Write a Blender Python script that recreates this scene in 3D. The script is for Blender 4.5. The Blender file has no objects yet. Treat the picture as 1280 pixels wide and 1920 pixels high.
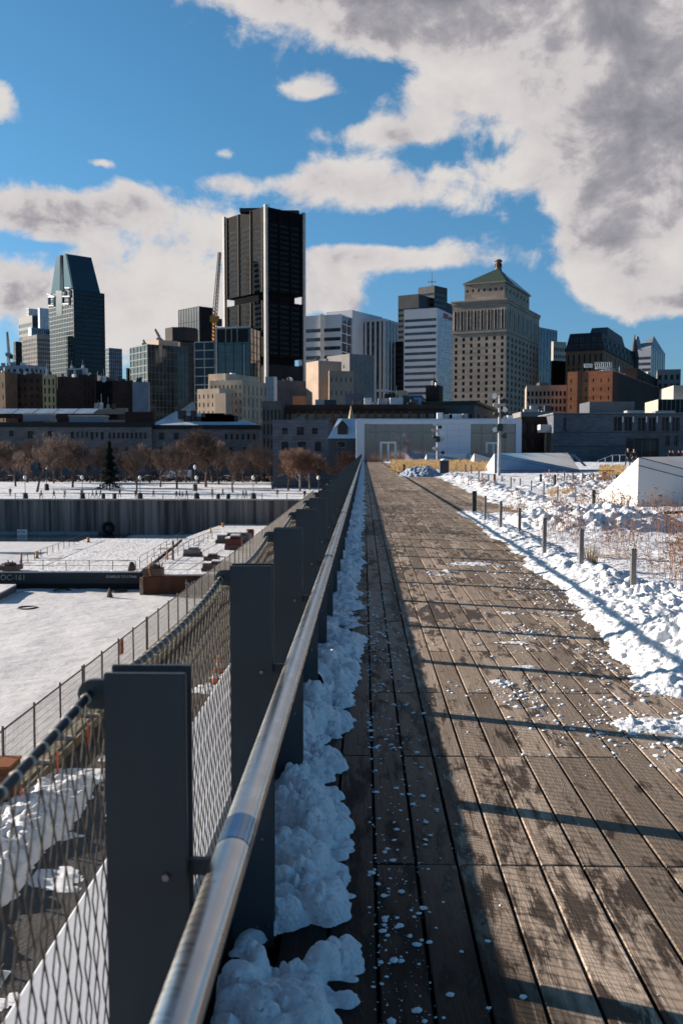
import bpy, bmesh, math, random
import numpy as np
from mathutils import Vector, Matrix
R = math.radians
SC = bpy.context.scene
COL = SC.collection
rnd = random.Random(7)

# ------------------------------------------------------------------ camera
F = 1780.0                      # focal length in photo pixels (1280 x 1920)
EYE = 1.6
YAW, PITCH = math.atan(42 / F), math.atan(113 / F)
cd = bpy.data.cameras.new('camera'); cam = bpy.data.objects.new('camera', cd); COL.objects.link(cam)
cd.sensor_fit = 'VERTICAL'; cd.sensor_height = 36.0; cd.lens = F / 1920 * 36
cd.clip_start = .05; cd.clip_end = 20000
cam.location = (0, 0, EYE); cam.rotation_euler = (R(90) - PITCH, 0, YAW)
cd.dof.use_dof = True; cd.dof.focus_distance = 6.5; cd.dof.aperture_fstop = 6.5
SC.camera = cam

# ------------------------------------------------------------------ sun
SUN_AZ, SUN_EL = R(-69.5), R(16.6)
sd = bpy.data.lights.new('sun', 'SUN'); so = bpy.data.objects.new('sun', sd); COL.objects.link(so)
sd.energy = 5.0; sd.angle = R(.5); sd.color = (1.0, .89, .77)
_v = Vector((math.sin(SUN_AZ) * math.cos(SUN_EL), math.cos(SUN_AZ) * math.cos(SUN_EL), math.sin(SUN_EL)))
so.rotation_euler = _v.to_track_quat('Z', 'Y').to_euler(); so.location = (-50, 20, 60)
SC.view_settings.view_transform = 'Standard'; SC.view_settings.look = 'None'
SC.view_settings.exposure = 1.05; SC.view_settings.gamma = 1
SC.cycles.max_bounces = 6; SC.cycles.diffuse_bounces = 3; SC.cycles.transparent_max_bounces = 12

# ------------------------------------------------------------------ world: physical sky with broken winter cloud
W = bpy.data.worlds.new('World'); SC.world = W; W.use_nodes = True
nt = W.node_tree; nt.nodes.clear()
def NN(tree, kind, **kw):
    n = tree.nodes.new(kind)
    for k, v in kw.items():
        if k.startswith('i_'): n.inputs[k[2:].replace('_', ' ')].default_value = v
        elif k.startswith('n'): n.inputs[int(k[1:])].default_value = v
        else: setattr(n, k, v)
    return n
def sky():
    L = nt.links.new
    out = NN(nt, 'ShaderNodeOutputWorld'); bg = NN(nt, 'ShaderNodeBackground'); bg.inputs[1].default_value = SKY_STRENGTH
    L(bg.outputs[0], out.inputs[0])
    sk = NN(nt, 'ShaderNodeTexSky', sky_type='NISHITA', sun_disc=False, sun_elevation=SUN_EL, sun_rotation=SUN_AZ)
    sk.air_density = 1.0; sk.dust_density = .6; sk.ozone_density = 2.5
    tc = NN(nt, 'ShaderNodeTexCoord'); sep = NN(nt, 'ShaderNodeSeparateXYZ'); L(tc.outputs['Generated'], sep.inputs[0])
    def M(op, a, b=None, c=None, clamp=False):
        n = NN(nt, 'ShaderNodeMath', operation=op, use_clamp=clamp)
        for i, x in enumerate((a, b, c)):
            if x is None: continue
            if isinstance(x, (int, float)): n.inputs[i].default_value = x
            else: L(x, n.inputs[i])
        return n.outputs[0]
    x, y, z = sep.outputs
    az = M('ARCTAN2', x, y); el = M('ARCSINE', z)
    u = M('MULTIPLY_ADD', az, 1.78, .682); v = M('MULTIPLY_ADD', el, -1.78, .847)   # thousands of photo px: azimuth and elevation
    cmb = NN(nt, 'ShaderNodeCombineXYZ'); L(az, cmb.inputs[0]); L(M('MULTIPLY', el, 1.25), cmb.inputs[1])
    def fbm(scale, off, detail=9, rough=.56, dist=.25):
        mp = NN(nt, 'ShaderNodeMapping'); mp.inputs['Location'].default_value = off; L(cmb.outputs[0], mp.inputs[0])
        n = NN(nt, 'ShaderNodeTexNoise'); L(mp.outputs[0], n.inputs['Vector'])
        n.inputs['Scale'].default_value = scale; n.inputs['Detail'].default_value = detail
        n.inputs['Roughness'].default_value = rough; n.inputs['Distortion'].default_value = dist
        return n.outputs['Fac']
    # blobs: centre (px), radii, amplitude
    B = [(1000, -10, 640, 120, .9), (610, 50, 250, 95, .62), (800,120,160,50,.3), (140, 420, 160, 40, .3), (180, 570, 200, 40, .3), (1160, 210, 260, 165, .85), (920, 140, 180, 80, .45), (1290, 420, 220, 120, .8),
         (1110, 480, 100, 60, .62), (1180, 560, 130, 40, .60), (1270, 590, 60, 24, .4), (1090, 330, 120, 80, .4),
         (750, 372, 190, 46, .55), (600, 350, 60, 36, .42), (640, 285, 150, 20, .38), (815, 230, 60, 40, .42), (740, 285, 90, 26, .34), (592, 212, 48, 20, .46),
         (300, 395, 90, 34, .50), (210, 430, 120, 34, .52), (50, 450, 110, 34, .55), (260, 490, 150, 34, .50), (60, 560, 120, 44, .62), (310, 570, 160, 60, .55), (395, 440, 60, 40, .45), (250, 640, 260, 50, .40),
         (25, 262, 70, 46, .82), (175, -4, 120, 30, .85), (440, 368, 55, 18, .50), (5, 350, 18, 24, .6), (205, 346, 28, 8, .5),
         (760, 497, 150, 22, .60), (640, 485, 70, 16, .4), (620, 535, 60, 30, .55), (640, 575, 110, 24, .66), (428, 320, 20, 12, .5)]
    neg = [(230, 190, 300, 110, .36), (500, 340, 90, 50, .30), (150, 370, 60, 16, .2), (940, 330, 70, 60, .22), (820, 565, 130, 30, .30), (1000, 440, 50, 50, .35), (110, 490, 50, 7, .3), (975, 570, 80, 40, .4), (720, 445, 200, 18, .35), (700, 185, 80, 22, .25)]
    tot = None
    for (cx, cy, rx, ry, a) in B + [(p[0], p[1], p[2], p[3], -p[4]) for p in neg]:
        du = M('MULTIPLY', M('SUBTRACT', u, cx / 1000), 1000 / rx); dv = M('MULTIPLY', M('SUBTRACT', v, cy / 1000), 1000 / ry)
        e = M('EXPONENT', M('MULTIPLY', M('ADD', M('MULTIPLY', du, du), M('MULTIPLY', dv, dv)), -.8))
        tot = M('MULTIPLY_ADD', e, a, tot if tot is not None else 0.0)
    # outside the part of the sky in front, broken cloud thinned to cut the fill light
    rough = fbm(5.2, (3.1, 1.7, 0)); fine = fbm(15, (.3, 5.7, 2), 10, .62, .3)
    n1 = M('ADD', M('MULTIPLY_ADD', rough, 1.5, -.66), M('MULTIPLY', fine, 1.4))
    away = M('SUBTRACT', 1.0, M('MULTIPLY', M('LESS_THAN', M('ABSOLUTE', az), .62), M('LESS_THAN', el, .62)))
    dens = M('ADD', M('ADD', n1, M('MULTIPLY', tot, 1.0)), M('MULTIPLY', away, -.30))
    mask = NN(nt, 'ShaderNodeMapRange', interpolation_type='SMOOTHSTEP'); L(dens, mask.inputs[0])
    mask.inputs[1].default_value = .99; mask.inputs[2].default_value = 1.34
    thick = NN(nt, 'ShaderNodeMapRange', interpolation_type='SMOOTHSTEP'); 
    # billow shading: compare with the density a little towards the sun (left, up)
    r2 = fbm(5.2, (3.1 - .05, 1.7 + .06, 0)); f2 = fbm(15, (.3 - .014, 5.7 + .02, 2), 10, .62, .3)
    n2 = M('ADD', M('MULTIPLY_ADD', r2, 1.5, -.66), M('MULTIPLY', f2, 1.4))
    relief = M('MULTIPLY', M('SUBTRACT', n1, n2), 1.5)
    L(M('SUBTRACT', M('ADD', dens, M('MULTIPLY', v, -.18)), relief), thick.inputs[0])
    thick.inputs[1].default_value = .80; thick.inputs[2].default_value = 2.60
    ramp = NN(nt, 'ShaderNodeValToRGB'); L(thick.outputs[0], ramp.inputs[0])
    cr = ramp.color_ramp; cr.elements[0].position = 0; cr.elements[0].color = (1, .955, .93, 1)
    cr.elements[1].position = 1; cr.elements[1].color = (.27, .28, .33, 1)
    e = cr.elements.new(.42); e.color = (.86, .81, .815, 1)
    e = cr.elements.new(.65); e.color = (.52, .50, .545, 1)
    cs = NN(nt, 'ShaderNodeVectorMath', operation='SCALE'); L(ramp.outputs[0], cs.inputs[0]); cs.inputs['Scale'].default_value = CLOUD_GAIN
    tint = NN(nt, 'ShaderNodeVectorMath', operation='MULTIPLY'); L(sk.outputs[0], tint.inputs[0]); 
    tl_ = NN(nt, 'ShaderNodeMix', data_type='RGBA'); tr_ = NN(nt, 'ShaderNodeMapRange'); L(el, tr_.inputs[0]); tr_.inputs[1].default_value = 0; tr_.inputs[2].default_value = .30
    L(tr_.outputs[0], tl_.inputs['Factor']); tl_.inputs['A'].default_value = (.62, .88, 1.30, 1); tl_.inputs['B'].default_value = SKY_TINT + (1,); L(tl_.outputs['Result'], tint.inputs[1])
    mix = NN(nt, 'ShaderNodeMix', data_type='RGBA'); L(mask.outputs[0], mix.inputs['Factor'])
    zd = NN(nt, 'ShaderNodeMapRange'); L(el, zd.inputs[0]); zd.inputs[1].default_value = .50; zd.inputs[2].default_value = .95; zd.inputs[3].default_value = 1.0; zd.inputs[4].default_value = .42   # blue dimmed overhead, out of view, to cut the fill light
    dz_ = NN(nt, 'ShaderNodeVectorMath', operation='SCALE'); L(tint.outputs[0], dz_.inputs[0]); L(zd.outputs[0], dz_.inputs['Scale']); L(dz_.outputs[0], mix.inputs['A']); L(cs.outputs[0], mix.inputs['B'])
    L(mix.outputs['Result'], bg.inputs[0])
SKY_STRENGTH = .05; CLOUD_GAIN = 7.0; SKY_TINT = (.60, 1.12, 1.34)
sky()

# ------------------------------------------------------------------ photo px -> world
def ray(px, py):
    v = Vector(((px - 640) / F, -(py - 960) / F, -1)); v.rotate(cam.rotation_euler); return v
def at(px, py, Y):
    v = ray(px, py); t = Y / v.y; return v.x * t, EYE + v.z * t
def ground(px, py, z=0.0):
    v = ray(px, py); t = (z - EYE) / v.z; return v.x * t, v.y * t

# ------------------------------------------------------------------ materials
MATS = {}
def mat(name, col, rough=.7, met=0.0, col2=None, scale=3.0, stretch=(1, 1, 1), bump=0.0, bscale=None, detail=5, lo=.35, hi=.65, spec=.25, rough2=None, bdist=None):
    if name in MATS: return MATS[name]
    m = bpy.data.materials.new(name); m.use_nodes = True; t = m.node_tree; b = t.nodes['Principled BSDF']
    b.inputs['Roughness'].default_value = rough; b.inputs['Metallic'].default_value = met; b.inputs['Specular IOR Level'].default_value = spec
    c = tuple(col) + (1,); c2 = tuple(col2) + (1,) if col2 else tuple(x * .72 for x in col) + (1,)
    tc = t.nodes.new('ShaderNodeTexCoord'); mp = t.nodes.new('ShaderNodeMapping'); mp.inputs['Scale'].default_value = stretch
    t.links.new(tc.outputs['Object'], mp.inputs[0])
    n = t.nodes.new('ShaderNodeTexNoise'); n.inputs['Scale'].default_value = scale; n.inputs['Detail'].default_value = detail; n.inputs['Roughness'].default_value = .6
    t.links.new(mp.outputs[0], n.inputs['Vector'])
    mr = t.nodes.new('ShaderNodeMapRange'); mr.inputs[1].default_value = lo; mr.inputs[2].default_value = hi; t.links.new(n.outputs['Fac'], mr.inputs[0])
    mx = t.nodes.new('ShaderNodeMix'); mx.data_type = 'RGBA'; mx.inputs['A'].default_value = c; mx.inputs['B'].default_value = c2
    t.links.new(mr.outputs[0], mx.inputs['Factor']); t.links.new(mx.outputs['Result'], b.inputs['Base Color'])
    if rough2 is not None:
        m2 = t.nodes.new('ShaderNodeMapRange'); m2.inputs[1].default_value = lo; m2.inputs[2].default_value = hi
        m2.inputs[3].default_value = rough; m2.inputs[4].default_value = rough2
        t.links.new(n.outputs['Fac'], m2.inputs[0]); t.links.new(m2.outputs[0], b.inputs['Roughness'])
    if bump:
        bp = t.nodes.new('ShaderNodeBump'); bp.inputs['Strength'].default_value = min(bump, 1); bp.inputs['Distance'].default_value = bdist or (1.2 / (bscale or scale * 4))
        n3 = t.nodes.new('ShaderNodeTexNoise'); n3.inputs['Scale'].default_value = bscale or scale * 4; n3.inputs['Detail'].default_value = 6
        t.links.new(mp.outputs[0], n3.inputs['Vector']); t.links.new(n3.outputs['Fac'], bp.inputs['Height']); t.links.new(bp.outputs[0], b.inputs['Normal'])
    MATS[name] = m; return m
def masonry(name, col, col2, mortar, w=1.2, h=.5, msize=.03, rough=.85, stain=.35):
    """coursed stone or brick on any vertical wall: the pattern runs along the wall and up"""
    if name in MATS: return MATS[name]
    m = mat(name, col, rough, col2=col2, scale=.12, detail=8); t = m.node_tree; b = t.nodes['Principled BSDF']
    tc = t.nodes.new('ShaderNodeTexCoord'); sp = t.nodes.new('ShaderNodeSeparateXYZ'); t.links.new(tc.outputs['Object'], sp.inputs[0])
    ad = t.nodes.new('ShaderNodeMath'); ad.operation = 'ADD'; t.links.new(sp.outputs[0], ad.inputs[0]); t.links.new(sp.outputs[1], ad.inputs[1])
    cm = t.nodes.new('ShaderNodeCombineXYZ'); t.links.new(ad.outputs[0], cm.inputs[0]); t.links.new(sp.outputs[2], cm.inputs[1])
    br = t.nodes.new('ShaderNodeTexBrick'); t.links.new(cm.outputs[0], br.inputs['Vector'])
    br.inputs['Scale'].default_value = 1; br.inputs['Brick Width'].default_value = w; br.inputs['Row Height'].default_value = h; br.inputs['Mortar Size'].default_value = msize
    br.inputs['Color1'].default_value = (1, 1, 1, 1); br.inputs['Color2'].default_value = (.72, .72, .74, 1); br.inputs['Mortar'].default_value = tuple(mortar) + (1,)
    mx = t.nodes.new('ShaderNodeMix'); mx.data_type = 'RGBA'; mx.blend_type = 'MULTIPLY'; mx.inputs['Factor'].default_value = 1
    old = b.inputs['Base Color'].links[0].from_socket
    t.links.new(old, mx.inputs['A']); t.links.new(br.outputs['Color'], mx.inputs['B']); t.links.new(mx.outputs['Result'], b.inputs['Base Color'])
    return m
def glass(name, col, col2, cell=3.6, rough=.06, spec=1.0, p=.5, met=0.0):
    """dark facade glass: every pane a little different, blinds in some"""
    if name in MATS: return MATS[name]
    m = bpy.data.materials.new(name); m.use_nodes = True; t = m.node_tree; b = t.nodes['Principled BSDF']
    tc = t.nodes.new('ShaderNodeTexCoord'); g = t.nodes.new('ShaderNodeNewGeometry')
    sn = t.nodes.new('ShaderNodeVectorMath'); sn.operation = 'SNAP'; sn.inputs[1].default_value = (cell, cell, cell)
    t.links.new(g.outputs['Position'], sn.inputs[0])
    wn = t.nodes.new('ShaderNodeTexWhiteNoise'); t.links.new(sn.outputs[0], wn.inputs['Vector'])
    pw = t.nodes.new('ShaderNodeMath'); pw.operation = 'POWER'; pw.inputs[1].default_value = 1 / max(p, .05); t.links.new(wn.outputs['Value'], pw.inputs[0])
    mx = t.nodes.new('ShaderNodeMix'); mx.data_type = 'RGBA'; mx.inputs['A'].default_value = tuple(col) + (1,); mx.inputs['B'].default_value = tuple(col2) + (1,)
    t.links.new(pw.outputs[0], mx.inputs['Factor']); t.links.new(mx.outputs['Result'], b.inputs['Base Color'])
    b.inputs['Roughness'].default_value = rough; b.inputs['Specular IOR Level'].default_value = spec; b.inputs['Metallic'].default_value = met
    bp = t.nodes.new('ShaderNodeBump'); bp.inputs['Strength'].default_value = .03; bp.inputs['Distance'].default_value = 1
    nz = t.nodes.new('ShaderNodeTexNoise'); nz.inputs['Scale'].default_value = .25; t.links.new(g.outputs['Position'], nz.inputs['Vector'])
    t.links.new(nz.outputs['Fac'], bp.inputs['Height']); t.links.new(bp.outputs[0], b.inputs['Normal'])
    MATS[name] = m; return m

def snow_mat(name='snow', col=(.80, .80, .81), col2=(.70, .72, .76), bump=.35, bscale=40, scale=2.0, dirt=None, bdist=None):
    m = mat(name, col, .75, col2=col2, scale=scale, bump=bump, bscale=bscale, spec=.3, detail=8, bdist=bdist)
    if dirt:
        t = m.node_tree; b = t.nodes['Principled BSDF']; old = b.inputs['Base Color'].links[0].from_socket
        tc = t.nodes.new('ShaderNodeTexCoord'); n = t.nodes.new('ShaderNodeTexNoise'); n.inputs['Scale'].default_value = dirt[0]; n.inputs['Detail'].default_value = 10
        t.links.new(tc.outputs['Object'], n.inputs['Vector'])
        mr = t.nodes.new('ShaderNodeMapRange'); mr.inputs[1].default_value = dirt[1]; mr.inputs[2].default_value = dirt[2]; t.links.new(n.outputs['Fac'], mr.inputs[0])
        mx = t.nodes.new('ShaderNodeMix'); mx.data_type = 'RGBA'; t.links.new(mr.outputs[0], mx.inputs['Factor']); t.links.new(old, mx.inputs['A'])
        mx.inputs['B'].default_value = tuple(dirt[3]) + (1,); t.links.new(mx.outputs['Result'], b.inputs['Base Color'])
    return m

# ------------------------------------------------------------------ mesh builder
class MB:
    def __init__(s): s.v = []; s.f = []; s.m = []
    def face(s, pts, mi=0):
        i = len(s.v); s.v += [tuple(p) for p in pts]; s.f.append(tuple(range(i, i + len(pts)))); s.m.append(mi); return s
    def mesh(s, vs, fs, mi=0):
        i = len(s.v); s.v += [tuple(p) for p in vs]; s.f += [tuple(a + i for a in f) for f in fs]; s.m += [mi] * len(fs); return s
    def box(s, a, b, mi=0, rz=0, c=None, bot=True):
        (x0, y0, z0), (x1, y1, z1) = a, b
        vs = [(x0, y0, z0), (x1, y0, z0), (x1, y1, z0), (x0, y1, z0), (x0, y0, z1), (x1, y0, z1), (x1, y1, z1), (x0, y1, z1)]
        if rz:
            cx, cy = c if c else (0, 0); ca, sa = math.cos(rz), math.sin(rz)
            vs = [(cx + (x - cx) * ca - (y - cy) * sa, cy + (x - cx) * sa + (y - cy) * ca, z) for x, y, z in vs]
        fs = [(4, 5, 6, 7), (0, 1, 5, 4), (1, 2, 6, 5), (2, 3, 7, 6), (3, 0, 4, 7)] + ([(3, 2, 1, 0)] if bot else [])
        return s.mesh(vs, fs, mi)
    def prism(s, poly, z0, z1, mi=0, top=None):
        n = len(poly); tp = top or poly
        vs = [(x, y, z0) for x, y in poly] + [(x, y, z1) for x, y in tp]
        fs = [(i, (i + 1) % n, n + (i + 1) % n, n + i) for i in range(n)] + [tuple(range(n, 2 * n)), tuple(range(n - 1, -1, -1))]
        return s.mesh(vs, fs, mi)
    def tube(s, p0, p1, r0, r1=None, n=6, mi=0, cap=True):
        r1 = r0 if r1 is None else r1
        p0, p1 = Vector(p0), Vector(p1); d = (p1 - p0)
        if d.length < 1e-6: return s
        d.normalize(); a = d.orthogonal().normalized(); b = d.cross(a)
        vs = []
        for p, r in ((p0, r0), (p1, r1)):
            for k in range(n):
                t = 2 * math.pi * k / n; vs.append(p + (a * math.cos(t) + b * math.sin(t)) * r)
        fs = [(k, (k + 1) % n, n + (k + 1) % n, n + k) for k in range(n)]
        if cap: fs += [tuple(range(n - 1, -1, -1)), tuple(range(n, 2 * n))]
        return s.mesh(vs, fs, mi)
    def lathe(s, prof, c=(0, 0, 0), n=12, mi=0):
        vs = []; fs = []
        for r, z in prof:
            for k in range(n):
                t = 2 * math.pi * k / n; vs.append((c[0] + r * math.cos(t), c[1] + r * math.sin(t), c[2] + z))
        for j in range(len(prof) - 1):
            for k in range(n): fs.append((j * n + k, j * n + (k + 1) % n, (j + 1) * n + (k + 1) % n, (j + 1) * n + k))
        fs += [tuple(range(n - 1, -1, -1)), tuple(range((len(prof) - 1) * n, len(prof) * n))]
        return s.mesh(vs, fs, mi)
    def data(s, name, mats, smooth=False):
        me = bpy.data.meshes.new(name); me.from_pydata(s.v, [], s.f)
        for m in (mats if isinstance(mats, (list, tuple)) else [mats]): me.materials.append(m)
        if any(s.m): me.polygons.foreach_set('material_index', s.m)
        if smooth: me.polygons.foreach_set('use_smooth', [True] * len(me.polygons))
        me.update(); return me
    def build(s, name, mats, parent=None, smooth=False, loc=None, bevel=0):
        o = bpy.data.objects.new(name, s.data(name, mats, smooth)); COL.objects.link(o)
        if parent: o.parent = parent
        if loc: o.location = loc
        if bevel:
            b = o.modifiers.new('bevel', 'BEVEL'); b.width = bevel; b.segments = 2; b.limit_method = 'ANGLE'
        return o
def tag(o, label=None, cat=None, group=None, kind=None):
    if label: o['label'] = label
    if cat: o['category'] = cat
    if group: o['group'] = group
    if kind: o['kind'] = kind
    return o
def empty(name, loc, label=None, cat=None, group=None, rz=0):
    o = bpy.data.objects.new(name, None); COL.objects.link(o); o.location = loc; o.rotation_euler.z = rz; o.empty_display_size = .2
    return tag(o, label, cat, group)
def put(name, me, parent, loc=(0, 0, 0), rot=None, scale=None):
    o = bpy.data.objects.new(name, me); COL.objects.link(o); o.parent = parent; o.location = loc
    if rot: o.rotation_euler = rot
    if scale: o.scale = scale
    return o
def kids(o): return [c for c in bpy.data.objects if c.parent == o]
KID = {}
def copy_tree(o, parent=None, depth=0):
    c = o.copy(); COL.objects.link(c); c.parent = parent
    if o.name not in KID: KID[o.name] = list(o.children)
    for ch in KID[o.name]: copy_tree(ch, c, depth + 1)
    return c
def text_mesh(s, size, m, depth=.02, name='lettering'):
    cu = bpy.data.curves.new(name, 'FONT'); cu.body = s; cu.size = size; cu.extrude = depth; cu.align_x = 'LEFT'
    o = bpy.data.objects.new('tmp', cu); COL.objects.link(o); bpy.context.view_layer.update()
    me = bpy.data.meshes.new_from_object(o.evaluated_get(bpy.context.evaluated_depsgraph_get()))
    bpy.data.objects.remove(o); me.materials.clear(); me.materials.append(m); me.name = name; return me

# ------------------------------------------------------------------ lumpy snow height fields
def lumps(name, x0, x1, y0, y1, step, env, n, rmin, rmax, m, seed=1, floor=.006, base=0.0, noise=.01, hz=.75, parent=None, smooth=True):
    rg = np.random.default_rng(seed)
    xs = np.arange(x0, x1, step); ys = np.arange(y0, y1, step); X, Y = np.meshgrid(xs, ys)
    E = env(X, Y); H = np.zeros_like(X)
    H = np.maximum(H, E * .35)
    lr = np.log(rmin) + rg.random(n) ** 1.7 * (np.log(rmax) - np.log(rmin))
    rr = np.exp(lr); bx = rg.uniform(x0, x1, n); by = rg.uniform(y0, y1, n)
    eb = env(bx, by); keep = (rg.random(n) < np.clip(eb / .05, 0, 1)) & (eb > .004)
    for r, px, py, e in zip(rr[keep], bx[keep], by[keep], eb[keep]):
        r = min(r, e * .9 + .012)
        i0 = max(0, int((px - r - x0) / step)); i1 = min(len(xs), int((px + r - x0) / step) + 2)
        j0 = max(0, int((py - r - y0) / step)); j1 = min(len(ys), int((py + r - y0) / step) + 2)
        if i1 <= i0 or j1 <= j0: continue
        q = rg.uniform(.75, 1.3)
        d2 = ((X[j0:j1, i0:i1] - px) * q) ** 2 + ((Y[j0:j1, i0:i1] - py) / q) ** 2
        b = np.sqrt(np.maximum(r * r - d2, 0)) * rg.uniform(.6, 1.0) + np.where(d2 < r * r, rg.uniform(.2, 1.0) * max(e - r * hz, 0), 0)
        H[j0:j1, i0:i1] = np.maximum(H[j0:j1, i0:i1], b)
    H = np.where(H > floor, H * (.72 + .56 * vnoise(X, Y, .35 / rmax, seed + 100)) + (vnoise(X, Y, .55 / rmin / 2, seed + 101, 3) - .5) * rmin * 2.2 + (vnoise(X, Y, .7 / rmax, seed + 102, 2) - .5) * rmax * .5, H)
    H = np.maximum(H, E * .3)
    # one light smoothing pass keeps lumps but rounds their feet
    K = H.copy(); K[1:-1, 1:-1] = (H[1:-1, 1:-1] * 4 + H[:-2, 1:-1] + H[2:, 1:-1] + H[1:-1, :-2] + H[1:-1, 2:]) / 8; H = K
    ny, nx = H.shape
    idx = np.arange(nx * ny).reshape(ny, nx)
    q = np.stack([idx[:-1, :-1], idx[:-1, 1:], idx[1:, 1:], idx[1:, :-1]], -1).reshape(-1, 4)
    ok = (np.maximum.reduce([H[:-1, :-1], H[:-1, 1:], H[1:, 1:], H[1:, :-1]]) > floor).reshape(-1)
    q = q[ok]; used, inv = np.unique(q, return_inverse=True); q = inv.reshape(-1, 4)
    V = np.stack([X.ravel(), Y.ravel(), H.ravel() + base - .004], -1)[used]
    return np_mesh(name, V, q, m, smooth, parent)
def np_mesh(name, V, q, m, smooth=True, parent=None):
    me = bpy.data.meshes.new(name); nv, nf = len(V), len(q); k = q.shape[1]
    me.vertices.add(nv); me.vertices.foreach_set('co', np.asarray(V, np.float32).ravel())
    me.loops.add(nf * k); me.loops.foreach_set('vertex_index', np.asarray(q, np.int32).ravel())
    me.polygons.add(nf); me.polygons.foreach_set('loop_start', np.arange(0, nf * k, k, dtype=np.int32))
    me.polygons.foreach_set('use_smooth', np.full(nf, smooth))
    me.update(calc_edges=True); me.validate(); me.materials.append(m)
    o = bpy.data.objects.new(name, me); COL.objects.link(o)
    if parent: o.parent = parent
    return o
def vnoise(X, Y, f, seed, octaves=4):
    rg = np.random.default_rng(seed); T = rg.random((64, 64)); out = 0; a = 1; tot = 0
    for k in range(octaves):
        x = X * f + 17.3 * k; y = Y * f + 9.1 * k; xi = np.floor(x).astype(int); yi = np.floor(y).astype(int); fx = x - xi; fy = y - yi
        fx = fx * fx * (3 - 2 * fx); fy = fy * fy * (3 - 2 * fy)
        g = lambda i, j: T[j % 64, i % 64]
        out = out + a * ((g(xi, yi) * (1 - fx) + g(xi + 1, yi) * fx) * (1 - fy) + (g(xi, yi + 1) * (1 - fx) + g(xi + 1, yi + 1) * fx) * fy)
        tot += a; a *= .5; f *= 2.03
    return out / tot
# ================================================================== GROUND, WATER, DECK
PY0 = 175.0      # the far quay edge
snow = snow_mat('snow'); snow_far = snow_mat('snow_far', scale=.3, bump=.15, bscale=3)
roof_snow = snow_mat('roof_snow', (.74, .76, .80), (.45, .47, .52), bump=.1, bscale=2, scale=.12)
concrete = mat('concrete', (.34, .33, .31), .85, col2=(.22, .22, .21), scale=1.2, bump=.2)
asphalt = mat('wet_asphalt', (.045, .043, .045), .55, col2=(.085, .075, .068), scale=.6, bump=.3, bscale=12, rough2=.8)
def struct(name, mb, m, **k): return tag(mb.build(name, m, **k), kind='structure')
def grid(name, x0, x1, y0, y1, nx, ny, zf, m, kind='structure'):
    xs = np.linspace(x0, x1, nx); ys = np.linspace(y0, y1, ny); X, Y = np.meshgrid(xs, ys); Z = zf(X, Y)
    idx = np.arange(nx * ny).reshape(ny, nx)
    q = np.stack([idx[:-1, :-1], idx[:-1, 1:], idx[1:, 1:], idx[1:, :-1]], -1).reshape(-1, 4)
    o = np_mesh(name, np.stack([X.ravel(), Y.ravel(), Z.ravel()], -1), q, m); return tag(o, kind=kind)
struct('city_ground', MB().face([(-5000, PY0 + .5, -7.3), (5000, PY0 + .5, -7.3), (5000, 9000, -7.3), (-5000, 9000, -7.3)]).face([(-5000, PY0+.5, -7.3), (-5000, PY0+.5, -15), (5000, PY0+.5, -15), (5000, PY0+.5, -7.3)]),
       mat('street', (.07, .07, .075), .8, scale=.05))
ice_m = snow_mat('ice_snow', (.66, .64, .64), (.57, .555, .56), bump=.7, bscale=.8, bdist=.16, scale=.35)
grid('frozen_basin', -400, -9.4, -60, 175, 420, 300, lambda X, Y: -14 + .35 * vnoise(X, Y * .6 + X * .3, .22, 5) + .10 * vnoise(X + Y, Y, .9, 9), ice_m)
struct('open_water', MB().face([(-400, 150, -13.62), (-43.0, 150, -13.62), (-43.0, 174.9, -13.62), (-400, 174.9, -13.62)]), mat('black_water', (.02, .035, .05), .12, col2=(.03, .05, .07), scale=.4))
struct('ice_floe', MB().prism([(-120, 141), (-44.5, 141), (-42.5, 157), (-120, 158)], -13.9, -13.45), ice_m)
# far promenade, with snow
grid('promenade', -400, -9.4, PY0 + .2, 288, 260, 60, lambda X, Y: -7.25 + .1 * vnoise(X, Y, .3, 3), snow_mat('trodden_snow', (.80, .79, .79), (.62, .63, .67), bump=.3, bscale=1.5, scale=.25, dirt=(.5, .58, .66, (.30, .30, .33))))
struct('street_road', MB().face([(-400, 288, -7.2), (60, 288, -7.2), (60, 320, -7.2), (-400, 320, -7.2)]), mat('street_tarmac', (.06, .06, .065), .7, col2=(.12,.12,.13), scale=.2))
# quay strip below the terrace
quay_m = mat('quay_gravel', (.105, .082, .062), .9, col2=(.045, .036, .03), scale=.55, bump=.5, bscale=9, detail=9)
struct('quay_ground', MB().face([(-9.3, -20, -7.25), (-.85, -20, -7.25), (-.85, PY0 + .3, -7.25), (-9.3, PY0 + .3, -7.25)]), [quay_m])
struct('wet_quay_road', MB().face([(-7.6, -20, -7.246), (-.85, -20, -7.246), (-.85, 34, -7.246), (-7.0, 31, -7.246)]), asphalt)

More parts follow.
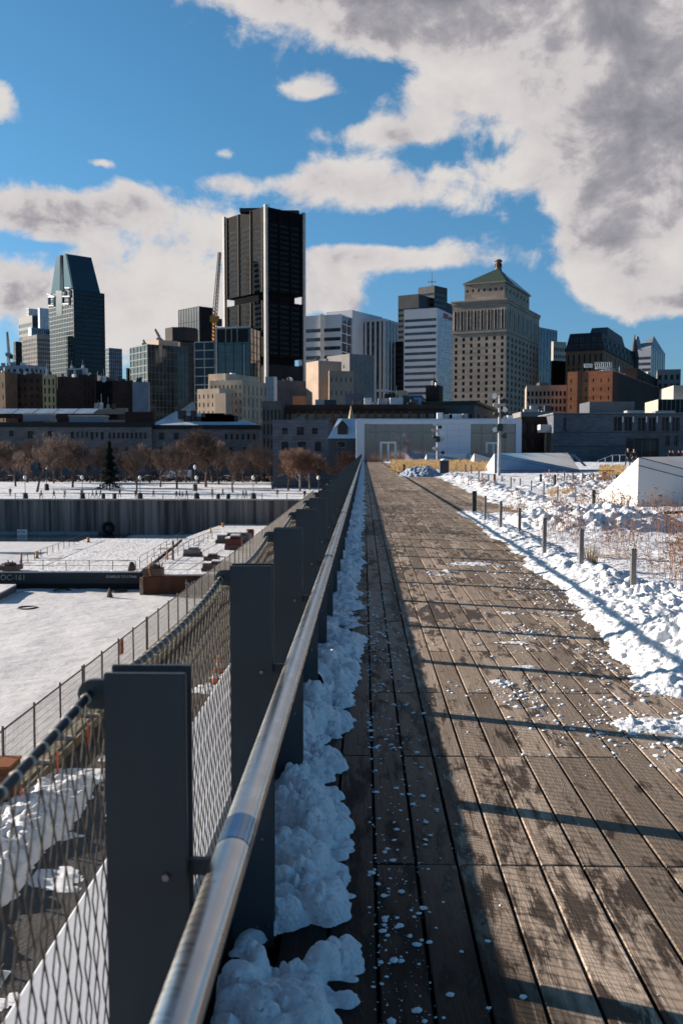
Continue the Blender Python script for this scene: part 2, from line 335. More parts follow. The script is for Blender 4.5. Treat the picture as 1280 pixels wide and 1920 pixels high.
# quay walls
wall_m = mat('stained_quay_wall', (.24, .215, .20), .85, col2=(.05, .047, .05), scale=.9, stretch=(1, 1, .03), bump=.3, bscale=2, detail=9, lo=.38, hi=.62)
mb = MB(); N = 260; xs = [-400 + i * (390.6 / N) for i in range(N + 1)]
for i in range(N):
    d0 = .18 if i % 2 else 0
    mb.face([(xs[i], PY0 - d0, -14.3), (xs[i + 1], PY0 - d0, -14.3), (xs[i + 1], PY0 - d0, -7.35), (xs[i], PY0 - d0, -7.35)])
    mb.face([(xs[i], PY0, -14.3), (xs[i], PY0 - .18, -14.3), (xs[i], PY0 - .18, -7.35), (xs[i], PY0, -7.35)])
qw = empty('quay_wall', (0, 0, 0), 'tall dark stained quay wall along the far side of the frozen basin', 'quay wall')
mb.build('wall_face', wall_m, qw)
MB().box((-400, PY0 - .45, -7.36), (-9.5, PY0 + .25, -7.12)).build('coping', mat('coping', (.5, .5, .52), .8, col2=(.3, .3, .32), scale=.8), qw)
MB().box((-400, PY0 - 2.2, -14.2), (-49, PY0 - .5, -13.1)).build('ledge', mat('ledge', (.24, .27, .29), .8, scale=.5), qw)
ne = empty('near_quay_wall', (0, 0, 0), 'straight concrete quay wall under the temporary mesh fence', 'quay wall')
MB().box((-9.42, -20, -14.5), (-9.15, PY0 - .6, -7.3)).build('wall_face', mat('near_quay_stone', (.2, .17, .13), .9, scale=1.5), ne)
MB().box((-9.40, -20, -7.42), (-8.6, PY0 - .6, -6.98)).build('kerb', mat('mossy_kerb', (.235, .20, .135), .9, col2=(.12, .10, .06), scale=1.1, bump=.4, bscale=8), ne)

# terminal body under the terrace (its roof is the deck)
tb = empty('terrace_building', (0, 0, 0), 'dark terminal building whose roof carries the boardwalk', 'building')
MB().box((-.82, -20, -7.4), (60, 153, -.12)).build('wall', mat('terminal_wall', (.18, .19, .2), .6, scale=.6), tb)
pm_ = mat('pale_parapet', (.60, .60, .62), .5, col2=(.52, .52, .55), scale=1.5, bump=.04, bscale=30)
MB().box((-.826, -20, -.6), (-.50, 151, .300)).build('parapet', pm_, tb, bevel=.008)
MB().box((-.5, -20, -.12), (-.26, 151, -.075)).build('gutter', mat('gutter_black', (.02, .02, .022), .6, scale=3), tb)

# ---------------------------------------------------------------- wood
def wood():
    m = bpy.data.materials.new('weathered_planks'); m.use_nodes = True; t = m.node_tree; b = t.nodes['Principled BSDF']; L = t.links.new
    g = t.nodes.new('ShaderNodeNewGeometry'); at_ = t.nodes.new('ShaderNodeAttribute'); at_.attribute_name = 'pid'
    def mul(vec, s):
        n = t.nodes.new('ShaderNodeVectorMath'); n.operation = 'MULTIPLY'; L(vec, n.inputs[0]); n.inputs[1].default_value = s; return n.outputs[0]
    off = t.nodes.new('ShaderNodeVectorMath'); off.operation = 'SCALE'; off.inputs['Scale'].default_value = 13.7
    cx = t.nodes.new('ShaderNodeCombineXYZ')
    for i in range(3): L(at_.outputs['Fac'], cx.inputs[i])
    L(cx.outputs[0], off.inputs[0])
    ad = t.nodes.new('ShaderNodeVectorMath'); L(g.outputs['Position'], ad.inputs[0]); L(off.outputs[0], ad.inputs[1]); P = ad.outputs[0]
    def noise(vec, sc, det=5, ro=.6, di=0):
        n = t.nodes.new('ShaderNodeTexNoise'); L(vec, n.inputs['Vector']); n.inputs['Scale'].default_value = sc; n.inputs['Detail'].default_value = det
        n.inputs['Roughness'].default_value = ro; n.inputs['Distortion'].default_value = di; return n.outputs['Fac']
    def mr(v, a, b_, c=0., d=1.):
        n = t.nodes.new('ShaderNodeMapRange'); L(v, n.inputs[0]); n.inputs[1].default_value = a; n.inputs[2].default_value = b_; n.inputs[3].default_value = c; n.inputs[4].default_value = d; return n.outputs[0]
    def mix(f, a, b_, bt='MIX'):
        n = t.nodes.new('ShaderNodeMix'); n.data_type = 'RGBA'; n.blend_type = bt
        if isinstance(f, float): n.inputs['Factor'].default_value = f
        else: L(f, n.inputs['Factor'])
        for s, x in (('A', a), ('B', b_)):
            if isinstance(x, tuple): n.inputs[s].default_value = x + (1,)
            else: L(x, n.inputs[s])
        return n.outputs['Result']
    def M(op, a, b_):
        n = t.nodes.new('ShaderNodeMath'); n.operation = op
        for i, x in enumerate((a, b_)):
            if isinstance(x, (int, float)): n.inputs[i].default_value = x
            else: L(x, n.inputs[i])
        return n.outputs[0]
    grain = noise(mul(P, (70, 2.2, 20)), 1, 6, .65, .4)
    rings = noise(mul(P, (9, .9, 1)), 1, 2, .5, 1.2)
    rg_ = M('ABSOLUTE', M('SUBTRACT', M('FRACT', M('MULTIPLY', rings, 14), 0), .5), 0)
    knots = noise(mul(P, (7, 2.2, 1)), 1, 2, .5, 0)
    base = mix(mr(grain, .3, .7), (.50, .385, .29), (.31, .23, .17))
    base = mix(mr(rg_, 0, .22, .35, 0.), base, (.16, .115, .085))
    tone = t.nodes.new('ShaderNodeTexWhiteNoise'); tone.noise_dimensions = '1D'; L(at_.outputs['Fac'], tone.inputs['W'])
    tn = mr(tone.outputs['Value'], 0, 1, .48, 1.18)
    hs = t.nodes.new('ShaderNodeHueSaturation'); L(tn, hs.inputs['Value']); L(base, hs.inputs['Color']); hs.inputs['Saturation'].default_value = .95; base = hs.outputs[0]
    base = mix(mr(knots, .68, .76, 0, .85), base, (.05, .03, .02))
    # wear, wet stains and painted railing shade: dark, browner, smoother where water lies
    blot = noise(mul(P, (11, 3.0, 1)), 1, 8, .68, .5); wide = noise(mul(g.outputs['Position'], (.55, .30, 1)), 1, 5, .6, .3)
    sx = t.nodes.new('ShaderNodeSeparateXYZ'); L(g.outputs['Position'], sx.inputs[0])
    rail_shade = mr(sx.outputs[0], .50, .25, 0, .12)            # railing's cast shade painted darker, plus meltwater at its foot
    wet_shade = M('ADD', M('ADD', M('MULTIPLY', blot, .68), M('MULTIPLY', wide, .38)), rail_shade)
    wet_shade = M('ADD', wet_shade, M('ADD', M('MULTIPLY', M('SUBTRACT', tone.outputs['Value'], .5), .07), M('MULTIPLY', M('SUBTRACT', grain, .5), .10)))
    wet = mr(wet_shade, .530, .590)
    base = mix(M('MULTIPLY', wet, .88), base, (.032, .021, .016))
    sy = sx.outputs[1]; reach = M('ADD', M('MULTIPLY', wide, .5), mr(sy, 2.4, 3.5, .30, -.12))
    shade_soak = mr(M('SUBTRACT', M('ADD', sx.outputs[0], M('MULTIPLY', M('SUBTRACT', blot, .5), .5)), reach), .18, -.02)     # painted shade along the railing, over soaked boards nearest the camera
    damp = noise(mul(P, (1.0, .5, 1)), 1, 4, .5, .2)
    base = mix(mr(damp, .55, .7, 0, .45), base, (.17, .105, .06))
    fr = noise(mul(g.outputs['Position'], (3.5, 2.2, 1)), 1, 9, .68, .3)   # thin frost and ice film
    base = mix(mr(fr, .62, .72, 0, .22), base, (.55, .55, .56))
    base = mix(M('MULTIPLY', shade_soak, 0.86), base, (.016, .0125, .0115))
    spots = noise(mul(g.outputs['Position'], (26, 17, 1)), 1, 2, .5, .1)
    base = mix(mr(spots, .69, .74, 0, .7), base, (.035, .025, .02))
    L(base, b.inputs['Base Color'])
    L(mr(wet_shade, .53, .66, .7, .34), b.inputs['Roughness']); b.inputs['Specular IOR Level'].default_value = .05
    bp = t.nodes.new('ShaderNodeBump'); bp.inputs['Strength'].default_value = .45; bp.inputs['Distance'].default_value = .004
    L(M('ADD', grain, M('MULTIPLY', rg_, .6)), bp.inputs['Height']); L(bp.outputs[0], b.inputs['Normal'])
    return m
WOOD = wood()
def planks(name, x0, x1, y0, y1, pitch, joint, top=0.0, seed=0, gap=.011, th=.04):
    rg = random.Random(seed); mb = MB(); pid = []; x = x0; k = 0
    while x < x1 - .03:
        w = min(pitch, x1 - x) - gap; y = y0 - rg.choice((0, .5)) * joint * 2
        first = True
        while y < y1:
            ln = joint * rg.choice((1, 1, 2)) if not first else joint; first = False
            ye = min(y + ln, y1)
            if ye > y0:
                dz = rg.uniform(-.0022, .0022); c = .004; dx = rg.uniform(-.0012, .0012)
                a, b_ = x + dx, x + w + dx; ya, yb = max(y, y0) + .004, ye - .004
                vs = [(a, ya, -th), (b_, ya, -th), (b_, yb, -th), (a, yb, -th), (a, ya, top - c + dz), (b_, ya, top - c + dz), (b_, yb, top - c + dz), (a, yb, top - c + dz),
                      (a + c, ya + c, top + dz), (b_ - c, ya + c, top + dz), (b_ - c, yb - c, top + dz), (a + c, yb - c, top + dz)]
                fs = [(8, 9, 10, 11), (4, 5, 9, 8), (5, 6, 10, 9), (6, 7, 11, 10), (7, 4, 8, 11), (0, 1, 5, 4), (1, 2, 6, 5), (2, 3, 7, 6), (3, 0, 4, 7)]
                mb.mesh(vs, fs); pid += [rg.random() * 50] * 9
            y = ye
        x += pitch; k += 1
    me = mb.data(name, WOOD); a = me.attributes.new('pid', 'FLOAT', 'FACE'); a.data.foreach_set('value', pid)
    o = bpy.data.objects.new(name, me); COL.objects.link(o); return tag(o, kind='structure')
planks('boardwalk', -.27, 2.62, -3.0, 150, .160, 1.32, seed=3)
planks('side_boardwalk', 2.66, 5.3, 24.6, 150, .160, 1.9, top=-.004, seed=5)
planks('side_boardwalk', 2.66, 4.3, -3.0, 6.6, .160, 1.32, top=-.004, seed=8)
struct('deck_underlay', MB().face([(-.48, -20, -.062), (5.6, -20, -.062), (5.6, 152, -.062), (-.48, 152, -.062)]), mat('deck_underlay', (.012, .011, .01), .9, scale=4))

# planting ground with snow, right of the deck
pl_m = snow_mat('planting_snow', (.80, .79, .80), (.70, .71, .75), bump=.5, bscale=9, scale=.8, dirt=(.9, .56, .68, (.30, .21, .14)))
def zpl(X, Y):
    near = np.clip((X - 2.66) / .8, 0, 1)
    return -.045 + (.10 * vnoise(X, Y, .8, 21) + .04 * vnoise(X, Y, 4, 22) ) * near
grid('planting_bed', 2.66, 14, 6.6, 24.6, 190, 300, zpl, pl_m)
grid('planting_bed', 5.3, 62, 24.6, 152, 260, 420, lambda X, Y: -.045 + (.12 * vnoise(X, Y, .5, 31) + .08 * vnoise(X, Y, 2.2, 33)) * np.clip((X - 5.3) / .6, 0, 1), pl_m)
grid('planting_bed', 14, 62, 0, 24.6, 120, 60, lambda X, Y: -.045 + .12 * vnoise(X, Y, .5, 31), pl_m)
grid('planting_bed', 4.3, 14, 0, 6.6, 80, 60, lambda X, Y: -.045 + .1 * vnoise(X, Y, .8, 21), pl_m)
tag(MB().box((2.615, 7, -.06), (2.665, 24.6, .012)).build('planting_edge', mat('edge_steel', (.10, .085, .08), .6, scale=3)), 'thin dark steel edging between the boardwalk and the snowy planting', 'edging')

# ================================================================== SNOW ALONG THE RAILING AND THE PATH
def env_fence(X, Y):
    edge = np.interp(Y, [1.6, 2.6, 3.2, 5, 8, 150], [.05, -.02, -.10, -.085, -.03, -.02])
    edge = edge + .10 * (vnoise(X * 0 + Y, Y * 0, 1.1, 41) - .5) * 2 + .12 * (vnoise(Y * 1.0, X * 0 + 3, 3.6, 43) - .5)
    e = np.clip((edge - X) / .13, 0, 1) * (.35 + 1.1 * vnoise(X, Y, 3, 44) ** 1.3)
    thin = np.clip((vnoise(Y * 1.0, X * 0 + 8, .9, 46) - .22) * 5, .35, 1)
    hole = 1 - np.clip(2.2 * (np.exp(-((Y - 2.93) / .13) ** 2 - ((X + .26) / .15) ** 2) - .55 * vnoise(X, Y, 14, 47)), 0, 1)
    patch = np.clip((vnoise(X, Y, 5.5, 48, 3) - .29) * 5, .0, 1)
    return .15 * e * thin * hole * patch * np.clip((X + .42) / .06, 0, 1)
ssm = snow_mat('lumpy_snow', (.86, .86, .87), (.72, .74, .78), bump=.9, bscale=55, scale=6, dirt=(42, .66, .74, (.30, .29, .28)), bdist=.02)
def stuff(o, label=None): o['kind'] = 'stuff'; return o
stuff(lumps('shovelled_snow', -.43, .26, 1.6, 6.2, .0055, env_fence, 9000, .006, .056, ssm, 3, floor=.004))
stuff(lumps('shovelled_snow', -.43, .26, 6.2, 22, .014, env_fence, 9000, .015, .07, ssm, 4))
stuff(lumps('shovelled_snow', -.43, .26, 22, 150, .07, env_fence, 7000, .06, .12, ssm, 5))
def env_bank(X, Y):
    yy = np.array([5.6, 6.3, 7.1, 8.5, 10, 12.2, 16.5, 23, 26]); xx = np.array([1.75, 1.62, 1.90, 2.05, 2.22, 2.28, 2.38, 2.45, 2.5])
    xi = np.interp(Y, yy, xx) + .30 * (vnoise(Y * 1.0, X * 0, .9, 51) - .5) + .16 * (vnoise(X, Y, 3.1, 52) - .5)
    yend = np.clip((Y - 5.95 - .8 * vnoise(X, Y * 0, 1.1, 55)) / .5, 0, 1) * np.clip((26 - Y) / 1.5, 0, 1)
    out = np.interp(Y, [6, 9, 12, 26], [5.0, 3.9, 3.35, 3.2])
    h = np.interp(Y, [6, 8, 10, 14, 26], [.24, .36, .26, .17, .15]) * (.25 + 1.3 * vnoise(X, Y, 1.5, 53))
    return h * np.clip((X - xi) / .55, 0, 1) * np.clip((out - X) / .5, 0, 1) * yend
bank_m = snow_mat('bank_snow', (.82, .81, .81), (.70, .71, .74), bump=.8, bscale=28, scale=4, dirt=(9, .64, .74, (.42, .36, .30)), bdist=.03)
stuff(lumps('ploughed_snow', 1.3, 5.0, 5.5, 10.6, .012, env_bank, 42000, .010, .085, bank_m, 6))
stuff(lumps('ploughed_snow', 1.7, 3.9, 10.25, 26, .024, env_bank, 30000, .02, .10, bank_m, 7))
def pile(cx, cy, rx, ry, h, step, n, seed, m=bank_m, r=(.05, .2)):
    def env(X, Y):
        q = ((X - cx) / rx) ** 2 + ((Y - cy) / ry) ** 2; return h * np.clip(1.25 - q, 0, 1) ** .7 * (.6 + .7 * vnoise(X, Y, 1.6 / rx, seed))
    return stuff(lumps('snow_heap', cx - rx * 1.2, cx + rx * 1.2, cy - ry * 1.2, cy + ry * 1.2, step, env, n, r[0], r[1], m, seed))
pile(4.9, 20.6, 1.75, 1.7, .42, .03, 3500, 61)
pile(3.7, 63, 1.2, 2.0, .62, .05, 900, 62, snow_mat('shade_blue_snow', (.42, .48, .58), (.14, .17, .22), bump=.4, bscale=8, scale=3), (.08, .25))  # heap coloured dark blue to carry its shaded near side
def env_ridge(X, Y):
    c = np.interp(Y, [22, 30, 45, 66, 100, 150], [5.4, 5.3, 5.6, 5.9, 5.6, 4.4]) + .5 * (vnoise(Y * 1.0, X * 0, .5, 71) - .5)
    return .24 * np.exp(-((X - c) / .75) ** 2) * (.4 + .9 * vnoise(X, Y, .9, 72))
stuff(lumps('ploughed_snow', 3.8, 8.0, 22, 60, .06, env_ridge, 9000, .06, .2, bank_m, 8))
stuff(lumps('ploughed_snow', 2.6, 8.0, 60, 150, .12, lambda X, Y: env_ridge(X, Y), 5000, .12, .3, bank_m, 9))
pile(9.5, 42, 2.6, 3, .30, .08, 1500, 63); pile(8.2, 33, 2.0, 1.6, .25, .07, 1200, 64); pile(12.5, 55, 2.5, 3, .35, .1, 900, 65)
# crumbs of snow and ice on the boards
def crumbs(name, n, fn, seed, m, smin, smax):
    rg = np.random.default_rng(seed); t = (1 + 5 ** .5) / 2
    base = np.array([(-1, t, 0), (1, t, 0), (-1, -t, 0), (1, -t, 0), (0, -1, t), (0, 1, t), (0, -1, -t), (0, 1, -t), (t, 0, -1), (t, 0, 1), (-t, 0, -1), (-t, 0, 1)]) / 1.9
    fc = np.array([(0, 11, 5), (0, 5, 1), (0, 1, 7), (0, 7, 10), (0, 10, 11), (1, 5, 9), (5, 11, 4), (11, 10, 2), (10, 7, 6), (7, 1, 8), (3, 9, 4), (3, 4, 2), (3, 2, 6), (3, 6, 8), (3, 8, 9), (4, 9, 5), (2, 4, 11), (6, 2, 10), (8, 6, 7), (9, 8, 1)])
    V = []; Q = []
    for i in range(n):
        x, y, s = fn(rg); s *= smin * (smax / smin) ** (rg.random() ** 3)
        v = base * rg.uniform(.7, 1.25, (12, 3)) * s; v[:, 2] *= rg.uniform(.3, .6); v[:, 0] *= rg.uniform(.8, 1.5); a = rg.uniform(0, 6.28)
        v = np.stack([v[:, 0] * math.cos(a) - v[:, 1] * math.sin(a), v[:, 0] * math.sin(a) + v[:, 1] * math.cos(a), v[:, 2]], -1) + (x, y, s * .12)
        V.append(v); Q.append(fc + 12 * i)
    return stuff(np_mesh(name, np.concatenate(V), np.concatenate(Q), m, True))
def f_any(rg):
    y = 1.9 + rg.random() ** 1.4 * 14; return rg.uniform(0.0, 2.6), y, 1
def f_fence(rg):
    y = 1.8 + rg.random() * 9; return .02 + abs(rg.normal(0, .17)), y, 1
def f_bank(rg):
    y = 4.9 + rg.random() ** 1.3 * 9; return 2.15 - abs(rg.normal(0, .50)) + (.25 if y > 8 else 0), y, 1.15
def f_slush(rg):
    cx, cy = ((1.75, 5.35), (1.25, 5.6), (1.9, 4.95), (2.3, 4.9), (1.05, 6.3), (1.4, 8.3), (2.5, 4.5))[rg.integers(7)]
    return rg.normal(cx, .22), rg.normal(cy, .22), 1.2
crumb_m = snow_mat('ice_crumbs', (.82, .84, .87), (.72, .74, .78), bump=.2, bscale=90, scale=20)
crumbs('snow_crumbs', 300, f_any, 1, crumb_m, .0015, .008)
crumbs('snow_crumbs', 2200, f_fence, 2, crumb_m, .0015, .016)
crumbs('snow_crumbs', 2000, f_bank, 3, crumb_m, .002, .020)
crumbs('snow_crumbs', 1500, f_slush, 4, crumb_m, .002, .018)
def env_patch(X, Y):
    s = np.zeros_like(X)
    for (cx, cy, rx, ry, h) in [(1.72, 5.5, .28, .16, .06), (1.05, 5.35, .18, .05, .02), (.95, 6.55, .10, .08, .028), (1.3, 7.9, .25, .09, .02), (2.25, 5.3, .5, .16, .06),
                                (2.55, 4.85, .35, .1, .03), (1.45, 6.1, .3, .12, .015), (1.0, 12.5, .25, .5, .02), (1.35, 9.4, .2, .1, .03), (1.02, 5.9, .1, .06, .03), (1.55, 13.5, .4, .3, .03), (.75, 4.9, .1, .05, .015), (1.9, 9.3, .35, .2, .02), (1.2,7.0,.12,.06,.03)]:
        s = np.maximum(s, h * np.clip(1.3 - ((X - cx) / rx) ** 2 - ((Y - cy) / ry) ** 2, 0, 1) * (.2 + 1.2 * vnoise(X, Y, 9, 81)))
    return s
stuff(lumps('slush_patch', .6, 3.0, 4.6, 14.5, .012, env_patch, 5000, .008, .035, bank_m, 11, floor=.007))
# ================================================================== GUARD FENCE
SP = 1.48; FY0 = 1.54
steel_dark = mat('blue_grey_paint', (.046, .052, .059), .45, col2=(.062, .067, .072), scale=9, stretch=(1, 1, .18), bump=.25, bscale=120, spec=.4, lo=.45, hi=.75, detail=9, rough2=.62, bdist=.0008)
stainless = mat('brushed_stainless', (.66, .63, .60), .26, 1.0, col2=(.60, .575, .55), scale=9, stretch=(1, 1, 1), rough2=.32)
wire_m = mat('mesh_wire', (.24, .205, .165), .45, 1.0, col2=(.12, .10, .085), scale=30)
cable_m = mat('edge_cable', (.035, .04, .05), .5, .3, scale=40)
gf = empty('guard_fence', (-.36, FY0, 0), 'dark blue grey post railing with steel handrail and wire mesh beside the boardwalk', 'railing')
pm = MB()
pm.box((-.07, -.0, -.03), (.066, .012, 1.234)).box((-.07, .052, -.03), (.066, .064, 1.236)).box((-.055, .012, .10), (.03, .052, .16)).box((-.055, .012, 1.05), (.03, .052, 1.09))
pm.box((-.135, .0125, -.50), (-.05, .0515, .06))
post_me = pm.data('post', steel_dark)
_b = bmesh.new(); _b.from_mesh(post_me); bmesh.ops.bevel(_b, geom=list(_b.edges), offset=.0016, segments=2, affect='EDGES', clamp_overlap=True); _b.to_mesh(post_me); _b.free()
def sag(y): return -.033 * (1 - (2 * y / SP - 1) ** 2)
tm = MB(); n = 10
pts = [(-.066, 1.168), (-.095, 1.168)] + [(-.095 - .025 * math.sin(math.pi * k / n), 1.193 - .025 * math.cos(math.pi * k / n)) for k in range(1, n)] + [(-.095, 1.218), (-.066, 1.218)]
vs = [(x, .022, z) for x, z in pts] + [(x, .034, z) for x, z in pts]; q = len(pts)
tm.mesh(vs, [tuple(range(q)), tuple(range(2 * q - 1, q - 1, -1))] + [(i, q + i, q + (i + 1) % q, (i + 1) % q) for i in range(q)])
tab_me = tm.data('cable_tab', steel_dark)
am = MB().box((.064, .018, .885), (.104, .032, .912)).box((.104, .018, .870), (.146, .032, .888)); arm_me = am.data('rail_bracket', steel_dark)
bm_ = MB()
for (x, z) in ((.046, .03), (.016, .03)): bm_.lathe([(.0065, 0), (.006, .004), (.003, .0055)], (0, 0, 0), 8)
bm_ = MB()
bm_.tube((0, -.006, 0), (0, .0, 0), .0062, n=8)
bolt_me = bm_.data('bolt_head', mat('bolt_steel', (.35, .35, .36), .35, .9, scale=20))
# mesh bay: diamond wire mesh in the plane of the tabs
wm = MB(); cw, chh = .053, .088; bay = SP; nc = int(bay / cw) + 1
z_lo, z_hi = -.46, 1.185; nr = int((z_hi - z_lo) / chh)
for c in range(nc):
    for s_ in (0, 1):
        prev = None
        for r in range(nr + 1):
            yy = c * cw + (cw / 2 * (.96) if (r % 2) ^ s_ else 0) + (.0 if s_ == 0 else .0)
            xx = .0015 * (1 if (r + s_) % 2 else -1)
            p = Vector((xx, yy, z_hi - r * chh + sag(min(yy, SP)) * (1 - r / nr)))
            if prev is not None: wm.tube(prev, p, .0017, n=4, cap=False)
            prev = p
mesh_me = wm.data('wire_mesh', wire_m, True)
cbm = MB()
for i in range(8): cbm.tube((0, SP * i / 8, 1.193 + sag(SP * i / 8)), (0, SP * (i + 1) / 8, 1.193 + sag(SP * (i + 1) / 8)), .0072, n=8, cap=False)
cable_me = cbm.data('cable', cable_m, True)
rg_m = MB()
for c in range(nc):
    y = c * cw + .02
    rg_m.tube((0, y, 1.192 + sag(y)), (.0, y + .008, 1.192 + sag(y)), .0092, n=8)
loop_me = MB().tube((0, 0, 0), (0, .008, 0), .0092, n=8).data('mesh_loop', mat('mesh_loops', (.50, .45, .36), .6, .3, scale=30), True)
ring_me = rg_m.data('mesh_loops', mat('mesh_loops', (.50, .45, .36), .6, .3, scale=30), True)
NPOST = 99
for k in range(-3, NPOST):
    y = k * SP
    p = put('post', post_me, gf, (0, y, 0))
    if k < 30:
        put('cable_tab', tab_me, p); put('rail_bracket', arm_me, p); [put('bolt_head', bolt_me, p, (x, 0, z)) for (x, z) in ((.048, .045), (.012, .045), (.03, .89), (.03, .34)) if k < 8]
    if k < 26 and k < NPOST - 1:
        w = put('mesh_panel', mesh_me, gf, (-.101, y + .028, 0))
        if k < 3:
            for c in range(nc): put('mesh_loop', loop_me, w, (0, c * cw + .02, 1.192 + sag(c * cw + .02)))
        else: tag(put('mesh_loops', ring_me, w), kind='stuff')
        put('cable', cable_me, gf, (-.101, y + .028, 0))
# handrail: flat oval tube with a lower lip, brackets under it
hr = MB(); n = 20; prof = [(.0285 * math.cos(2 * math.pi * k / n), .019 * math.sin(2 * math.pi * k / n)) for k in range(n)]
ya, yb = -6.0, 147.5
ys = [ya, 0, 20, 60, yb]
for j in range(len(ys) - 1):
    vs = [(x, ys[j], z) for x, z in prof] + [(x, ys[j + 1], z) for x, z in prof]
    hr.mesh(vs, [(k, (k + 1) % n, n + (k + 1) % n, n + k) for k in range(n)])
ho = hr.build('handrail', stainless, gf, True, loc=(.134, -FY0, .915))
MB().box((.012, ya, -.026), (.026, yb, -.018)).box((-.016, ya, -.027), (.012, yb, -.022)).build('handrail_lip', stainless, ho)
sleeve_m = mat('sleeve_blue_steel', (.14, .26, .42), .2, 1.0, scale=10); sl = MB()
vs = [(x * 1.03, 0, z * 1.05) for x, z in prof] + [(x * 1.03, .11, z * 1.05) for x, z in prof]
sl.mesh(vs, [(k2, (k2 + 1) % n, n + (k2 + 1) % n, n + k2) for k2 in range(n)]); sleeve_me = sl.data('sleeve', sleeve_m, True)
for k in range(-1, 30): put('sleeve', sleeve_me, ho, (0, 1.60 + k * 4.44, 0))
# scuff bands on the near rail
sc = MB(); rs = random.Random(5)
for k in range(26):
    y = 1.15 + k * .075 + rs.uniform(-.02, .02) + k * k * .004
    a0 = rs.uniform(1.5, 2.4); a1 = a0 + rs.uniform(.4, 1.0); seg = 5; w = .0018
    pts = [(.0287 * math.cos(a0 + (a1 - a0) * i / seg), .0192 * math.sin(a0 + (a1 - a0) * i / seg), rs.uniform(-.004, .004)) for i in range(seg + 1)]
    for i in range(seg):
        (xa, za, da), (xb, zb, db) = pts[i], pts[i + 1]
        sc.face([(xa, y + da, za), (xb, y + db, zb), (xb, y + db + w, zb), (xa, y + da + w, za)])
sc.build('scuff_marks', mat('scuff', (.10, .09, .08), .6, scale=9), ho)

# ================================================================== TEMPORARY FENCE ON THE QUAY
galv = mat('galvanised', (.20, .185, .175), .5, .6, col2=(.11, .10, .095), scale=6)
tf = empty('temporary_fence', (-9.05, 0, -7.0), 'long temporary mesh fence of thin grey posts along the quay edge', 'fence')
PW = 2.25; fp = MB()
for i in range(26): fp.tube((0, PW * i / 25, .12), (0, PW * i / 25, 1.60), .0055, n=3, cap=False)
for i in range(8): fp.tube((0, 0, .12 + i * .21), (0, PW, .12 + i * .21), .006, n=3, cap=False)
fp_me = fp.data('mesh_panel', galv)
po_me = MB().tube((0, 0, 0), (0, 0, 1.72), .034, n=8).data('post', galv)
ra_me = MB().tube((0, 0, 0), (0, PW, 0), .024, n=6).data('rail', galv)
foot_me = MB().box((-.32, -.09, 0), (.32, .09, .11)).data('foot_block', concrete)
for k in range(-2, 71):
    y = 12 + k * PW + (.16 if k % 4 == 0 else 0)
    put('post', po_me, tf, (0, y, 0), (rnd.uniform(-.02, .02), 0, 0)); put('rail', ra_me, tf, (0, y, 1.62)); put('rail', ra_me, tf, (0, y, .12)); put('mesh_panel', fp_me, tf, (0, y, 0))
    if k % 4 == 0: put('post', po_me, tf, (0, y - .16, 0))
    if k < 30: put('foot_block', foot_me, tf, (.1, y, 0))
tag(MB().box((-9.12, 34.9, -6.0), (-9.075, 35.35, -5.45)).build('warning_flag', mat('red_vinyl', (.55, .06, .03), .5, scale=5)), 'small red flag hanging on the temporary mesh fence', 'flag')
def rib(x, y):
    return tag(MB().box((x, y, -7.3), (x + .03, y + .10, -6.72)).box((x, y + .02, -6.74), (x + .02, y + .16, -6.60)).build('orange_ribbon', MATS_or()), 'orange marking ribbon tied at the kerb under the temporary fence', 'ribbon', 'orange ribbons along the quay kerb')
def MATS_or(): return mat('orange_tape', (.75, .16, .05), .6, scale=4)
for (px, py, lb) in ((37, 1505, 'nearest'), (106, 1432, 'middle'), (163, 1376, 'farthest')):
    x, y = ground(px, py, -6.9); rib(x, y)['label'] = f'{lb} of three orange marking ribbons along the mossy quay kerb'
def cone(x, y, z, label, s=1.0, group='orange traffic cones on the quay', m=None):
    e = empty('traffic_cone', (x, y, z), label, 'cone', group)
    MB().lathe([(.19 * s, .03 * s), (.03 * s, .72 * s), (.001, .73 * s)], n=12).build('cone_body', MATS_or(), e, True)
    MB().lathe([(.145 * s, .24 * s), (.105 * s, .42 * s)], n=12).build('reflective_band', mat('white_band', (.7, .7, .7), .4, scale=5), e)
    MB().box((-.22 * s, -.22 * s, 0), (.22 * s, .22 * s, .035 * s)).build('base', MATS_or(), e); return e
x, y = ground(411, 1262, -7.25); cone(x, y, -7.25, 'orange cone standing on the quay between the second and third fence posts, the farther one')
x, y = ground(405, 1282, -7.25); cone(x, y, -7.25, 'orange cone standing on the quay between the first and second fence posts, the nearer one')
rb = empty('rust_bin', (*ground(-2, 1505, -7.1), -7.1), 'rusty open steel bin at the near end of the temporary fence', 'bin')
MB().box((-.42, -.4, 0), (.42, .4, 1.0)).build('bin_body', mat('rust', (.16, .07, .04), .85, col2=(.06, .03, .02), scale=5), rb)
MB().box((-.45, -.43, 1.0), (.45, .43, 1.06)).build('rim', mat('rust_rim', (.28, .10, .04), .8, scale=5), rb)
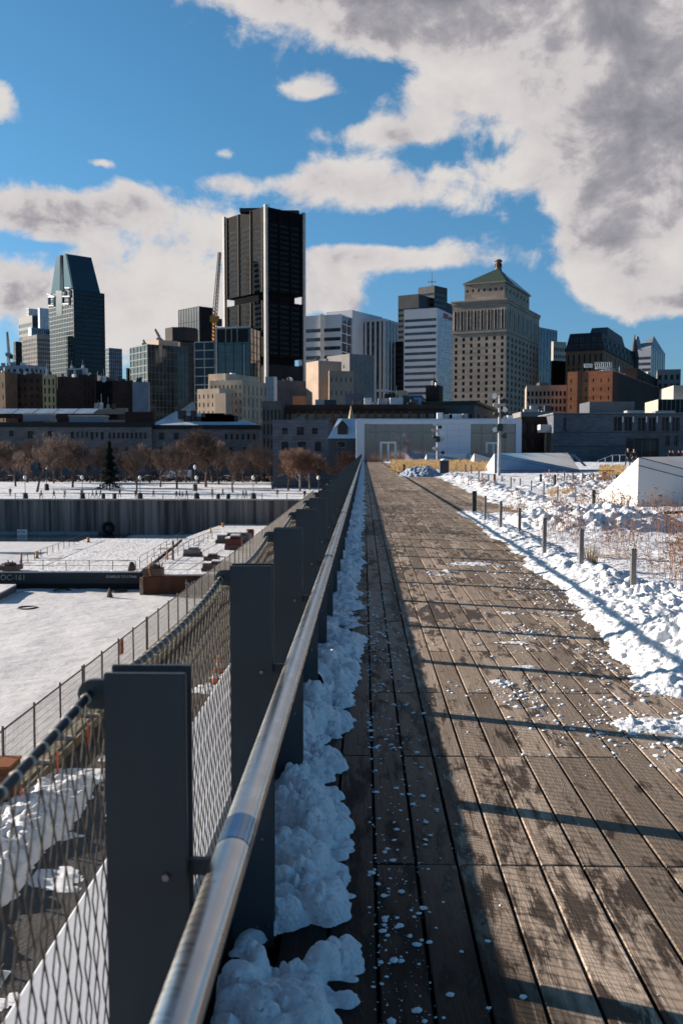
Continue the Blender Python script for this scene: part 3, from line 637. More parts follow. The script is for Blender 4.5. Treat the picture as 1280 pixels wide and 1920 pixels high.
# snow bank and rubble on the quay strip
def env_quay(X, Y):
    c = -8.0 + .3 * (vnoise(Y * 1.0, X * 0, .5, 91) - .5)
    w = .75 + .4 * (vnoise(Y * 1.0, X * 0 + 4, .8, 93) - .3)
    return .62 * np.clip(1.2 - ((X - c) / w) ** 2, 0, 1) ** .6 * (.3 + .9 * vnoise(X, Y, 1.2, 92)) * np.clip((26 - Y) / 3, 0, 1)
stuff(lumps('quay_snow_bank', -9.0, -5.6, 8, 27, .05, env_quay, 9000, .05, .22, bank_m, 12, base=-7.25))
def env_q2(X, Y): return .12 * np.clip((vnoise(X, Y, .9, 95) - .60) * 6, 0, 1)
stuff(lumps('quay_slush', -7.6, -2, 8, 40, .07, env_q2, 5000, .03, .14, bank_m, 13, base=-7.25, floor=.02))
# ================================================================== BARGES
GZ = -7.25
navy = mat('hull_navy', (.018, .026, .034), .5, col2=(.03, .034, .036), scale=.4, bump=.05)
black_hull = mat('hull_black', (.006, .007, .009), .6, scale=1)
rusty = mat('hull_rust', (.09, .035, .02), .85, col2=(.02, .018, .018), scale=.28, stretch=(1, 1, .4), bump=.2, detail=9, lo=.42, hi=.58)
dsnow = snow_mat('deck_snow', (.76, .74, .74), (.58, .56, .57), bump=.4, bscale=2, scale=.25, dirt=(.35, .60, .68, (.25, .2, .18)))
white_paint = mat('white_paint', (.6, .6, .6), .6, scale=3)
dark_rail = mat('dark_rail', (.07, .06, .055), .6, scale=4)
def hull(e, poly, z0, zm, z1, mtop):
    MB().prism(poly, zm, z1).build('hull', mtop, e)
    c = (sum(p[0] for p in poly) / len(poly), sum(p[1] for p in poly) / len(poly))
    MB().prism([(c[0] + (x - c[0]) * .999, c[1] + (y - c[1]) * .999) for x, y in poly], z0, zm - .003).build('lower_hull', black_hull, e)
    MB().prism([(c[0] + (x - c[0]) * .992, c[1] + (y - c[1]) * .992) for x, y in poly], z1 + .002, z1 + .16).build('snow_cover', dsnow, e)
b1 = empty('barge', (0, 0, 0), 'long dark blue flat barge with snow covered deck and painted number at its left end', 'barge', 'moored flat barges')
def gp(px, py, z=-11.95): return ground(px, py, z)
P1 = [gp(-60, 1074), gp(266, 1073), gp(352, 1011), gp(163, 1010), gp(31, 1062), gp(-60, 1070)]
P1 = [gp(-150, 1074.5), gp(264, 1074), gp(342, 1012), gp(166, 1011), gp(28, 1060), gp(-150, 1062)]
hull(b1, P1, -14.3, -13.15, -11.95, navy)
yf = P1[0][1] - .02
def txt(s, px, py, Y, size, m, parent, name='lettering', depth=.02, rz=0):
    x, z = at(px, py, Y); o = put(name, text_mesh(s, size, m, depth), parent, (x, Y, z), (R(90), 0, rz)); return o
grey_paint = mat('grey_lettering', (.26, .29, .30), .7, scale=3)
txt('OC-161', 1, 1087.5, yf - .05, .86, grey_paint, b1); txt('CHARLIE TO LYNN', 199, 1083.5, yf - .05, .40, mat('pale_lettering', (.42, .43, .43), .7, scale=3), b1)
def railing_line(e, pts, z, h, step, name='deck_railing', n_r=3, m=None, r=.045):
    mb = MB()
    for (a, b) in zip(pts[:-1], pts[1:]):
        L_ = math.dist(a, b); k = max(1, int(L_ / step))
        for i in range(k + 1):
            x, y = a[0] + (b[0] - a[0]) * i / k, a[1] + (b[1] - a[1]) * i / k
            mb.tube((x, y, z), (x + rnd.uniform(-.04, .04), y, z + h), r, n=4)
        for j in range(n_r):
            mb.tube((a[0], a[1], z + h * (j + 1) / n_r), (b[0], b[1], z + h * (j + 1) / n_r - .02), r * .6, n=4)
    return mb.build(name, m or dark_rail, e)
railing_line(b1, [gp(38, 1072), gp(255, 1072)], -11.8, 1.15, 2.6, n_r=2)
railing_line(b1, [gp(40, 1062), gp(165, 1013)], -11.8, 1.0, 2.6, n_r=1)
railing_line(b1, [gp(262, 1068), gp(342, 1014)], -11.8, 1.3, 4.5, n_r=2)
b2 = empty('barge', (0, 0, 0), 'rusty brown flat barge with snow covered deck loaded with machinery', 'barge', 'moored flat barges')
P2 = [ground(266, 1081, -11.8), ground(470, 1079, -11.8), ground(585, 986, -11.8), ground(418, 984, -11.8), ground(352, 1008, -11.8)]
hull(b2, P2, -14.3, -12.0, -11.8, rusty)
for c in b2.children:
    if c.name.startswith('lower'): c.data.materials.clear(); c.data.materials.append(rusty)
y2 = P2[0][1] - .02
x0_, z0_ = at(264, 1083, y2); 
MB().box((x0_ - .1, y2 - .12, -14.2), (x0_ + .28, y2 + .2, -11.9)).build('bow_plate', mat('bow_tan', (.36, .27, .19), .8, col2=(.15, .10, .07), scale=2), b2)
yt_ = y2 - .10
txt('L  -', 348, 1093, yt_, .55, white_paint, b2); txt('TROIS', 346, 1099, yt_, .5, white_paint, b2)
railing_line(b2, [ground(285, 1068, -11.7), ground(398, 1012, -11.7)], -11.7, 1.4, 3.2, n_r=2)
railing_line(b2, [ground(300, 1079, -11.7), ground(395, 1078, -11.7)], -11.7, 1.3, 2.8, n_r=2)
machine_m = mat('machine_dark', (.05, .045, .045), .6, col2=(.10, .06, .045), scale=1.5)
orange_m = mat('machine_orange', (.50, .17, .05), .6, col2=(.2, .08, .03), scale=1.5)
yellow_m = mat('machine_yellow', (.50, .30, .06), .6, col2=(.25, .12, .04), scale=1.5)
def gear(px, py, label, name, cat, build, group=None):
    x, y = ground(px, py, -11.64); e = empty(name, (x, y, -11.64), label, cat, group); build(e); e.scale = (.72, .72, .72); return e
def crate_pile(w, h, d, m):
    def f(e):
        r = random.Random(int(w * 100 + h * 37)); mb = MB()
        for k in range(4): mb.box((-w / 2, -d / 2 + d * k / 4, 0), (w / 2, -d / 2 + d * k / 4 + d * .16, h * .35))
        mb.build('skid', machine_m, e)
        MB().box((-w * .46, -d * .45, h * .35), (w * .40, d * .45, h * .8)).box((-w * .2, -d * .3, h * .8), (w * .3, d * .3, h)).build('load', m, e)
        MB().box((-w * .47, -d * .46, h * .81), (-w * .21, d * .46, h * .9)).box((-w * .2, -d * .3, h * 1.001), (w * .3, d * .3, h * 1.1)).build('snow_cap', dsnow, e)
    return f
gear(398, 1060, 'boxy dark pump unit capped with snow at the front of the rusty barge', 'pump_unit', 'pump', crate_pile(2.6, 1.9, 3, machine_m))
gear(362, 1042, 'grey winch box with a long skid behind the front pump on the rusty barge', 'winch_box', 'winch', crate_pile(3.0, 1.5, 3, mat('machine_grey', (.2, .19, .18), .7, scale=1)))
gear(442, 1017, 'wide stack of dark steel sheets in the middle of the rusty barge', 'sheet_stack', 'steel stack', crate_pile(7.5, 2.0, 5, mat('sheet_steel', (.11, .11, .12), .6, scale=1)))
gear(440, 1030, 'dark red engine housing with a snowy top beside the steel stack on the barge', 'engine_housing', 'engine', crate_pile(3.4, 2.6, 3, mat('machine_red', (.12, .03, .025), .6, scale=1)))
gear(410, 1070, 'long low tangle of blue and black hose reels at the barge corner', 'hose_reel', 'hose reel', crate_pile(5, 1.5, 2.5, machine_m))
gear(469, 1012, 'dark red drum at the right end of the steel stack on the barge', 'fuel_drum', 'drum', lambda e: MB().lathe([(.8, 0), (.85, .1), (.8, .2), (.8, 1.2), (.86, 1.3), (.8, 2.2)], n=14).build('drum_body', mat('drum_red', (.09, .025, .02), .6, scale=2), e))
def spiky(n, h, m, w=2.0):
    def f(e):
        r = random.Random(n * 7); mb = MB()
        for k in range(n):
            a = r.uniform(0, 6.28); q = r.uniform(0, w * .5); x, y = q * math.cos(a), q * math.sin(a)
            mb.tube((x, y, 0), (x + r.uniform(-.3, .3), y, r.uniform(.4, 1) * h), r.uniform(.06, .14), n=5)
        mb.build('levers', m, e); MB().box((-w * .5, -w * .4, 0), (w * .5, w * .4, .45 * h)).lathe([(w * .3, 0), (w * .34, .5 * h), (w * .15, .6 * h)], (0, 0, .2), 10).build('drum_housing', machine_m, e)
    return f
gear(288, 1078, 'rust coloured mooring winch with upright levers at the corner between the two barges', 'mooring_winch', 'winch', spiky(12, 2.4, orange_m, 2.8))
gear(18, 1068, 'dark winch heap standing on the left end of the blue barge', 'mooring_winch', 'winch', spiky(7, 1.6, machine_m, 3.4))
gear(247, 1070, 'rounded black fender lump standing at the right end of the blue barge', 'fender', 'fender', lambda e: MB().lathe([(.55, 0), (.6, .5), (.5, 1.0), (.25, 1.35), (.1, 1.4)], n=12).build('fender_body', machine_m, e, True))
for i, (px, py, m, lb, h) in enumerate([(41, 1059, orange_m, 'orange post standing at the left corner of the blue barge', 1.9), (70, 1047, yellow_m, 'yellow bollard on the back edge of the blue barge', 1.2), (314, 1052, orange_m, 'orange coat of a lifebuoy stand in the gap between the barges', 1.8), (325, 1053, machine_m, 'tall dark red mooring post between the two barges', 3.4), (166, 1017, orange_m, 'small orange marker at the far left corner of the blue barge', 1.0), (418, 990, orange_m, 'orange bin heap at the far end of the rusty barge', 1.2), (395, 1003, yellow_m, 'pale yellow drum cluster at the far left edge of the rusty barge', 1.6)]):
    x, y = ground(px, py, -11.8); w = .2 if h > 1.5 else .36; h *= .75
    e = empty('mooring_post', (x, y, -11.8), lb, 'post'); MB().lathe([(w * .8, 0), (w * .6, .1), (w * .5, h * .8), (w * .75, h * .85), (w * .6, h)], n=9).build('post_shaft', m, e); MB().lathe([(w * .9, 0), (w * .9, .1)], n=9).build('foot_plate', machine_m, e)
# floating dock corner lower left
fd = empty('floating_dock', (0, 0, 0), 'small snow topped grey floating dock at the left edge below the blue barge', 'dock')
a, b, c_, d = ground(-40, 1118, -13.1), ground(-5, 1117, -13.1), ground(31, 1098, -13.1), ground(-40, 1097, -13.1)
MB().prism([a, b, c_, d], -14.2, -13.1).build('dock_side', mat('dock_grey', (.12, .12, .13), .7, scale=2), fd); MB().prism([a, b, c_, d], -13.098, -12.95).build('snow_cover', dsnow, fd)
for (px, py) in ((117, 1110), (222, 1110), (52, 1143)):
    x, y = ground(px, py, -13.9); e = MB()
    for k in range(14):
        t0_, t1_ = 2 * math.pi * k / 14, 2 * math.pi * (k + 1) / 14; e.tube((x + .85 * math.cos(t0_), y + .85 * math.sin(t0_), -13.82), (x + .85 * math.cos(t1_), y + .85 * math.sin(t1_), -13.82), .2, n=6)
    tag(e.build('frozen_fender', machine_m), {117: 'dark tyre frozen in the ice below the middle of the blue barge', 222: 'dark tyre frozen in the ice below the right end of the blue barge', 52: 'dark tyre lying alone on the open ice'}[px], 'tyre', 'tyres frozen into the ice')
x, y = ground(206, 1123, -13.9); tag(MB().lathe([(.3, 0), (.34, .3), (.12, 1.0), (.02, 1.2)], (x, y, -13.9), 8).build('ice_marker', machine_m), 'small dark marker standing on the ice in front of the barge', 'marker')
# tyre fender on the wall, chain, sign
tx, tz = at(204, 990, PY0 - .6); te = empty('tyre_fender', (tx, PY0 - .75, tz), 'huge black tyre hanging by a chain on the stained quay wall', 'tyre fender')
mb = MB(); n = 22
for k in range(n):
    t0_, t1_ = 2 * math.pi * k / n, 2 * math.pi * (k + 1) / n
    mb.tube((.85 * math.cos(t0_), 0, .85 * math.sin(t0_)), (.85 * math.cos(t1_), 0, .85 * math.sin(t1_)), .36, n=8, cap=False)
mb.build('tyre', black_hull, te, True); MB().tube((0, -.1, .8), (0, .15, 4.4), .10, n=6).build('chain', dark_rail, te)
sx_, sz_ = at(42, 1000, PY0 - 2.6); se = empty('quay_sign', (sx_, PY0 - 2.6, sz_), 'white rectangular sign with red letters low on the quay wall', 'sign')
MB().box((-.95, 0, -.72), (.95, .08, .72)).build('board', mat('sign_white', (.85, .80, .82), .6, scale=3), se)
MB().box((-.08, .1, -2.1), (.08, .2, -.7)).build('post', dark_rail, se)
put('lettering', text_mesh('N EA', .62, mat('sign_red', (.28, .12, .15), .6, scale=3), .01), se, (-.80, -.015, .10), (R(90), 0, 0))
put('lettering', text_mesh('- - - - - -', .25, mat('sign_grey', (.3, .3, .3), .6, scale=3), .01), se, (-.80, -.015, -.42), (R(90), 0, 0))

# ================================================================== PROMENADE
lamp_m = mat('lamp_post_green', (.02, .03, .03), .5, scale=3); globe_m = mat('lamp_globe', (.85, .83, .80), .35, scale=3)
def lamp0(h=3.6):
    e = empty('street_lamp', (0, 0, 0), None, 'street lamp', 'globe lamps along the promenade')
    MB().lathe([(.50, 0), (.55, .15), (.48, .9), (.56, 1.0), (.2, 1.15)], n=10).build('base', lamp_m, e)
    MB().tube((0, 0, 1.1), (0, 0, h), .07, .05, n=7).build('post', lamp_m, e)
    MB().lathe([(.10, h), (.24, h + .12), (.32, h + .38), (.22, h + .68), (.06, h + .8)], n=12).build('globe', globe_m, e, True)
    return e
L0 = lamp0(); lamps = []
for i, (px, lb) in enumerate([(48, 'first'), (155, 'second'), (263, 'third'), (369, 'fourth'), (475, 'fifth'), (597, 'sixth')]):
    o = L0 if i == 0 else copy_tree(L0); Y = PY0 + 2.2; x, _ = at(px, 930, Y); o.location = (x, Y, GZ)
    o['label'] = f'white globe lamp at the quay railing, {lb} from the left'
for (px, Y, lb) in ((88, 215, 'dark lamp post with a white globe farther back on the snow, left of the evergreen'), (366, 213, 'dark lamp post with a white globe farther back, beside the parcel van')):
    o = copy_tree(L0); x, _ = at(px, 910, Y); o.location = (x, Y, GZ); o.scale = (1.05, 1.05, 1.35); o['label'] = lb
pr = empty('quay_railing', (0, PY0 + .1, -7.12), 'low dark railing along the top edge of the stained quay wall', 'railing')
mb = MB()
for k in range(0, 60): mb.tube((-68 + k * 1.0, 0, 0), (-68 + k * 1.0, 0, .95), .03, n=4)
for i in range(24): put('post', po_me, pr, (-120 + i * 4.6, 0, 0), None, (2.2, 2.2, .62))
MB().tube((-400, 0, .98), (-9.5, 0, .98), .035, n=5).build('top_rail', dark_rail, pr); MB().tube((-400, 0, .5), (-9.5, 0, .5), .02, n=4).build('lower_rail', dark_rail, pr)
for i, px in enumerate((194, 215, 409, 428)):
    Y = PY0 + 1.5; x, _ = at(px, 930, Y); e = empty('litter_barrel', (x, Y, GZ), f'squat dark barrel on the promenade, {["left of the pair beside the walking group", "right of the pair beside the walking group", "left of the pair beyond the fourth lamp", "right of the pair beyond the fourth lamp"][i]}', 'barrel', 'dark barrels on the promenade')
    MB().lathe([(.32, 0), (.38, .1), (.38, .85), (.34, .95)], n=10).build('barrel_body', lamp_m, e); MB().lathe([(.40, .95), (.36, 1.05)], n=10).build('lid', machine_m, e)
hb = MB(); rh = random.Random(11)
for k in range(5200):
    x = rh.uniform(-130, -12); y = rh.uniform(276, 280); z = GZ + rh.uniform(0, 1.5); s = rh.uniform(.15, .45)
    a = rh.uniform(0, 3.14); hb.face([(x - s * math.cos(a), y - s * math.sin(a), z), (x + s * math.cos(a), y + s * math.sin(a), z), (x + rh.uniform(-.1, .1), y, z + s)])
tag(hb.build('hedge', mat('bare_hedge', (.085, .052, .045), .9, col2=(.05, .035, .035), scale=.3)), 'long low brown bare hedge behind the snowy promenade', 'hedge')

# ---------------------------------------------------------------- cars
def car_mesh(L_=4.4, Wd=1.8, H=1.45, van=False):
    mb = MB(); h = Wd / 2
    if van: prof = [(-L_ / 2, .45), (-L_ / 2, 1.0), (-L_ / 2 + .5, 1.25), (-L_ / 2 + 1.0, 2.0), (-L_ / 2 + 1.6, 2.3), (-L_ / 2 + 1.62, 2.75), (L_ / 2, 2.75), (L_ / 2, .45)]
    else: prof = [(-L_ / 2, .35), (-L_ / 2, .72), (-L_ / 2 + .9, .88), (-L_ / 2 + 1.55, H), (L_ / 2 - 1.3, H), (L_ / 2 - .45, .95), (L_ / 2, .9), (L_ / 2, .35)]
    n = len(prof); vs = [(x, -h, z) for x, z in prof] + [(x, h, z) for x, z in prof]
    mb.mesh(vs, [tuple(range(n)), tuple(range(2 * n - 1, n - 1, -1))] + [(i, n + i, n + (i + 1) % n, (i + 1) % n) for i in range(n)])
    return mb
car_glass = mat('car_glass', (.02, .025, .03), .1, scale=3); tyre_m = mat('tyre_rubber', (.012, .012, .012), .8, scale=9)
wheel_me = MB().tube((0, -.11, 0), (0, .11, 0), .32, n=14).data('tyre', tyre_m); rim_me = MB().tube((0, -.125, 0), (0, .125, 0), .18, n=10).data('rim', mat('rim', (.5, .5, .5), .3, .9, scale=9))
def car(px, py, Y, m, label, van=False, name='parked_car', cat='car', group='vehicles parked along the street'):
    x, _ = at(px, py, Y); e = empty(name, (x, Y, GZ + .05), label, cat, group); L_ = 6.6 if van else 4.5
    car_mesh(L_, 1.85, van=van).build('body', m, e, bevel=.06)
    if van: MB().box((-L_ / 2 + .95, -.94, 1.3), (-L_ / 2 + 1.55, .94, 1.95)).build('side_window', car_glass, e)
    else:
        MB().face([(-1.35, -.93, .93), (1.45, -.93, .96), (.95, -.93, 1.37), (-.72, -.93, 1.37)]).build('side_window', car_glass, e)
        MB().box((-L_ / 2 + 1.5, -.88, 1.45), (L_ / 2 - 1.35, .88, 1.53)).build('roof_snow', roof_snow, e)
    for sx in (-1, 1):
        for sy in (-1, 1):
            w = put('wheel', wheel_me, e, (sx * (L_ / 2 - .85), sy * .84, .33)); put('rim', rim_me, w)
    MB().box((-L_ / 2 - .03, -.8, .6), (-L_ / 2 + .02, -.5, .75)).build('headlight', globe_m, e); MB().box((-L_ / 2 - .03, .5, .6), (-L_ / 2 + .02, .8, .75)).build('headlight', globe_m, e)
    return e
cw_ = mat('car_white', (.55, .57, .60), .35, scale=3); cb_ = mat('car_blue', (.10, .22, .36), .3, scale=3); cd_ = mat('car_dark', (.03, .035, .045), .3, scale=3); cs_ = mat('car_silver', (.3, .34, .38), .3, .4, scale=3)
VY = 291
v = car(330, 900, VY, mat('van_white', (.55, .60, .68), .4, scale=2), 'white parcel van with dark blue and red lettering parked behind the bare trees', True, 'delivery_van', 'van')
v.scale = (1.45, 1.1, 1.15)
put('lettering', text_mesh('Fed', 1.35, mat('letter_blue', (.05, .04, .22), .5, scale=3), .02), v, (-1.15, -1.0, 1.25), (R(90), 0, 0), (1, 1, 1))
put('lettering', text_mesh('Ex', 1.35, mat('letter_red', (.35, .02, .05), .5, scale=3), .02), v, (1.05, -1.0, 1.25), (R(90), 0, 0), (1, 1, 1))
for (px, m, lb) in ((210, cb_, 'pale blue car behind the evergreen tree'), (277, cd_, 'dark car parked just left of the parcel van'), (572, cs_, 'light blue car near the right end of the street beside the last lamp'), (476, cd_, 'dark car half hidden behind the fifth lamp'), (500, cb_, 'blue car with a snowy roof parked right of the fifth lamp'), (150, cd_, 'dark car parked behind the second lamp'), (20, cs_, 'silver car at the left end of the street'), (425, cw_, 'white car parked between the parcel van and the fifth lamp')):
    car(px, 905, 291.5, m, lb)

# ---------------------------------------------------------------- bare trees
bark = mat('bark', (.10, .068, .055), .9, col2=(.05, .036, .032), scale=3, stretch=(1, 1, .3)); twig_m = mat('twigs', (.19, .125, .095), .9, col2=(.11, .075, .062), scale=.4)
bark_pale = mat('pale_bark', (.42, .33, .27), .9, scale=2); twig_o = mat('orange_twigs', (.22, .12, .075), .9, col2=(.13, .07, .05), scale=.4)
def tree_meshes(seed, h=11.0, spread=1.0, depth=6, bm=None, tm_=None):
    r = random.Random(seed); tr = MB(); cr = MB()
    def branch(p, d, L_, rad, lev):
        segs = 3 if lev < 3 else 2; q = p
        for s in range(segs):
            d2 = (d + Vector((r.uniform(-1, 1), r.uniform(-1, 1), r.uniform(-.3, .5))) * .16).normalized()
            e = q + d2 * L_ / segs; r0 = rad * (1 - .35 * s / segs); r1 = rad * (1 - .35 * (s + 1) / segs)
            (tr if lev <= 1 else cr).tube(q, e, max(r0, .022), max(r1, .018), n=6 if lev <= 1 else 3, cap=False)
            q = e; d = d2
            if lev >= (0 if s else 1) and lev < depth and s < segs - 1 and r.random() < .95:
                sd = (d * .6 + Vector((r.uniform(-1, 1), r.uniform(-1, 1), r.uniform(-.1, .7))) * .9).normalized(); branch(q, sd, L_ * r.uniform(.5, .7), rad * .5, lev + 1)
        if lev < depth:
            for k in range(3 if lev < 4 else 2):
                a = r.uniform(0, 6.28); w = r.uniform(.25, .75) * spread
                sd = (d * .8 + Vector((math.cos(a) * w, math.sin(a) * w, r.uniform(.05, .45)))).normalized(); branch(q, sd, L_ * r.uniform(.62, .82), rad * .62, lev + 1)
    branch(Vector((0, 0, 0)), Vector((0, 0, 1)), h * .30, h * .020, 0)
    zz = max(v[2] for v in cr.v); s = h / zz
    for b in (tr, cr): b.v = [(x * s, y * s, z * s) for x, y, z in b.v]
    return tr.data('trunk', bm or bark), cr.data('crown', tm_ or twig_m)
TV = [tree_meshes(s, 11, sp, dd) for s, sp, dd in ((1, .85, 6), (5, 1.0, 7), (9, .75, 6), (14, .9, 6))]
def tree(px, py_top, Y, k, label, sc=None, name='bare_tree', cat='tree', group='bare trees along the promenade', z=GZ, meshes=None):
    x, zt = at(px, py_top, Y); h = (zt - z) / 11.0; e = empty(name, (x, Y, z), label, cat, group, rz=rnd.uniform(0, 6.28))
    a, b = (meshes or TV[k]); w = sc or h
    put('trunk', a, e, scale=(w * 1.2, w * 1.2, h)); put('crown', b, e, scale=(w * 1.2, w * 1.2, h)); return e
for i, (px, pt, Y, k, lb) in enumerate([
        (68, 808, 206, 0, 'bare tree with a thick trunk between the first and second lamps'), (135, 818, 232, 1, 'bare tree just left of the second lamp'),
        (28, 826, 240, 2, 'bare tree at the left edge of the promenade'), (255, 832, 204, 3, 'bare tree whose trunk stands just left of the third lamp'),
        (100, 830, 262, 3, 'bare tree farther back behind the trees left of the second lamp'), (168, 840, 266, 0, 'small bare tree immediately left of the evergreen'),
        (300, 836, 235, 2, 'bare tree right of the third lamp, left of the parcel van'), (331, 826, 226, 0, 'bare tree standing in front of the parcel van'),
        (385, 798, 236, 1, 'tallest bare tree with a wide crown right of the parcel van'), (410, 822, 256, 2, 'bare tree behind the tallest one'), (436, 842, 205, 3, 'low spreading bare tree left of the fifth lamp'),
        (372, 815, 262, 3, 'bare tree crown behind the left half of the tallest tree'),
        (511, 826, 222, 0, 'bare tree with a dark trunk right of the fifth lamp'), (480, 838, 262, 1, 'bare tree behind the fifth lamp'), (540, 838, 216, 2, 'bare tree before the grey stone house'), (235, 846, 270, 1, 'bare tree right behind the evergreen'), (-12, 820, 228, 1, 'bare tree cut by the left edge of the view'),
        (50, 822, 270, 2, 'bare tree far back behind the first lamp'), (190, 824, 272, 3, 'bare tree far back just left of the evergreen top'), (280, 828, 268, 0, 'bare tree far back right of the third lamp'),
        (348, 822, 272, 2, 'bare tree far back beside the left end of the parcel van'), (455, 836, 270, 0, 'bare tree far back just left of the fifth lamp'), (600, 846, 222, 3, 'bare tree nearest the railing, before the grey stone house'), (115, 822, 272, 1, 'bare tree far back between the first and second lamps'), (398, 812, 270, 0, 'bare tree far back behind the right half of the tallest tree')]):
    tree(px, pt, Y, k, lb)
PT = tree_meshes(22, 11, .8, 6, bark_pale, twig_o)
tree(562, 838, 212, 0, 'bare tree with pale trunks and orange twigs left of the last lamp', meshes=PT); tree(580, 842, 218, 0, 'slim pale stemmed tree just right of the other pale tree', meshes=PT)
tree(645, 843, 200, 0, 'small orange brown bare tree beside the glass pavilion corner', meshes=PT); 
# evergreen
x, zt = at(205, 826, 214); h = zt - GZ; ev = empty('evergreen_tree', (x, 214, GZ), 'dark conical evergreen in front of the long stone warehouse', 'tree')
MB().tube((0, 0, 0), (0, 0, h * .95), .22, .03, n=7).build('trunk', bark, ev); mb = MB(); re_ = random.Random(3)
for k in range(2600):
    t = re_.random() ** .8; z = h * (.1 + .88 * t); w = (1 - t) * h * .26 + .12; w *= .75 + .35 * math.sin(t * 40) ; a = re_.uniform(0, 6.28); q = re_.uniform(.35, 1) * w; L_ = re_.uniform(.3, .7)
    p = Vector((q * math.cos(a), q * math.sin(a), z - q * .25)); d = Vector((math.cos(a), math.sin(a), -.45)) * L_; sd = Vector((-math.sin(a), math.cos(a), 0)) * L_ * .35
    mb.face([p - d * .5 - sd, p + d * .6, p - d * .5 + sd]); mb.face([p - d * .4 + Vector((0, 0, .15)), p + d * .5 - sd * .4, p + Vector((0, 0, -.25))])
mb.build('crown', mat('needles', (.022, .032, .024), .9, col2=(.012, .02, .016), scale=1), ev)

# ---------------------------------------------------------------- people
def skin_body(name, joints, edges, m, parent, root=0, sub=2, scale=1.0):
    me = bpy.data.meshes.new(name); me.from_pydata([j[:3] for j in joints], edges, []); me.update(); me.materials.append(m)
    o = bpy.data.objects.new(name, me); COL.objects.link(o); md = o.modifiers.new('skin', 'SKIN'); md.use_smooth_shade = True
    for i, j in enumerate(joints): me.skin_vertices[0].data[i].radius = (j[3], j[4] if len(j) > 4 else j[3])
    for v_ in me.skin_vertices[0].data: v_.use_root = False
    me.skin_vertices[0].data[root].use_root = True
    s = o.modifiers.new('sub', 'SUBSURF'); s.levels = sub; s.render_levels = sub
    bpy.context.view_layer.update(); dg = bpy.context.evaluated_depsgraph_get(); m2 = bpy.data.meshes.new_from_object(o.evaluated_get(dg)); m2.name = name
    bpy.data.objects.remove(o); bpy.data.meshes.remove(me); m2.polygons.foreach_set('use_smooth', [True] * len(m2.polygons))
    o = bpy.data.objects.new(name, m2); COL.objects.link(o); o.parent = parent; return o
skin_m = mat('skin', (.42, .25, .18), .6, scale=8); hair_m = mat('hair', (.03, .02, .015), .7, scale=20)
def person(loc, rz, label, coat, trousers, hat, stride=.28, h=1.74, group=None, arm=.1, fingers=False, longc=False):
    e = empty('person', loc, label, 'person', group, rz); s = h / 1.74; st = stride
    J = []; E = []
    def j(x, y, z, r, r2=None): J.append((x * s, y * s, z * s, r * s, (r2 or r) * s)); return len(J) - 1
    def c(*a):
        for p, q in zip(a[:-1], a[1:]): E.append((p, q))
    pel = j(0, 0, .94, .125, .10); sp = j(0, 0, 1.15, .13, .095); ch = j(0, -.01, 1.34, .15, .10); nk = j(0, 0, 1.49, .06); h0 = j(0, -.015, 1.56, .065, .075); h1 = j(0, -.02, 1.645, .078, .09); h2 = j(0, -.01, 1.70, .055, .06)
    c(pel, sp, ch, nk, h0, h1, h2)
    nose = j(0, -.115, 1.63, .012); c(h1, nose)
    for sg in (-1, 1):
        ear = j(sg * .082, 0, 1.635, .014); c(h1, ear)
        hip = j(sg * .09, 0, .88, .085); k = j(sg * .095, -sg * st * .5 - .03, .49, .055); a = j(sg * .09, -sg * st * .75 + .05, .09, .038); f = j(sg * .10, -sg * st * .75 - .12, .03, .035, .03); c(pel, hip, k, a, f)
        sh = j(sg * .18, 0, 1.41, .058); el = j(sg * .23, sg * st * .45 + .02, 1.14, .042); wr = j(sg * .22, sg * st * .7 - .1, .91, .027); pa = j(sg * .22, sg * st * .7 - .12, .85, .03, .018); c(ch, sh, el, wr, pa)
        for fi in range(4): g1 = j(sg * .22 + (fi - 1.5) * .004, sg * st * .7 - .145 + (fi) * .018, .80 - (.006 if fi in (1, 2) else 0), .008); g2 = j(sg * .215, sg * st * .7 - .15 + fi * .017, .765 - (.008 if fi in (1, 2) else 0), .006); c(pa, g1, g2)
        th = j(sg * .20, sg * st * .7 - .155, .83, .009); c(pa, th)
    skin_body('body', J, E, skin_m, e, 0, 1)
    J.clear(); E.clear()
    bt = .62 if longc else .84
    a0 = j(0, 0, bt, .165, .13); a1 = j(0, 0, 1.1, .15, .115); a2 = j(0, -.01, 1.34, .175, .12); a3 = j(0, 0, 1.49, .085, .085); c(a0, a1, a2, a3)
    for sg in (-1, 1):
        sh = j(sg * .185, 0, 1.41, .075); el = j(sg * .235, sg * st * .45 + .02, 1.14, .062); wr = j(sg * .225, sg * st * .7 - .09, .93, .046); c(a2, sh, el, wr)
    skin_body('coat', J, E, coat, e, 0, 1)
    J.clear(); E.clear(); p0 = j(0, 0, .93, .14, .115)
    for sg in (-1, 1):
        hip = j(sg * .09, 0, .86, .095); k = j(sg * .095, -sg * st * .5 - .03, .49, .068); a = j(sg * .09, -sg * st * .75 + .045, .12, .054); c(p0, hip, k, a)
    skin_body('trousers', J, E, trousers, e, 0, 1)
    J.clear(); E.clear()
    for sg in (-1, 1):
        a = j(sg * .09, -sg * st * .75 + .06, .06, .052, .045); f = j(sg * .10, -sg * st * .75 - .15, .04, .045, .035); c(a, f)
        m_ = MB()
    J2 = [list(J)[:2], list(J)[2:]]
    for jj in J2:
        skin_body('boot', [tuple(x) for x in jj], [(0, 1)], machine_m, e, 0, 1)
    J.clear(); E.clear(); a = j(0, .012, 1.665, .09, .095); b = j(0, .0, 1.735, .062, .065); c(a, b)
    skin_body('hat' if hat is not hair_m else 'hair', J, E, hat, e, 0, 1)
    return e
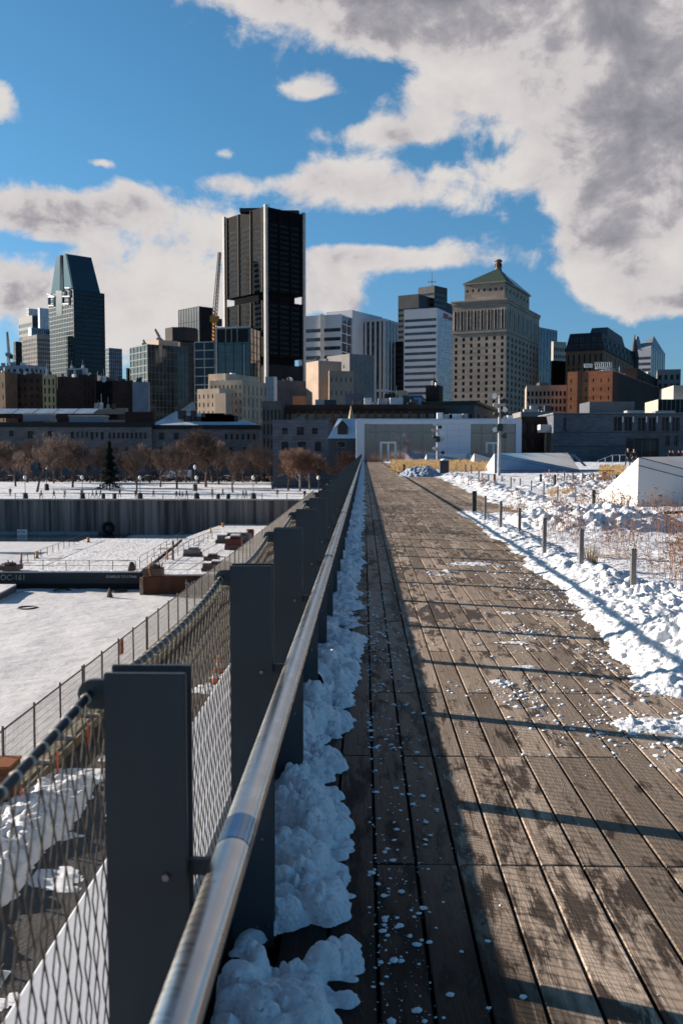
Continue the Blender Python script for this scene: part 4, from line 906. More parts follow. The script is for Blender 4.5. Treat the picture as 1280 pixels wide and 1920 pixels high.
black_c = mat('cloth_black', (.018, .018, .022), .9, scale=8); navy_c = mat('cloth_navy', (.03, .04, .07), .9, scale=8); brown_c = mat('cloth_brown', (.16, .09, .05), .9, scale=8); jean = mat('cloth_jeans', (.05, .09, .14), .9, scale=8)
tan_c = mat('cloth_tan', (.42, .33, .20), .9, scale=8); red_c = mat('cloth_red', (.35, .03, .05), .9, scale=8); grey_c = mat('cloth_grey', (.2, .2, .21), .9, scale=8); white_c = mat('cloth_white', (.6, .6, .6), .9, scale=8)
def pers(px, pyb, Y, z, rz, label, *a, **k):
    x, _ = at(px, pyb, Y); return person((x, Y, z), rz, label, *a, **k)
PZ = GZ + .05; PG = 'people walking on the promenade'
pers(78, 937, PY0 + 2, PZ, R(95), 'person in a long black coat walking alone between the first two lamps', black_c, black_c, hair_m, .3, longc=True, group=PG)
pers(102, 937, PY0 + 2.4, PZ, R(-80), 'person in a black coat walking alone just left of the second lamp', black_c, navy_c, black_c, .35, group=PG)
pers(154, 928, PY0 + 5, PZ, R(0), 'person in dark clothes standing behind the second lamp', black_c, black_c, hair_m, .1, group=PG)
pers(174, 934, PY0 + 3, PZ, R(90), 'person with pale scarf at the left of the umbrella group', white_c, black_c, black_c, .4, group=PG)
pers(181, 935, PY0 + 3, PZ, R(90), 'person in navy under the dark umbrella', navy_c, jean, black_c, .3, group=PG)
pers(189, 935, PY0 + 3.3, PZ, R(80), 'person in a black jacket at the right of the umbrella group', black_c, black_c, black_c, .35, group=PG)
x, _ = at(185, 920, PY0 + 3); um = empty('umbrella', (x, PY0 + 3, PZ + 1.2), 'dark open umbrella held over the walking group', 'umbrella')
MB().lathe([(.75, .62), (.6, .82), (.3, .97), (.02, 1.02)], n=8).build('canopy', black_c, um); MB().tube((0, 0, -.2), (0, 0, 1.0), .015, n=5).build('shaft', machine_m, um)
pers(255, 936, PY0 + 2, PZ, R(30), 'person in brown standing beside the tree trunk at the third lamp', brown_c, black_c, hair_m, .1, group=PG)
pers(331, 937, PY0 + 2, PZ, R(-70), 'person in navy leading the family group left of the fourth lamp', navy_c, black_c, hair_m, .3, group=PG)
pers(337, 936, PY0 + 2.5, PZ, R(80), 'person in a dark brown coat second in the family group', brown_c, black_c, hair_m, .2, h=1.62, group=PG)
pers(342.5, 936, PY0 + 2.2, PZ, R(80), 'shorter person in a tan coat in the middle of the family group', tan_c, black_c, hair_m, .2, h=1.5, group=PG)
pers(350, 937, PY0 + 2.2, PZ, R(60), 'person in dark brown at the right end of the family group', brown_c, grey_c, hair_m, .35, group=PG)
pers(456, 935, PY0 + 3, PZ, R(80), 'person in black on the left of the pair before the fifth lamp', black_c, black_c, hair_m, .3, group=PG)
pers(461.5, 935, PY0 + 3, PZ, R(80), 'person in dark brown on the right of the pair before the fifth lamp', brown_c, black_c, hair_m, .3, group=PG)
for (px, lb, m_) in ((122, 'person in grey walking right of the second person in black', grey_c), (225, 'person in black midway between the evergreen and the third lamp', black_c), (288, 'person in red walking right of the third lamp', red_c), (398, 'person in grey right of the fourth lamp', grey_c), (418, 'person in black between the two right hand barrels', black_c), (520, 'person in navy between the fifth and last lamps', navy_c), (20, 'person in brown at the far left of the promenade', brown_c)):
    pers(px, 934, PY0 + 5 + (px % 7), PZ, R(px % 180), lb, m_, black_c, hair_m, .3, group=PG)
pers(571, 937, PY0 + 2, PZ, R(20), 'person in black near the right end of the promenade', black_c, black_c, hair_m, .2, group=PG)
pers(1175.5, 880, 87, .12, R(10), 'person in black coat and pale hat beside the big cream skylight prow', black_c, navy_c, white_c, .4, h=1.80, group='two people walking beside the white skylight')
pers(1187, 878, 88, .12, R(-15), 'bareheaded person in black jacket beside the big cream skylight prow', black_c, navy_c, hair_m, .3, h=1.76, group='two people walking beside the white skylight')
for (px, m, ht, lb) in ((1254, black_c, hair_m, 'person in black at the left of the group near the grey stone building'), (1260, navy_c, hair_m, 'person in navy, second of the group near the grey stone building'), (1271, black_c, red_c, 'person in black with a red hat near the grey stone building'), (1278, red_c, black_c, 'person in a red coat at the right edge near the grey stone building')):
    pers(px, 864, 128, .05, R(20), lb, m, black_c, ht, .2, group='people gathered before the grey stone building')
# ================================================================== CITY
def kx(px): v = ray(px, 847); return v.x / v.y
LIM = 100
def facade(root, wallmb, O, U, Wd, z0, z1, st, panes, refl=.35):
    """fills one wall plane: adds wall faces with real openings, collects panes"""
    N_ = Vector((U.y, -U.x, 0)); Uv = Vector((U.x, U.y, 0)); O = Vector((O[0], O[1], 0))
    def P(u, z, d=0): q = O + Uv * u - N_ * d; return (q.x, q.y, z)
    def quad(u0, u1, a, b, d=0): wallmb.face([P(u0, a, d), P(u1, a, d), P(u1, b, d), P(u0, b, d)])
    if not st: quad(0, Wd, z0, z1); return
    kind = st[0]
    if kind == 'win':
        _, cols, rowh, wf, hf, mt = st[:6]; zb_vis = st[6] if len(st) > 6 else z0; dep = min(refl, rowh * .15)
        cw = Wd / cols; ztop = z1 - mt; rows = int((ztop - zb_vis) / rowh); zl = ztop - rows * rowh
        quad(0, Wd, z0, zl); quad(0, Wd, ztop, z1)
        for r in range(rows):
            a = zl + r * rowh; wz0 = a + rowh * (1 - hf) * .5; wz1 = wz0 + rowh * hf
            quad(0, Wd, a, wz0); quad(0, Wd, wz1, a + rowh)
            pu = 0
            for c in range(cols):
                u0 = c * cw + cw * (1 - wf) / 2; u1 = u0 + cw * wf; quad(pu, u0, wz0, wz1); pu = u1
                wallmb.face([P(u0, wz0), P(u0, wz0, dep), P(u0, wz1, dep), P(u0, wz1)]); wallmb.face([P(u1, wz0, dep), P(u1, wz0), P(u1, wz1), P(u1, wz1, dep)])
                wallmb.face([P(u0, wz0), P(u1, wz0), P(u1, wz0, dep), P(u0, wz0, dep)]); wallmb.face([P(u0, wz1, dep), P(u1, wz1, dep), P(u1, wz1), P(u0, wz1)])
                panes.append((P((u0 + u1) / 2, wz0, dep), math.atan2(U.y, U.x), u1 - u0, wz1 - wz0))
            quad(pu, Wd, wz0, wz1)
    elif kind == 'band':
        _, rowh, hf, mt = st[:4]; edge = st[4] if len(st) > 4 else .02; dep = .3; ztop = z1 - mt; rows = int((ztop - z0) / rowh); zl = ztop - rows * rowh; e = Wd * edge
        quad(0, Wd, z0, zl); quad(0, Wd, ztop, z1)
        for r in range(rows):
            a = zl + r * rowh; wz1 = a + rowh * hf
            quad(0, Wd, wz1, a + rowh); quad(0, e, a, wz1); quad(Wd - e, Wd, a, wz1)
            wallmb.face([P(e, a), P(Wd - e, a), P(Wd - e, a, dep), P(e, a, dep)]); wallmb.face([P(e, wz1, dep), P(Wd - e, wz1, dep), P(Wd - e, wz1), P(e, wz1)])
            panes.append((P(Wd / 2, a, dep), math.atan2(U.y, U.x), Wd - 2 * e, wz1 - a))
    elif kind == 'curtain':
        _, cols, rowh, mw = st[:4]; hw = st[4] if len(st) > 4 else mw
        d = .25; rows = max(1, int(round((z1 - z0) / rowh))); rh = (z1 - z0) / rows
        panes.append((P(Wd / 2, z0, d), math.atan2(U.y, U.x), Wd, z1 - z0, 'sheet'))
        for c in range(cols + 1):
            u = min(max(c * Wd / cols, mw / 2), Wd - mw / 2); quad(u - mw / 2, u + mw / 2, z0, z1)
            wallmb.face([P(u - mw / 2, z0, d), P(u - mw / 2, z0), P(u - mw / 2, z1), P(u - mw / 2, z1, d)]); wallmb.face([P(u + mw / 2, z0), P(u + mw / 2, z0, d), P(u + mw / 2, z1, d), P(u + mw / 2, z1)])
        for r in range(rows + 1):
            z = min(max(z0 + r * rh, z0 + hw / 2), z1 - hw / 2)
            for c in range(cols):
                ua, ub = c * Wd / cols + (mw / 2 if c else mw), (c + 1) * Wd / cols - (mw / 2 if c < cols - 1 else mw)
                wallmb.face([P(ua, z - hw / 2, .03), P(ub, z - hw / 2, .03), P(ub, z + hw / 2, .03), P(ua, z + hw / 2, .03)])
                wallmb.face([P(ua, z + hw / 2, .03), P(ub, z + hw / 2, .03), P(ub, z + hw / 2, d), P(ua, z + hw / 2, d)])
PANE = {}
def pane_me(kind, gm, fm):
    k = (kind, gm.name)
    if k in PANE: return PANE[k]
    mb = MB()
    mb.face([(-.5, 0, 0), (.5, 0, 0), (.5, 0, 1), (-.5, 0, 1)], 0)
    if kind == 'window':
        for (a, b, c, d) in ((-.5, -.44, 0, 1), (.44, .5, 0, 1), (-.44, .44, 0, .04), (-.44, .44, .96, 1), (-.03, .03, .04, .96), (-.44, -.03, .48, .52), (.03, .44, .48, .52)):
            mb.face([(a, -.05, c), (b, -.05, c), (b, -.05, d), (a, -.05, d)], 1)
    PANE[k] = mb.data(kind, [gm, fm]); return PANE[k]
frame_m = mat('window_frame', (.035, .035, .038), .6, scale=3)
def add_panes(root, panes, gm, fm=None):
    fm = fm or frame_m
    if not panes: return
    main = sorted(panes, key=lambda p: -p[2] * p[3]); small = main[LIM:]; main = main[:LIM]
    for p in main:
        kind = 'glazing' if len(p) > 4 else ('window_band' if p[2] > 3 * p[3] and p[2] > 6 else 'window')
        put(kind, pane_me(kind, gm, fm), root, p[0], (0, 0, p[1]), (p[2], 1, p[3]))
    if small:
        mb = MB()
        for p in small:
            u = Vector((math.cos(p[1]), math.sin(p[1]), 0)) * p[2] / 2; c = Vector(p[0])
            mb.face([c - u, c + u, c + u + Vector((0, 0, p[3])), c - u + Vector((0, 0, p[3]))])
        tag(mb.build('small_windows', gm, root), kind='stuff')
def plan(xl, xc, xr, d, a, depth=22, yt=847):
    Cx = kx(xc) * d; ca, sa = math.cos(a), math.sin(a); C = Vector((Cx, d))
    tl = (Cx - kx(xl) * d) / (ca + kx(xl) * sa) if xl < xc else depth
    den = sa - kx(xr) * ca
    tr = (kx(xr) * d - Cx) / den if xr > xc and den > .01 else depth
    if tr > 90 and a < .2: tr = depth
    return C, Vector((-ca, sa)), Vector((sa, ca)), tl, tr
def building(label, xl, xc, xr, yt, d, wall, gm, L=None, Rr=None, a=45, zb=-7.5, roofm=None, par=.5, name='office_building', cat='building', group=None, depth=22, fm=None, clutter=0, ztop=None, root=None):
    C, dl, dr, tl, tr = plan(xl, xc, xr, d, R(a), depth)
    z1 = ztop if ztop is not None else at(xc, yt, d)[1]
    e = root or empty(name, (C.x, C.y, zb), label, cat, group); off = Vector((C.x, C.y, 0)) if root is None else Vector((root.location.x, root.location.y, 0)); zo = (zb if root is None else root.location.z)
    c = C - Vector((off.x, off.y)); pl = c + dl * tl; pr = c + dr * tr; pb = pl + dr * tr
    z0 = zb - zo; h = z1 - zo; w = MB(); panes = []
    facade(e, w, pl, -dl, tl, z0, h, L, panes); facade(e, w, c, dr, tr, z0, h, Rr, panes)
    w.face([(pr.x, pr.y, z0), (pb.x, pb.y, z0), (pb.x, pb.y, h), (pr.x, pr.y, h)]); w.face([(pb.x, pb.y, z0), (pl.x, pl.y, z0), (pl.x, pl.y, h), (pb.x, pb.y, h)])
    # parapet inner faces and roof
    w.build('wall', wall, e); add_panes(e, panes, gm, fm)
    inset = .6
    def ins(p): m_ = (c + pb) / 2; v_ = m_ - p; return p + v_.normalized() * inset
    q = [c, pr, pb, pl]; qi = [ins(p) for p in q]; pb_ = MB()
    for i in range(4):
        A, B_ = q[i], q[(i + 1) % 4]; a_, b_ = qi[i], qi[(i + 1) % 4]
        pb_.face([(A.x, A.y, h), (B_.x, B_.y, h), (b_.x, b_.y, h + .002), (a_.x, a_.y, h + .002)]); pb_.face([(a_.x, a_.y, h), (b_.x, b_.y, h), (b_.x, b_.y, h - par), (a_.x, a_.y, h - par)])
    pb_.build('parapet', wall, e)
    MB().face([(p.x, p.y, h - par) for p in qi]).build('roof', roofm or roof_snow, e)
    rr = random.Random(int(xl * 7 + xc)); r_ = []
    for k in range(clutter):
        f, g = rr.uniform(.12, .88), rr.uniform(.08, .7); m_ = c + dl * tl * f + dr * tr * g; s = rr.uniform(.6, 1.6) * min(tl, tr) * .06 + .4; hh = rr.uniform(.8, 2.6) * (1 if d < 700 else 2)
        u = MB(); u.box((m_.x - s, m_.y - s, h - par), (m_.x + s, m_.y + s, h - par + hh), rz=R(a), c=(m_.x, m_.y))
        if rr.random() < .4: u.tube((m_.x, m_.y, h), (m_.x, m_.y, h + hh * 2.2), .08 * d / 300, n=4)
        u.build('rooftop_unit', rr.choice((clut_a, clut_b, clut_c)), e)
    return e, dict(C=c, dl=dl, dr=dr, tl=tl, tr=tr, h=h, zo=zo, off=off)
clut_a = mat('roof_unit_grey', (.30, .31, .33), .6, scale=1); clut_b = mat('roof_unit_dark', (.06, .06, .065), .6, scale=1); clut_c = mat('roof_unit_white', (.6, .62, .66), .6, scale=1)
# materials of the city
dk_glass = glass('black_glass', (.006, .008, .012), (.022, .03, .04), 3.4, .2, .35); tl_glass = glass('teal_glass', (.005, .016, .026), (.014, .038, .058), 4, .12, .3)
bl_glass = glass('blue_glass', (.015, .04, .075), (.04, .12, .20), 4, .12, .5); pl_glass = glass('pale_glass', (.16, .20, .23), (.36, .42, .46), 4, .12, .8); wn_glass = glass('window_glass', (.008, .009, .012), (.035, .04, .046), 1.7, .35, .22, .35)
gr_glass = glass('green_grey_glass', (.012, .018, .02), (.05, .065, .065), 3.2, .12, .4)
blk = mat('anodised_black', (.010, .010, .013), .6, scale=.1, spec=.06); tealm = mat('teal_metal', (.012, .024, .03), .5, scale=.1, spec=.12); whm = mat('white_panel', (.66, .68, .73), .6, col2=(.60, .62, .67), scale=.1)
silver = mat('silver_panel', (.42, .44, .49), .5, col2=(.36, .38, .42), scale=.1); colm = mat('pale_column', (.50, .46, .43), .7, col2=(.42, .39, .37), scale=.2); beige = mat('beige_stone', (.56, .43, .32), .85, col2=(.38, .30, .23), scale=.15)
tanst = mat('tan_concrete', (.44, .33, .25), .85, col2=(.35, .265, .205), scale=.12); brownb = masonry('brown_brick', (.115, .066, .046), (.06, .036, .027), (.6, .6, .6), 1.6, .7, .05); dkbrown = masonry('dark_brown_brick', (.058, .032, .026), (.036, .022, .019), (.6, .6, .6), 1.6, .7, .05)
orangeb = masonry('orange_brick', (.40, .16, .08), (.32, .125, .065), (.75, .7, .7), 1.6, .6, .05); rb_stone = masonry('tower_limestone', (.52, .40, .31), (.40, .31, .245), (.75, .75, .75), 3.2, 1.6, .06)
greyst = masonry('grey_limestone', (.21, .195, .195), (.15, .14, .142), (.55, .55, .6), 1.8, .75, .05); yellowst = mat('yellow_brick', (.48, .36, .20), .85, scale=.3); blgrey = mat('blue_grey_render', (.10, .11, .14), .7, scale=.2)
gconc = mat('grey_concrete_far', (.24, .22, .21), .85, col2=(.18, .17, .17), scale=.1); copper = mat('green_copper', (.032, .062, .042), .7, col2=(.03, .05, .035), scale=.2, bump=.1); slate = mat('dark_slate', (.035, .033, .037), .7, col2=(.055, .05, .055), scale=.3)
glassw = glass('white_glass', (.25, .27, .30), (.42, .46, .5), 4, .12, .8)

def band(rp, d): return rp * d / F
# --- Far left cluster
building('narrow dark office slab at the far left of the skyline', 30, 34, 46, 640, 1250, tealm, dk_glass, ('curtain', 3, 8, .5), ('curtain', 4, 8, .5))
building('pale glass tower with a slanting top behind the dark one at far left', 55, 60, 84, 578, 1500, silver, pl_glass, ('curtain', 4, 5, .6), ('curtain', 7, 5, .6))
building('dark green glass tower left of the teal pyramid roofed tower', 41, 66, 77, 591, 1350, tealm, dk_glass, ('band', 9, .55, 6), ('curtain', 4, 6, .5))
building('pale finned office tower directly behind the teal pyramid roofed tower', 77, 80, 100, 577, 1420, whm, pl_glass, ('curtain', 3, 60, 1.2), ('curtain', 8, 60, 1.2))
building('blue glass block with a red sign below the far left towers', 58, 64, 98, 614, 1150, silver, bl_glass, None, ('curtain', 9, 7, .4))
building('grey office block with a fine window grid left of the teal pyramid roofed tower', 47, 74, 98, 627, 950, gconc, wn_glass, ('win', 9, 4.4, .6, .6, 3), ('win', 7, 4.4, .6, .6, 3))
# --- teal pyramid tower
e, g = building('tall teal glass tower with a steep truncated pyramid roof', 97, 143, 201, 543, 1150, tealm, tl_glass, ('curtain', 15, 5.4, .75, .9), ('curtain', 20, 5.4, .75, .9), name='glass_tower', cat='tower', par=.2)
def roof_pts(g, il, ir, h2, shrink=(.27, .72, .27, .73)):
    c, dl, dr, tl, tr = g['C'], g['dl'], g['dr'], g['tl'], g['tr']
    base = [c + dl * tl * il + dr * tr * il, c + dr * tr * (1 - ir) + dl * tl * il, c + dr * tr * (1 - ir) + dl * tl * (1 - il), c + dl * tl * (1 - il) + dr * tr * il]
    a, b, d_, f = shrink
    top = [c + dl * tl * a + dr * tr * d_, c + dl * tl * a + dr * tr * f, c + dl * tl * b + dr * tr * f, c + dl * tl * b + dr * tr * d_]
    return base, top
base, top = roof_pts(g, .04, .10, 0, (.25, .68, .02, .80)); zt = at(128, 472, 1150)[1] - g['zo']
MB().prism([tuple(p) for p in base], g['h'], zt, top=[tuple(p) for p in top]).build('pyramid_roof', glass('roof_teal_glass', (.007, .021, .030), (.012, .033, .044), 60, .1, .8), e)
mid = (base[2] + base[3]) / 2 if False else None
c, dl, dr, tl, tr, h = g['C'], g['dl'], g['dr'], g['tl'], g['tr'], g['h']
def onroof(f, k, up=.3):    # point along left face of roof: f across, k up
    a = base[3] * (1 - f) + base[0] * f; b = top[3] * (1 - f) + top[0] * f; p = a * (1 - k) + b * k; o = -dr * 1.0
    return (p.x + o.x, p.y + o.y, h + (zt - h) * k + up)
mb = MB()
for f in (.47, .55): mb.tube(onroof(f, 0), onroof(f, 1), .7, n=4)
mb.tube(onroof(1, 0), onroof(1, 1), .7, n=4)
mb.build('roof_ribs', mat('pale_rib', (.4, .38, .36), .6, scale=.2), e)
fr = MB()
def on_left(px, py, push=.8):
    k = kx(px); t = None
    # intersect the view column with the left wall plane
    C_ = c + Vector((g['off'].x, g['off'].y)); t = (C_.x - k * C_.y) / (math.cos(R(45)) + k * math.sin(R(45))); p = C_ + dl * t - dr * push; z = at(px, py, p.y)[1]
    return Vector((p.x - g['off'].x, p.y - g['off'].y, z - g['zo']))
for (x0, x1, ya, yb) in ((98, 108, 557, 573), (124, 136, 556, 570), (129, 138, 540, 556)):
    A, B_, D_, E_ = on_left(x0, ya), on_left(x1, ya), on_left(x1, yb), on_left(x0, yb)
    for p, q in ((A, B_), (B_, D_), (D_, E_), (E_, A)): fr.tube(p, q, .9, n=4)
fr.tube(on_left(96, 551), on_left(110, 557), .8, n=4)
fr.build('white_frames', mat('frame_white', (.55, .52, .52), .6, scale=.3), e)
MB().box((0, 0, 0), (1, 1, 1)).v
sl_ = MB(); A, B_, D_, E_ = on_left(111, 545, .3), on_left(122, 545, .3), on_left(122, 590, .3), on_left(111, 590, .3); sl_.face([E_, D_, B_, A]); sl_.build('dark_slot', dk_glass, e)
# right of it
building('small blue glass tower just right of the teal pyramid roofed tower', 201, 207, 232, 652, 1250, silver, bl_glass, ('curtain', 3, 5, .4), ('curtain', 7, 5, .4))
building('low blue white building with a snowy roof at the far left', -20, 60, 92, 684, 560, mat('pale_blue_render', (.30, .34, .40), .7, scale=.2), wn_glass, ('win', 7, 4, .5, .5, 1), ('win', 4, 4, .5, .5, 1), a=20, clutter=6)
building('grey framed rooftop house below the teal tower', 128, 160, 168, 690, 620, silver, dk_glass, ('curtain', 2, 8, .9), None, a=20, clutter=2)
building('grey terraced flats with rows of balconies behind the brick row', 150, 192, 238, 706, 640, gconc, gr_glass, ('band', 3.4, .5, 1), ('curtain', 9, 3.4, .5), a=30, clutter=7)
building('small dark building left of the glass condominium', 239, 242, 250, 690, 700, blk, dk_glass, a=30)
# --- glass condominium
e, g = building('dark glass condominium block with pale grid on its left face', 246, 279, 356, 645, 480, mat('condo_frame', (.17, .165, .155), .7, scale=.2), gr_glass, ('curtain', 5, 3.6, .34, .5), ('curtain', 11, 3.6, .18, .22), a=52, clutter=4, name='apartment_block')
building('', 280, 300, 336, 637, 484, tanst, gr_glass, None, None, a=50, root=e, zb=50, depth=9)
# brutalist brown tower
e, g = building('dark brown concrete tower with a wider polygonal top', 322, 340, 373, 641, 640, mat('brown_concrete', (.085, .065, .06), .85, scale=.15), dk_glass, ('win', 5, 4, .3, .6, 2), ('win', 8, 4, .3, .6, 2), name='concrete_tower', cat='tower')
cx, cz = at(341, 628, 655); cz -= g['zo']; w_ = 31 * 655 / F
MB().prism([(cx - g['off'].x + w_ * math.cos(t), 655 - g['off'].y + w_ * math.sin(t)) for t in [R(22.5 + 45 * k) for k in range(8)]], cz - 5, cz + 4).prism([(cx - g['off'].x + w_ * .9 * math.cos(t), 655 - g['off'].y + w_ * .9 * math.sin(t)) for t in [R(22.5 + 45 * k) for k in range(8)]], cz + 4.01, cz + 5, top=[(cx - g['off'].x + w_ * .3 * math.cos(t), 655 - g['off'].y + w_ * .3 * math.sin(t)) for t in [R(22.5 + 45 * k) for k in range(8)]]).build('crown_storey', mat('brown_cladding', (.06, .048, .046), .8, scale=.15), e)
building('dark glass slab behind the yellow tower crane', 337, 376, 404, 574, 1000, blk, dk_glass, ('curtain', 8, 14, .4), ('band', 7, .5, 34), name='office_tower', cat='tower')
# --- black tower
e, g = building('tall black office tower with pale corner columns', 424, 500, 570, 385, 740, blk, dk_glass, None, None, a=46, name='office_tower', cat='tower', ztop=at(500, 562, 740)[1])
zb0 = g['h']; C_, dl, dr, tl, tr = g['C'], g['dl'], g['dr'], g['tl'], g['tr']; ztop_ = at(500, 387, 740)[1] - g['zo']; z55 = at(500, 546, 740)[1] - g['zo']
for ch in list(e.children): bpy.data.objects.remove(ch)
def blocks(z0, z1, rowh, top_h):
    w = MB(); panes = []
    pl = C_ + dl * tl; facade(e, w, pl, -dl, tl, z0, z1, ('band', rowh, .52, top_h, .03), panes); facade(e, w, C_, dr, tr, z0, z1, ('band', rowh, .52, top_h, .03), panes)
    pr = C_ + dr * tr; pb = pl + dr * tr
    w.face([(pr.x, pr.y, z0), (pb.x, pb.y, z0), (pb.x, pb.y, z1), (pr.x, pr.y, z1)]); w.face([(pb.x, pb.y, z0), (pl.x, pl.y, z0), (pl.x, pl.y, z1), (pb.x, pb.y, z1)])
    w.face([(p.x, p.y, z1) for p in (C_, pr, pb, pl)]); w.face([(p.x, p.y, z0) for p in (pl, pb, pr, C_)])
    w.build('wall', blk, e); return panes
pn = blocks(at(500, 668, 740)[1] - g['zo'], zb0, 4.05, .5) + blocks(z55, ztop_ - 0, 4.05, 9.5)
add_panes(e, pn, glass('smoked_glass', (.010, .011, .014), (.034, .034, .038), 4.4, .10, .25))
core = [C_ + dl * tl * .04 + dr * tr * .04, C_ + dr * tr * .80 + dl * tl * .04, C_ + dr * tr * .80 + dl * tl * .80, C_ + dl * tl * .80 + dr * tr * .04]
MB().prism([tuple(p) for p in core], zb0 - .1, z55 + .1).build('recessed_core', mat('core_black', (.010, .010, .012), .8, scale=.2, spec=.01), e)
zl0 = at(500, 682, 740)[1] - g['zo']; zl1 = at(500, 668, 740)[1] - g['zo']
MB().prism([tuple(p) for p in core], zl0 - .1, zl1 + .1).build('recessed_core', MATS['core_black'], e)
MB().prism([tuple(p) for p in (C_, C_ + dr * tr, C_ + dr * tr + dl * tl, C_ + dl * tl)], 0, zl0).build('podium', mat('podium_dark', (.025, .028, .034), .7, scale=.1, spec=.05), e)
ver = MB()
for dv, T in ((dl, tl), (dr, tr)):
    other = dr if dv is dl else dl
    for f in (.07, .345, .64, .93):
        for za, zb_ in ((z55, ztop_), (zl1, zb0)):
            p = C_ + dv * T * f - other * .35; ver.box((p.x - .5, p.y - .5, za), (p.x + .5, p.y + .5, zb_), rz=math.atan2(dv.y, dv.x), c=(p.x, p.y))
ver.build('piers', blk, e)
fin = MB()
for dv, T in ((dl, tl), (dr, tr)):
    other = dr if dv is dl else dl
    for k in range(1, 40):
        p = C_ + dv * T * k / 40 - other * .12
        for za, zb_ in ((z55, ztop_), (zl1, zb0)): fin.box((p.x - .1, p.y - .12, za), (p.x + .1, p.y + .12, zb_), rz=math.atan2(dv.y, dv.x), c=(p.x, p.y))
fin.build('fins', blk, e)
for p, (u, v_) in ((C_, (3.0, 3.0)), (C_ + dl * tl, (3.0, 3.0)), (C_ + dr * tr, (3.0, 3.0)), (C_ + dl * tl + dr * tr, (3, 3))):
    MB().box((p.x - u * .4, p.y - v_ * .4, 0), (p.x + u * .4, p.y + v_ * .4, ztop_ + 1.5), rz=R(44), c=(p.x, p.y)).build('corner_column', colm, e)
MB().tube((C_.x + 2, C_.y + 8, ztop_), (C_.x + 2, C_.y + 8, ztop_ + 4), .3, n=4).box((C_.x - 22, C_.y + 16, ztop_), (C_.x - 6, C_.y + 28, ztop_ + 3)).box((C_.x + 8, C_.y + 24, ztop_), (C_.x + 24, C_.y + 34, ztop_ + 3)).build('rooftop_unit', clut_b, e)
# --- banded teal pair
building('low glass office block with white floor lines left of the framed glass cube', 366, 404, 412, 640, 470, mat('white_line', (.5, .52, .55), .5, scale=.2), tl_glass, ('curtain', 2, 4.1, .3, .42), ('curtain', 2, 4.1, .3, .42), a=12)
e, g = building('dark teal glass cube with a pale frame round its open top', 408, 471, 490, 614, 455, tealm, glass('deep_teal_glass', (.012, .034, .042), (.02, .06, .07), 4, .08, .8), ('curtain', 4, 3.8, .12, .1), ('curtain', 3, 3.8, .12), a=14, name='office_block')
fm_ = MB(); CL = g['C'] + g['dl'] * g['tl']; CC = g['C']; h = g['h']
o_ = -g['dr'] * .35
fm_.tube((CL.x + o_.x, CL.y + o_.y, 0), (CL.x + o_.x, CL.y + o_.y, h + .4), .42, n=4).tube((CL.x + o_.x, CL.y + o_.y, h + .2), (CC.x + o_.x, CC.y + o_.y, h + .2), .5, n=4)
for f in (.28, .45, .62): p = CC + g['dl'] * g['tl'] * (1 - f) + o_; fm_.tube((p.x, p.y, h - 6.6), (p.x, p.y, h), .16, n=4)
p = CC + g['dl'] * g['tl'] * .18 + o_; fm_.tube((p.x, p.y, 0), (p.x, p.y, h - 8), .2, n=4)
fm_.build('pale_frame', mat('frame_grey', (.45, .47, .50), .5, scale=.2), e)
q = g['C'] - g['dr'] * .25; pl = q + g['dl'] * g['tl'] * .97; pr_ = q + g['dl'] * g['tl'] * .08
MB().face([(pl.x, pl.y, h - 6.6), (pr_.x, pr_.y, h - 6.6), (pr_.x, pr_.y, h - .6), (pl.x, pl.y, h - .6)]).build('open_loft', mat('loft_dark', (.012, .014, .016), .8, scale=.2), e)
# --- beige stone steps
e, g = building('stepped beige stone building with small dark windows in front of the black tower', 371, 412, 436, 728, 400, beige, wn_glass, ('win', 5, 3.5, .3, .5, 1.5), ('win', 3, 3.5, .3, .5, 1.5), a=30, name='stone_building', depth=14)
building('', 394, 455, 502, 712, 408, beige, wn_glass, ('win', 8, 3.4, .28, .5, 1.2), ('win', 6, 5.2, .22, .75, 1.5), a=22, root=e, zb=-7.5, depth=14)
building('', 392, 424, 486, 700, 420, beige, wn_glass, ('win', 3, 3.4, .3, .5, 2), ('win', 6, 3, .3, .5, 2), a=30, root=e, zb=10, depth=12, clutter=3)
building('', 404, 424, 434, 737, 392, tanst, wn_glass, a=30, root=e, zb=-7.5, depth=8)
building('grey blue windowless block right of the beige stone building', 500, 506, 574, 712, 520, blgrey, wn_glass, a=60, clutter=5)
building('low white plant room on a roof right of the beige stone building', 498, 514, 520, 706, 500, clut_c, wn_glass, a=20)
# --- banded white building
e, g = building('wide white banded office building right of the black tower', 560, 640, 722, 589, 850, whm, glass('grey_band_glass', (.03, .035, .045), (.08, .09, .11), 5, .15, .7), ('band', 8.0, .40, 7), ('curtain', 9, 8, .5), a=20)
p = g['C'] + g['dl'] * (g['tl'] * .43) - g['dr'] * 1.5; MB().box((p.x - 1.6, p.y - 1.5, 0), (p.x + 1.6, p.y + 1.5, g['h'] + .5)).build('pale_fin', mat('bright_fin', (.8, .74, .66), .5, scale=.3), e)
building('', 612, 660, 716, 581, 872, silver, pl_glass, None, None, a=30, root=e, zb=60, depth=25)
building('grey panelled tower at the right end of the white banded building', 676, 721, 745, 597, 880, silver, gr_glass, ('curtain', 5, 60, 2.2), ('curtain', 4, 80, 1.6), a=25)
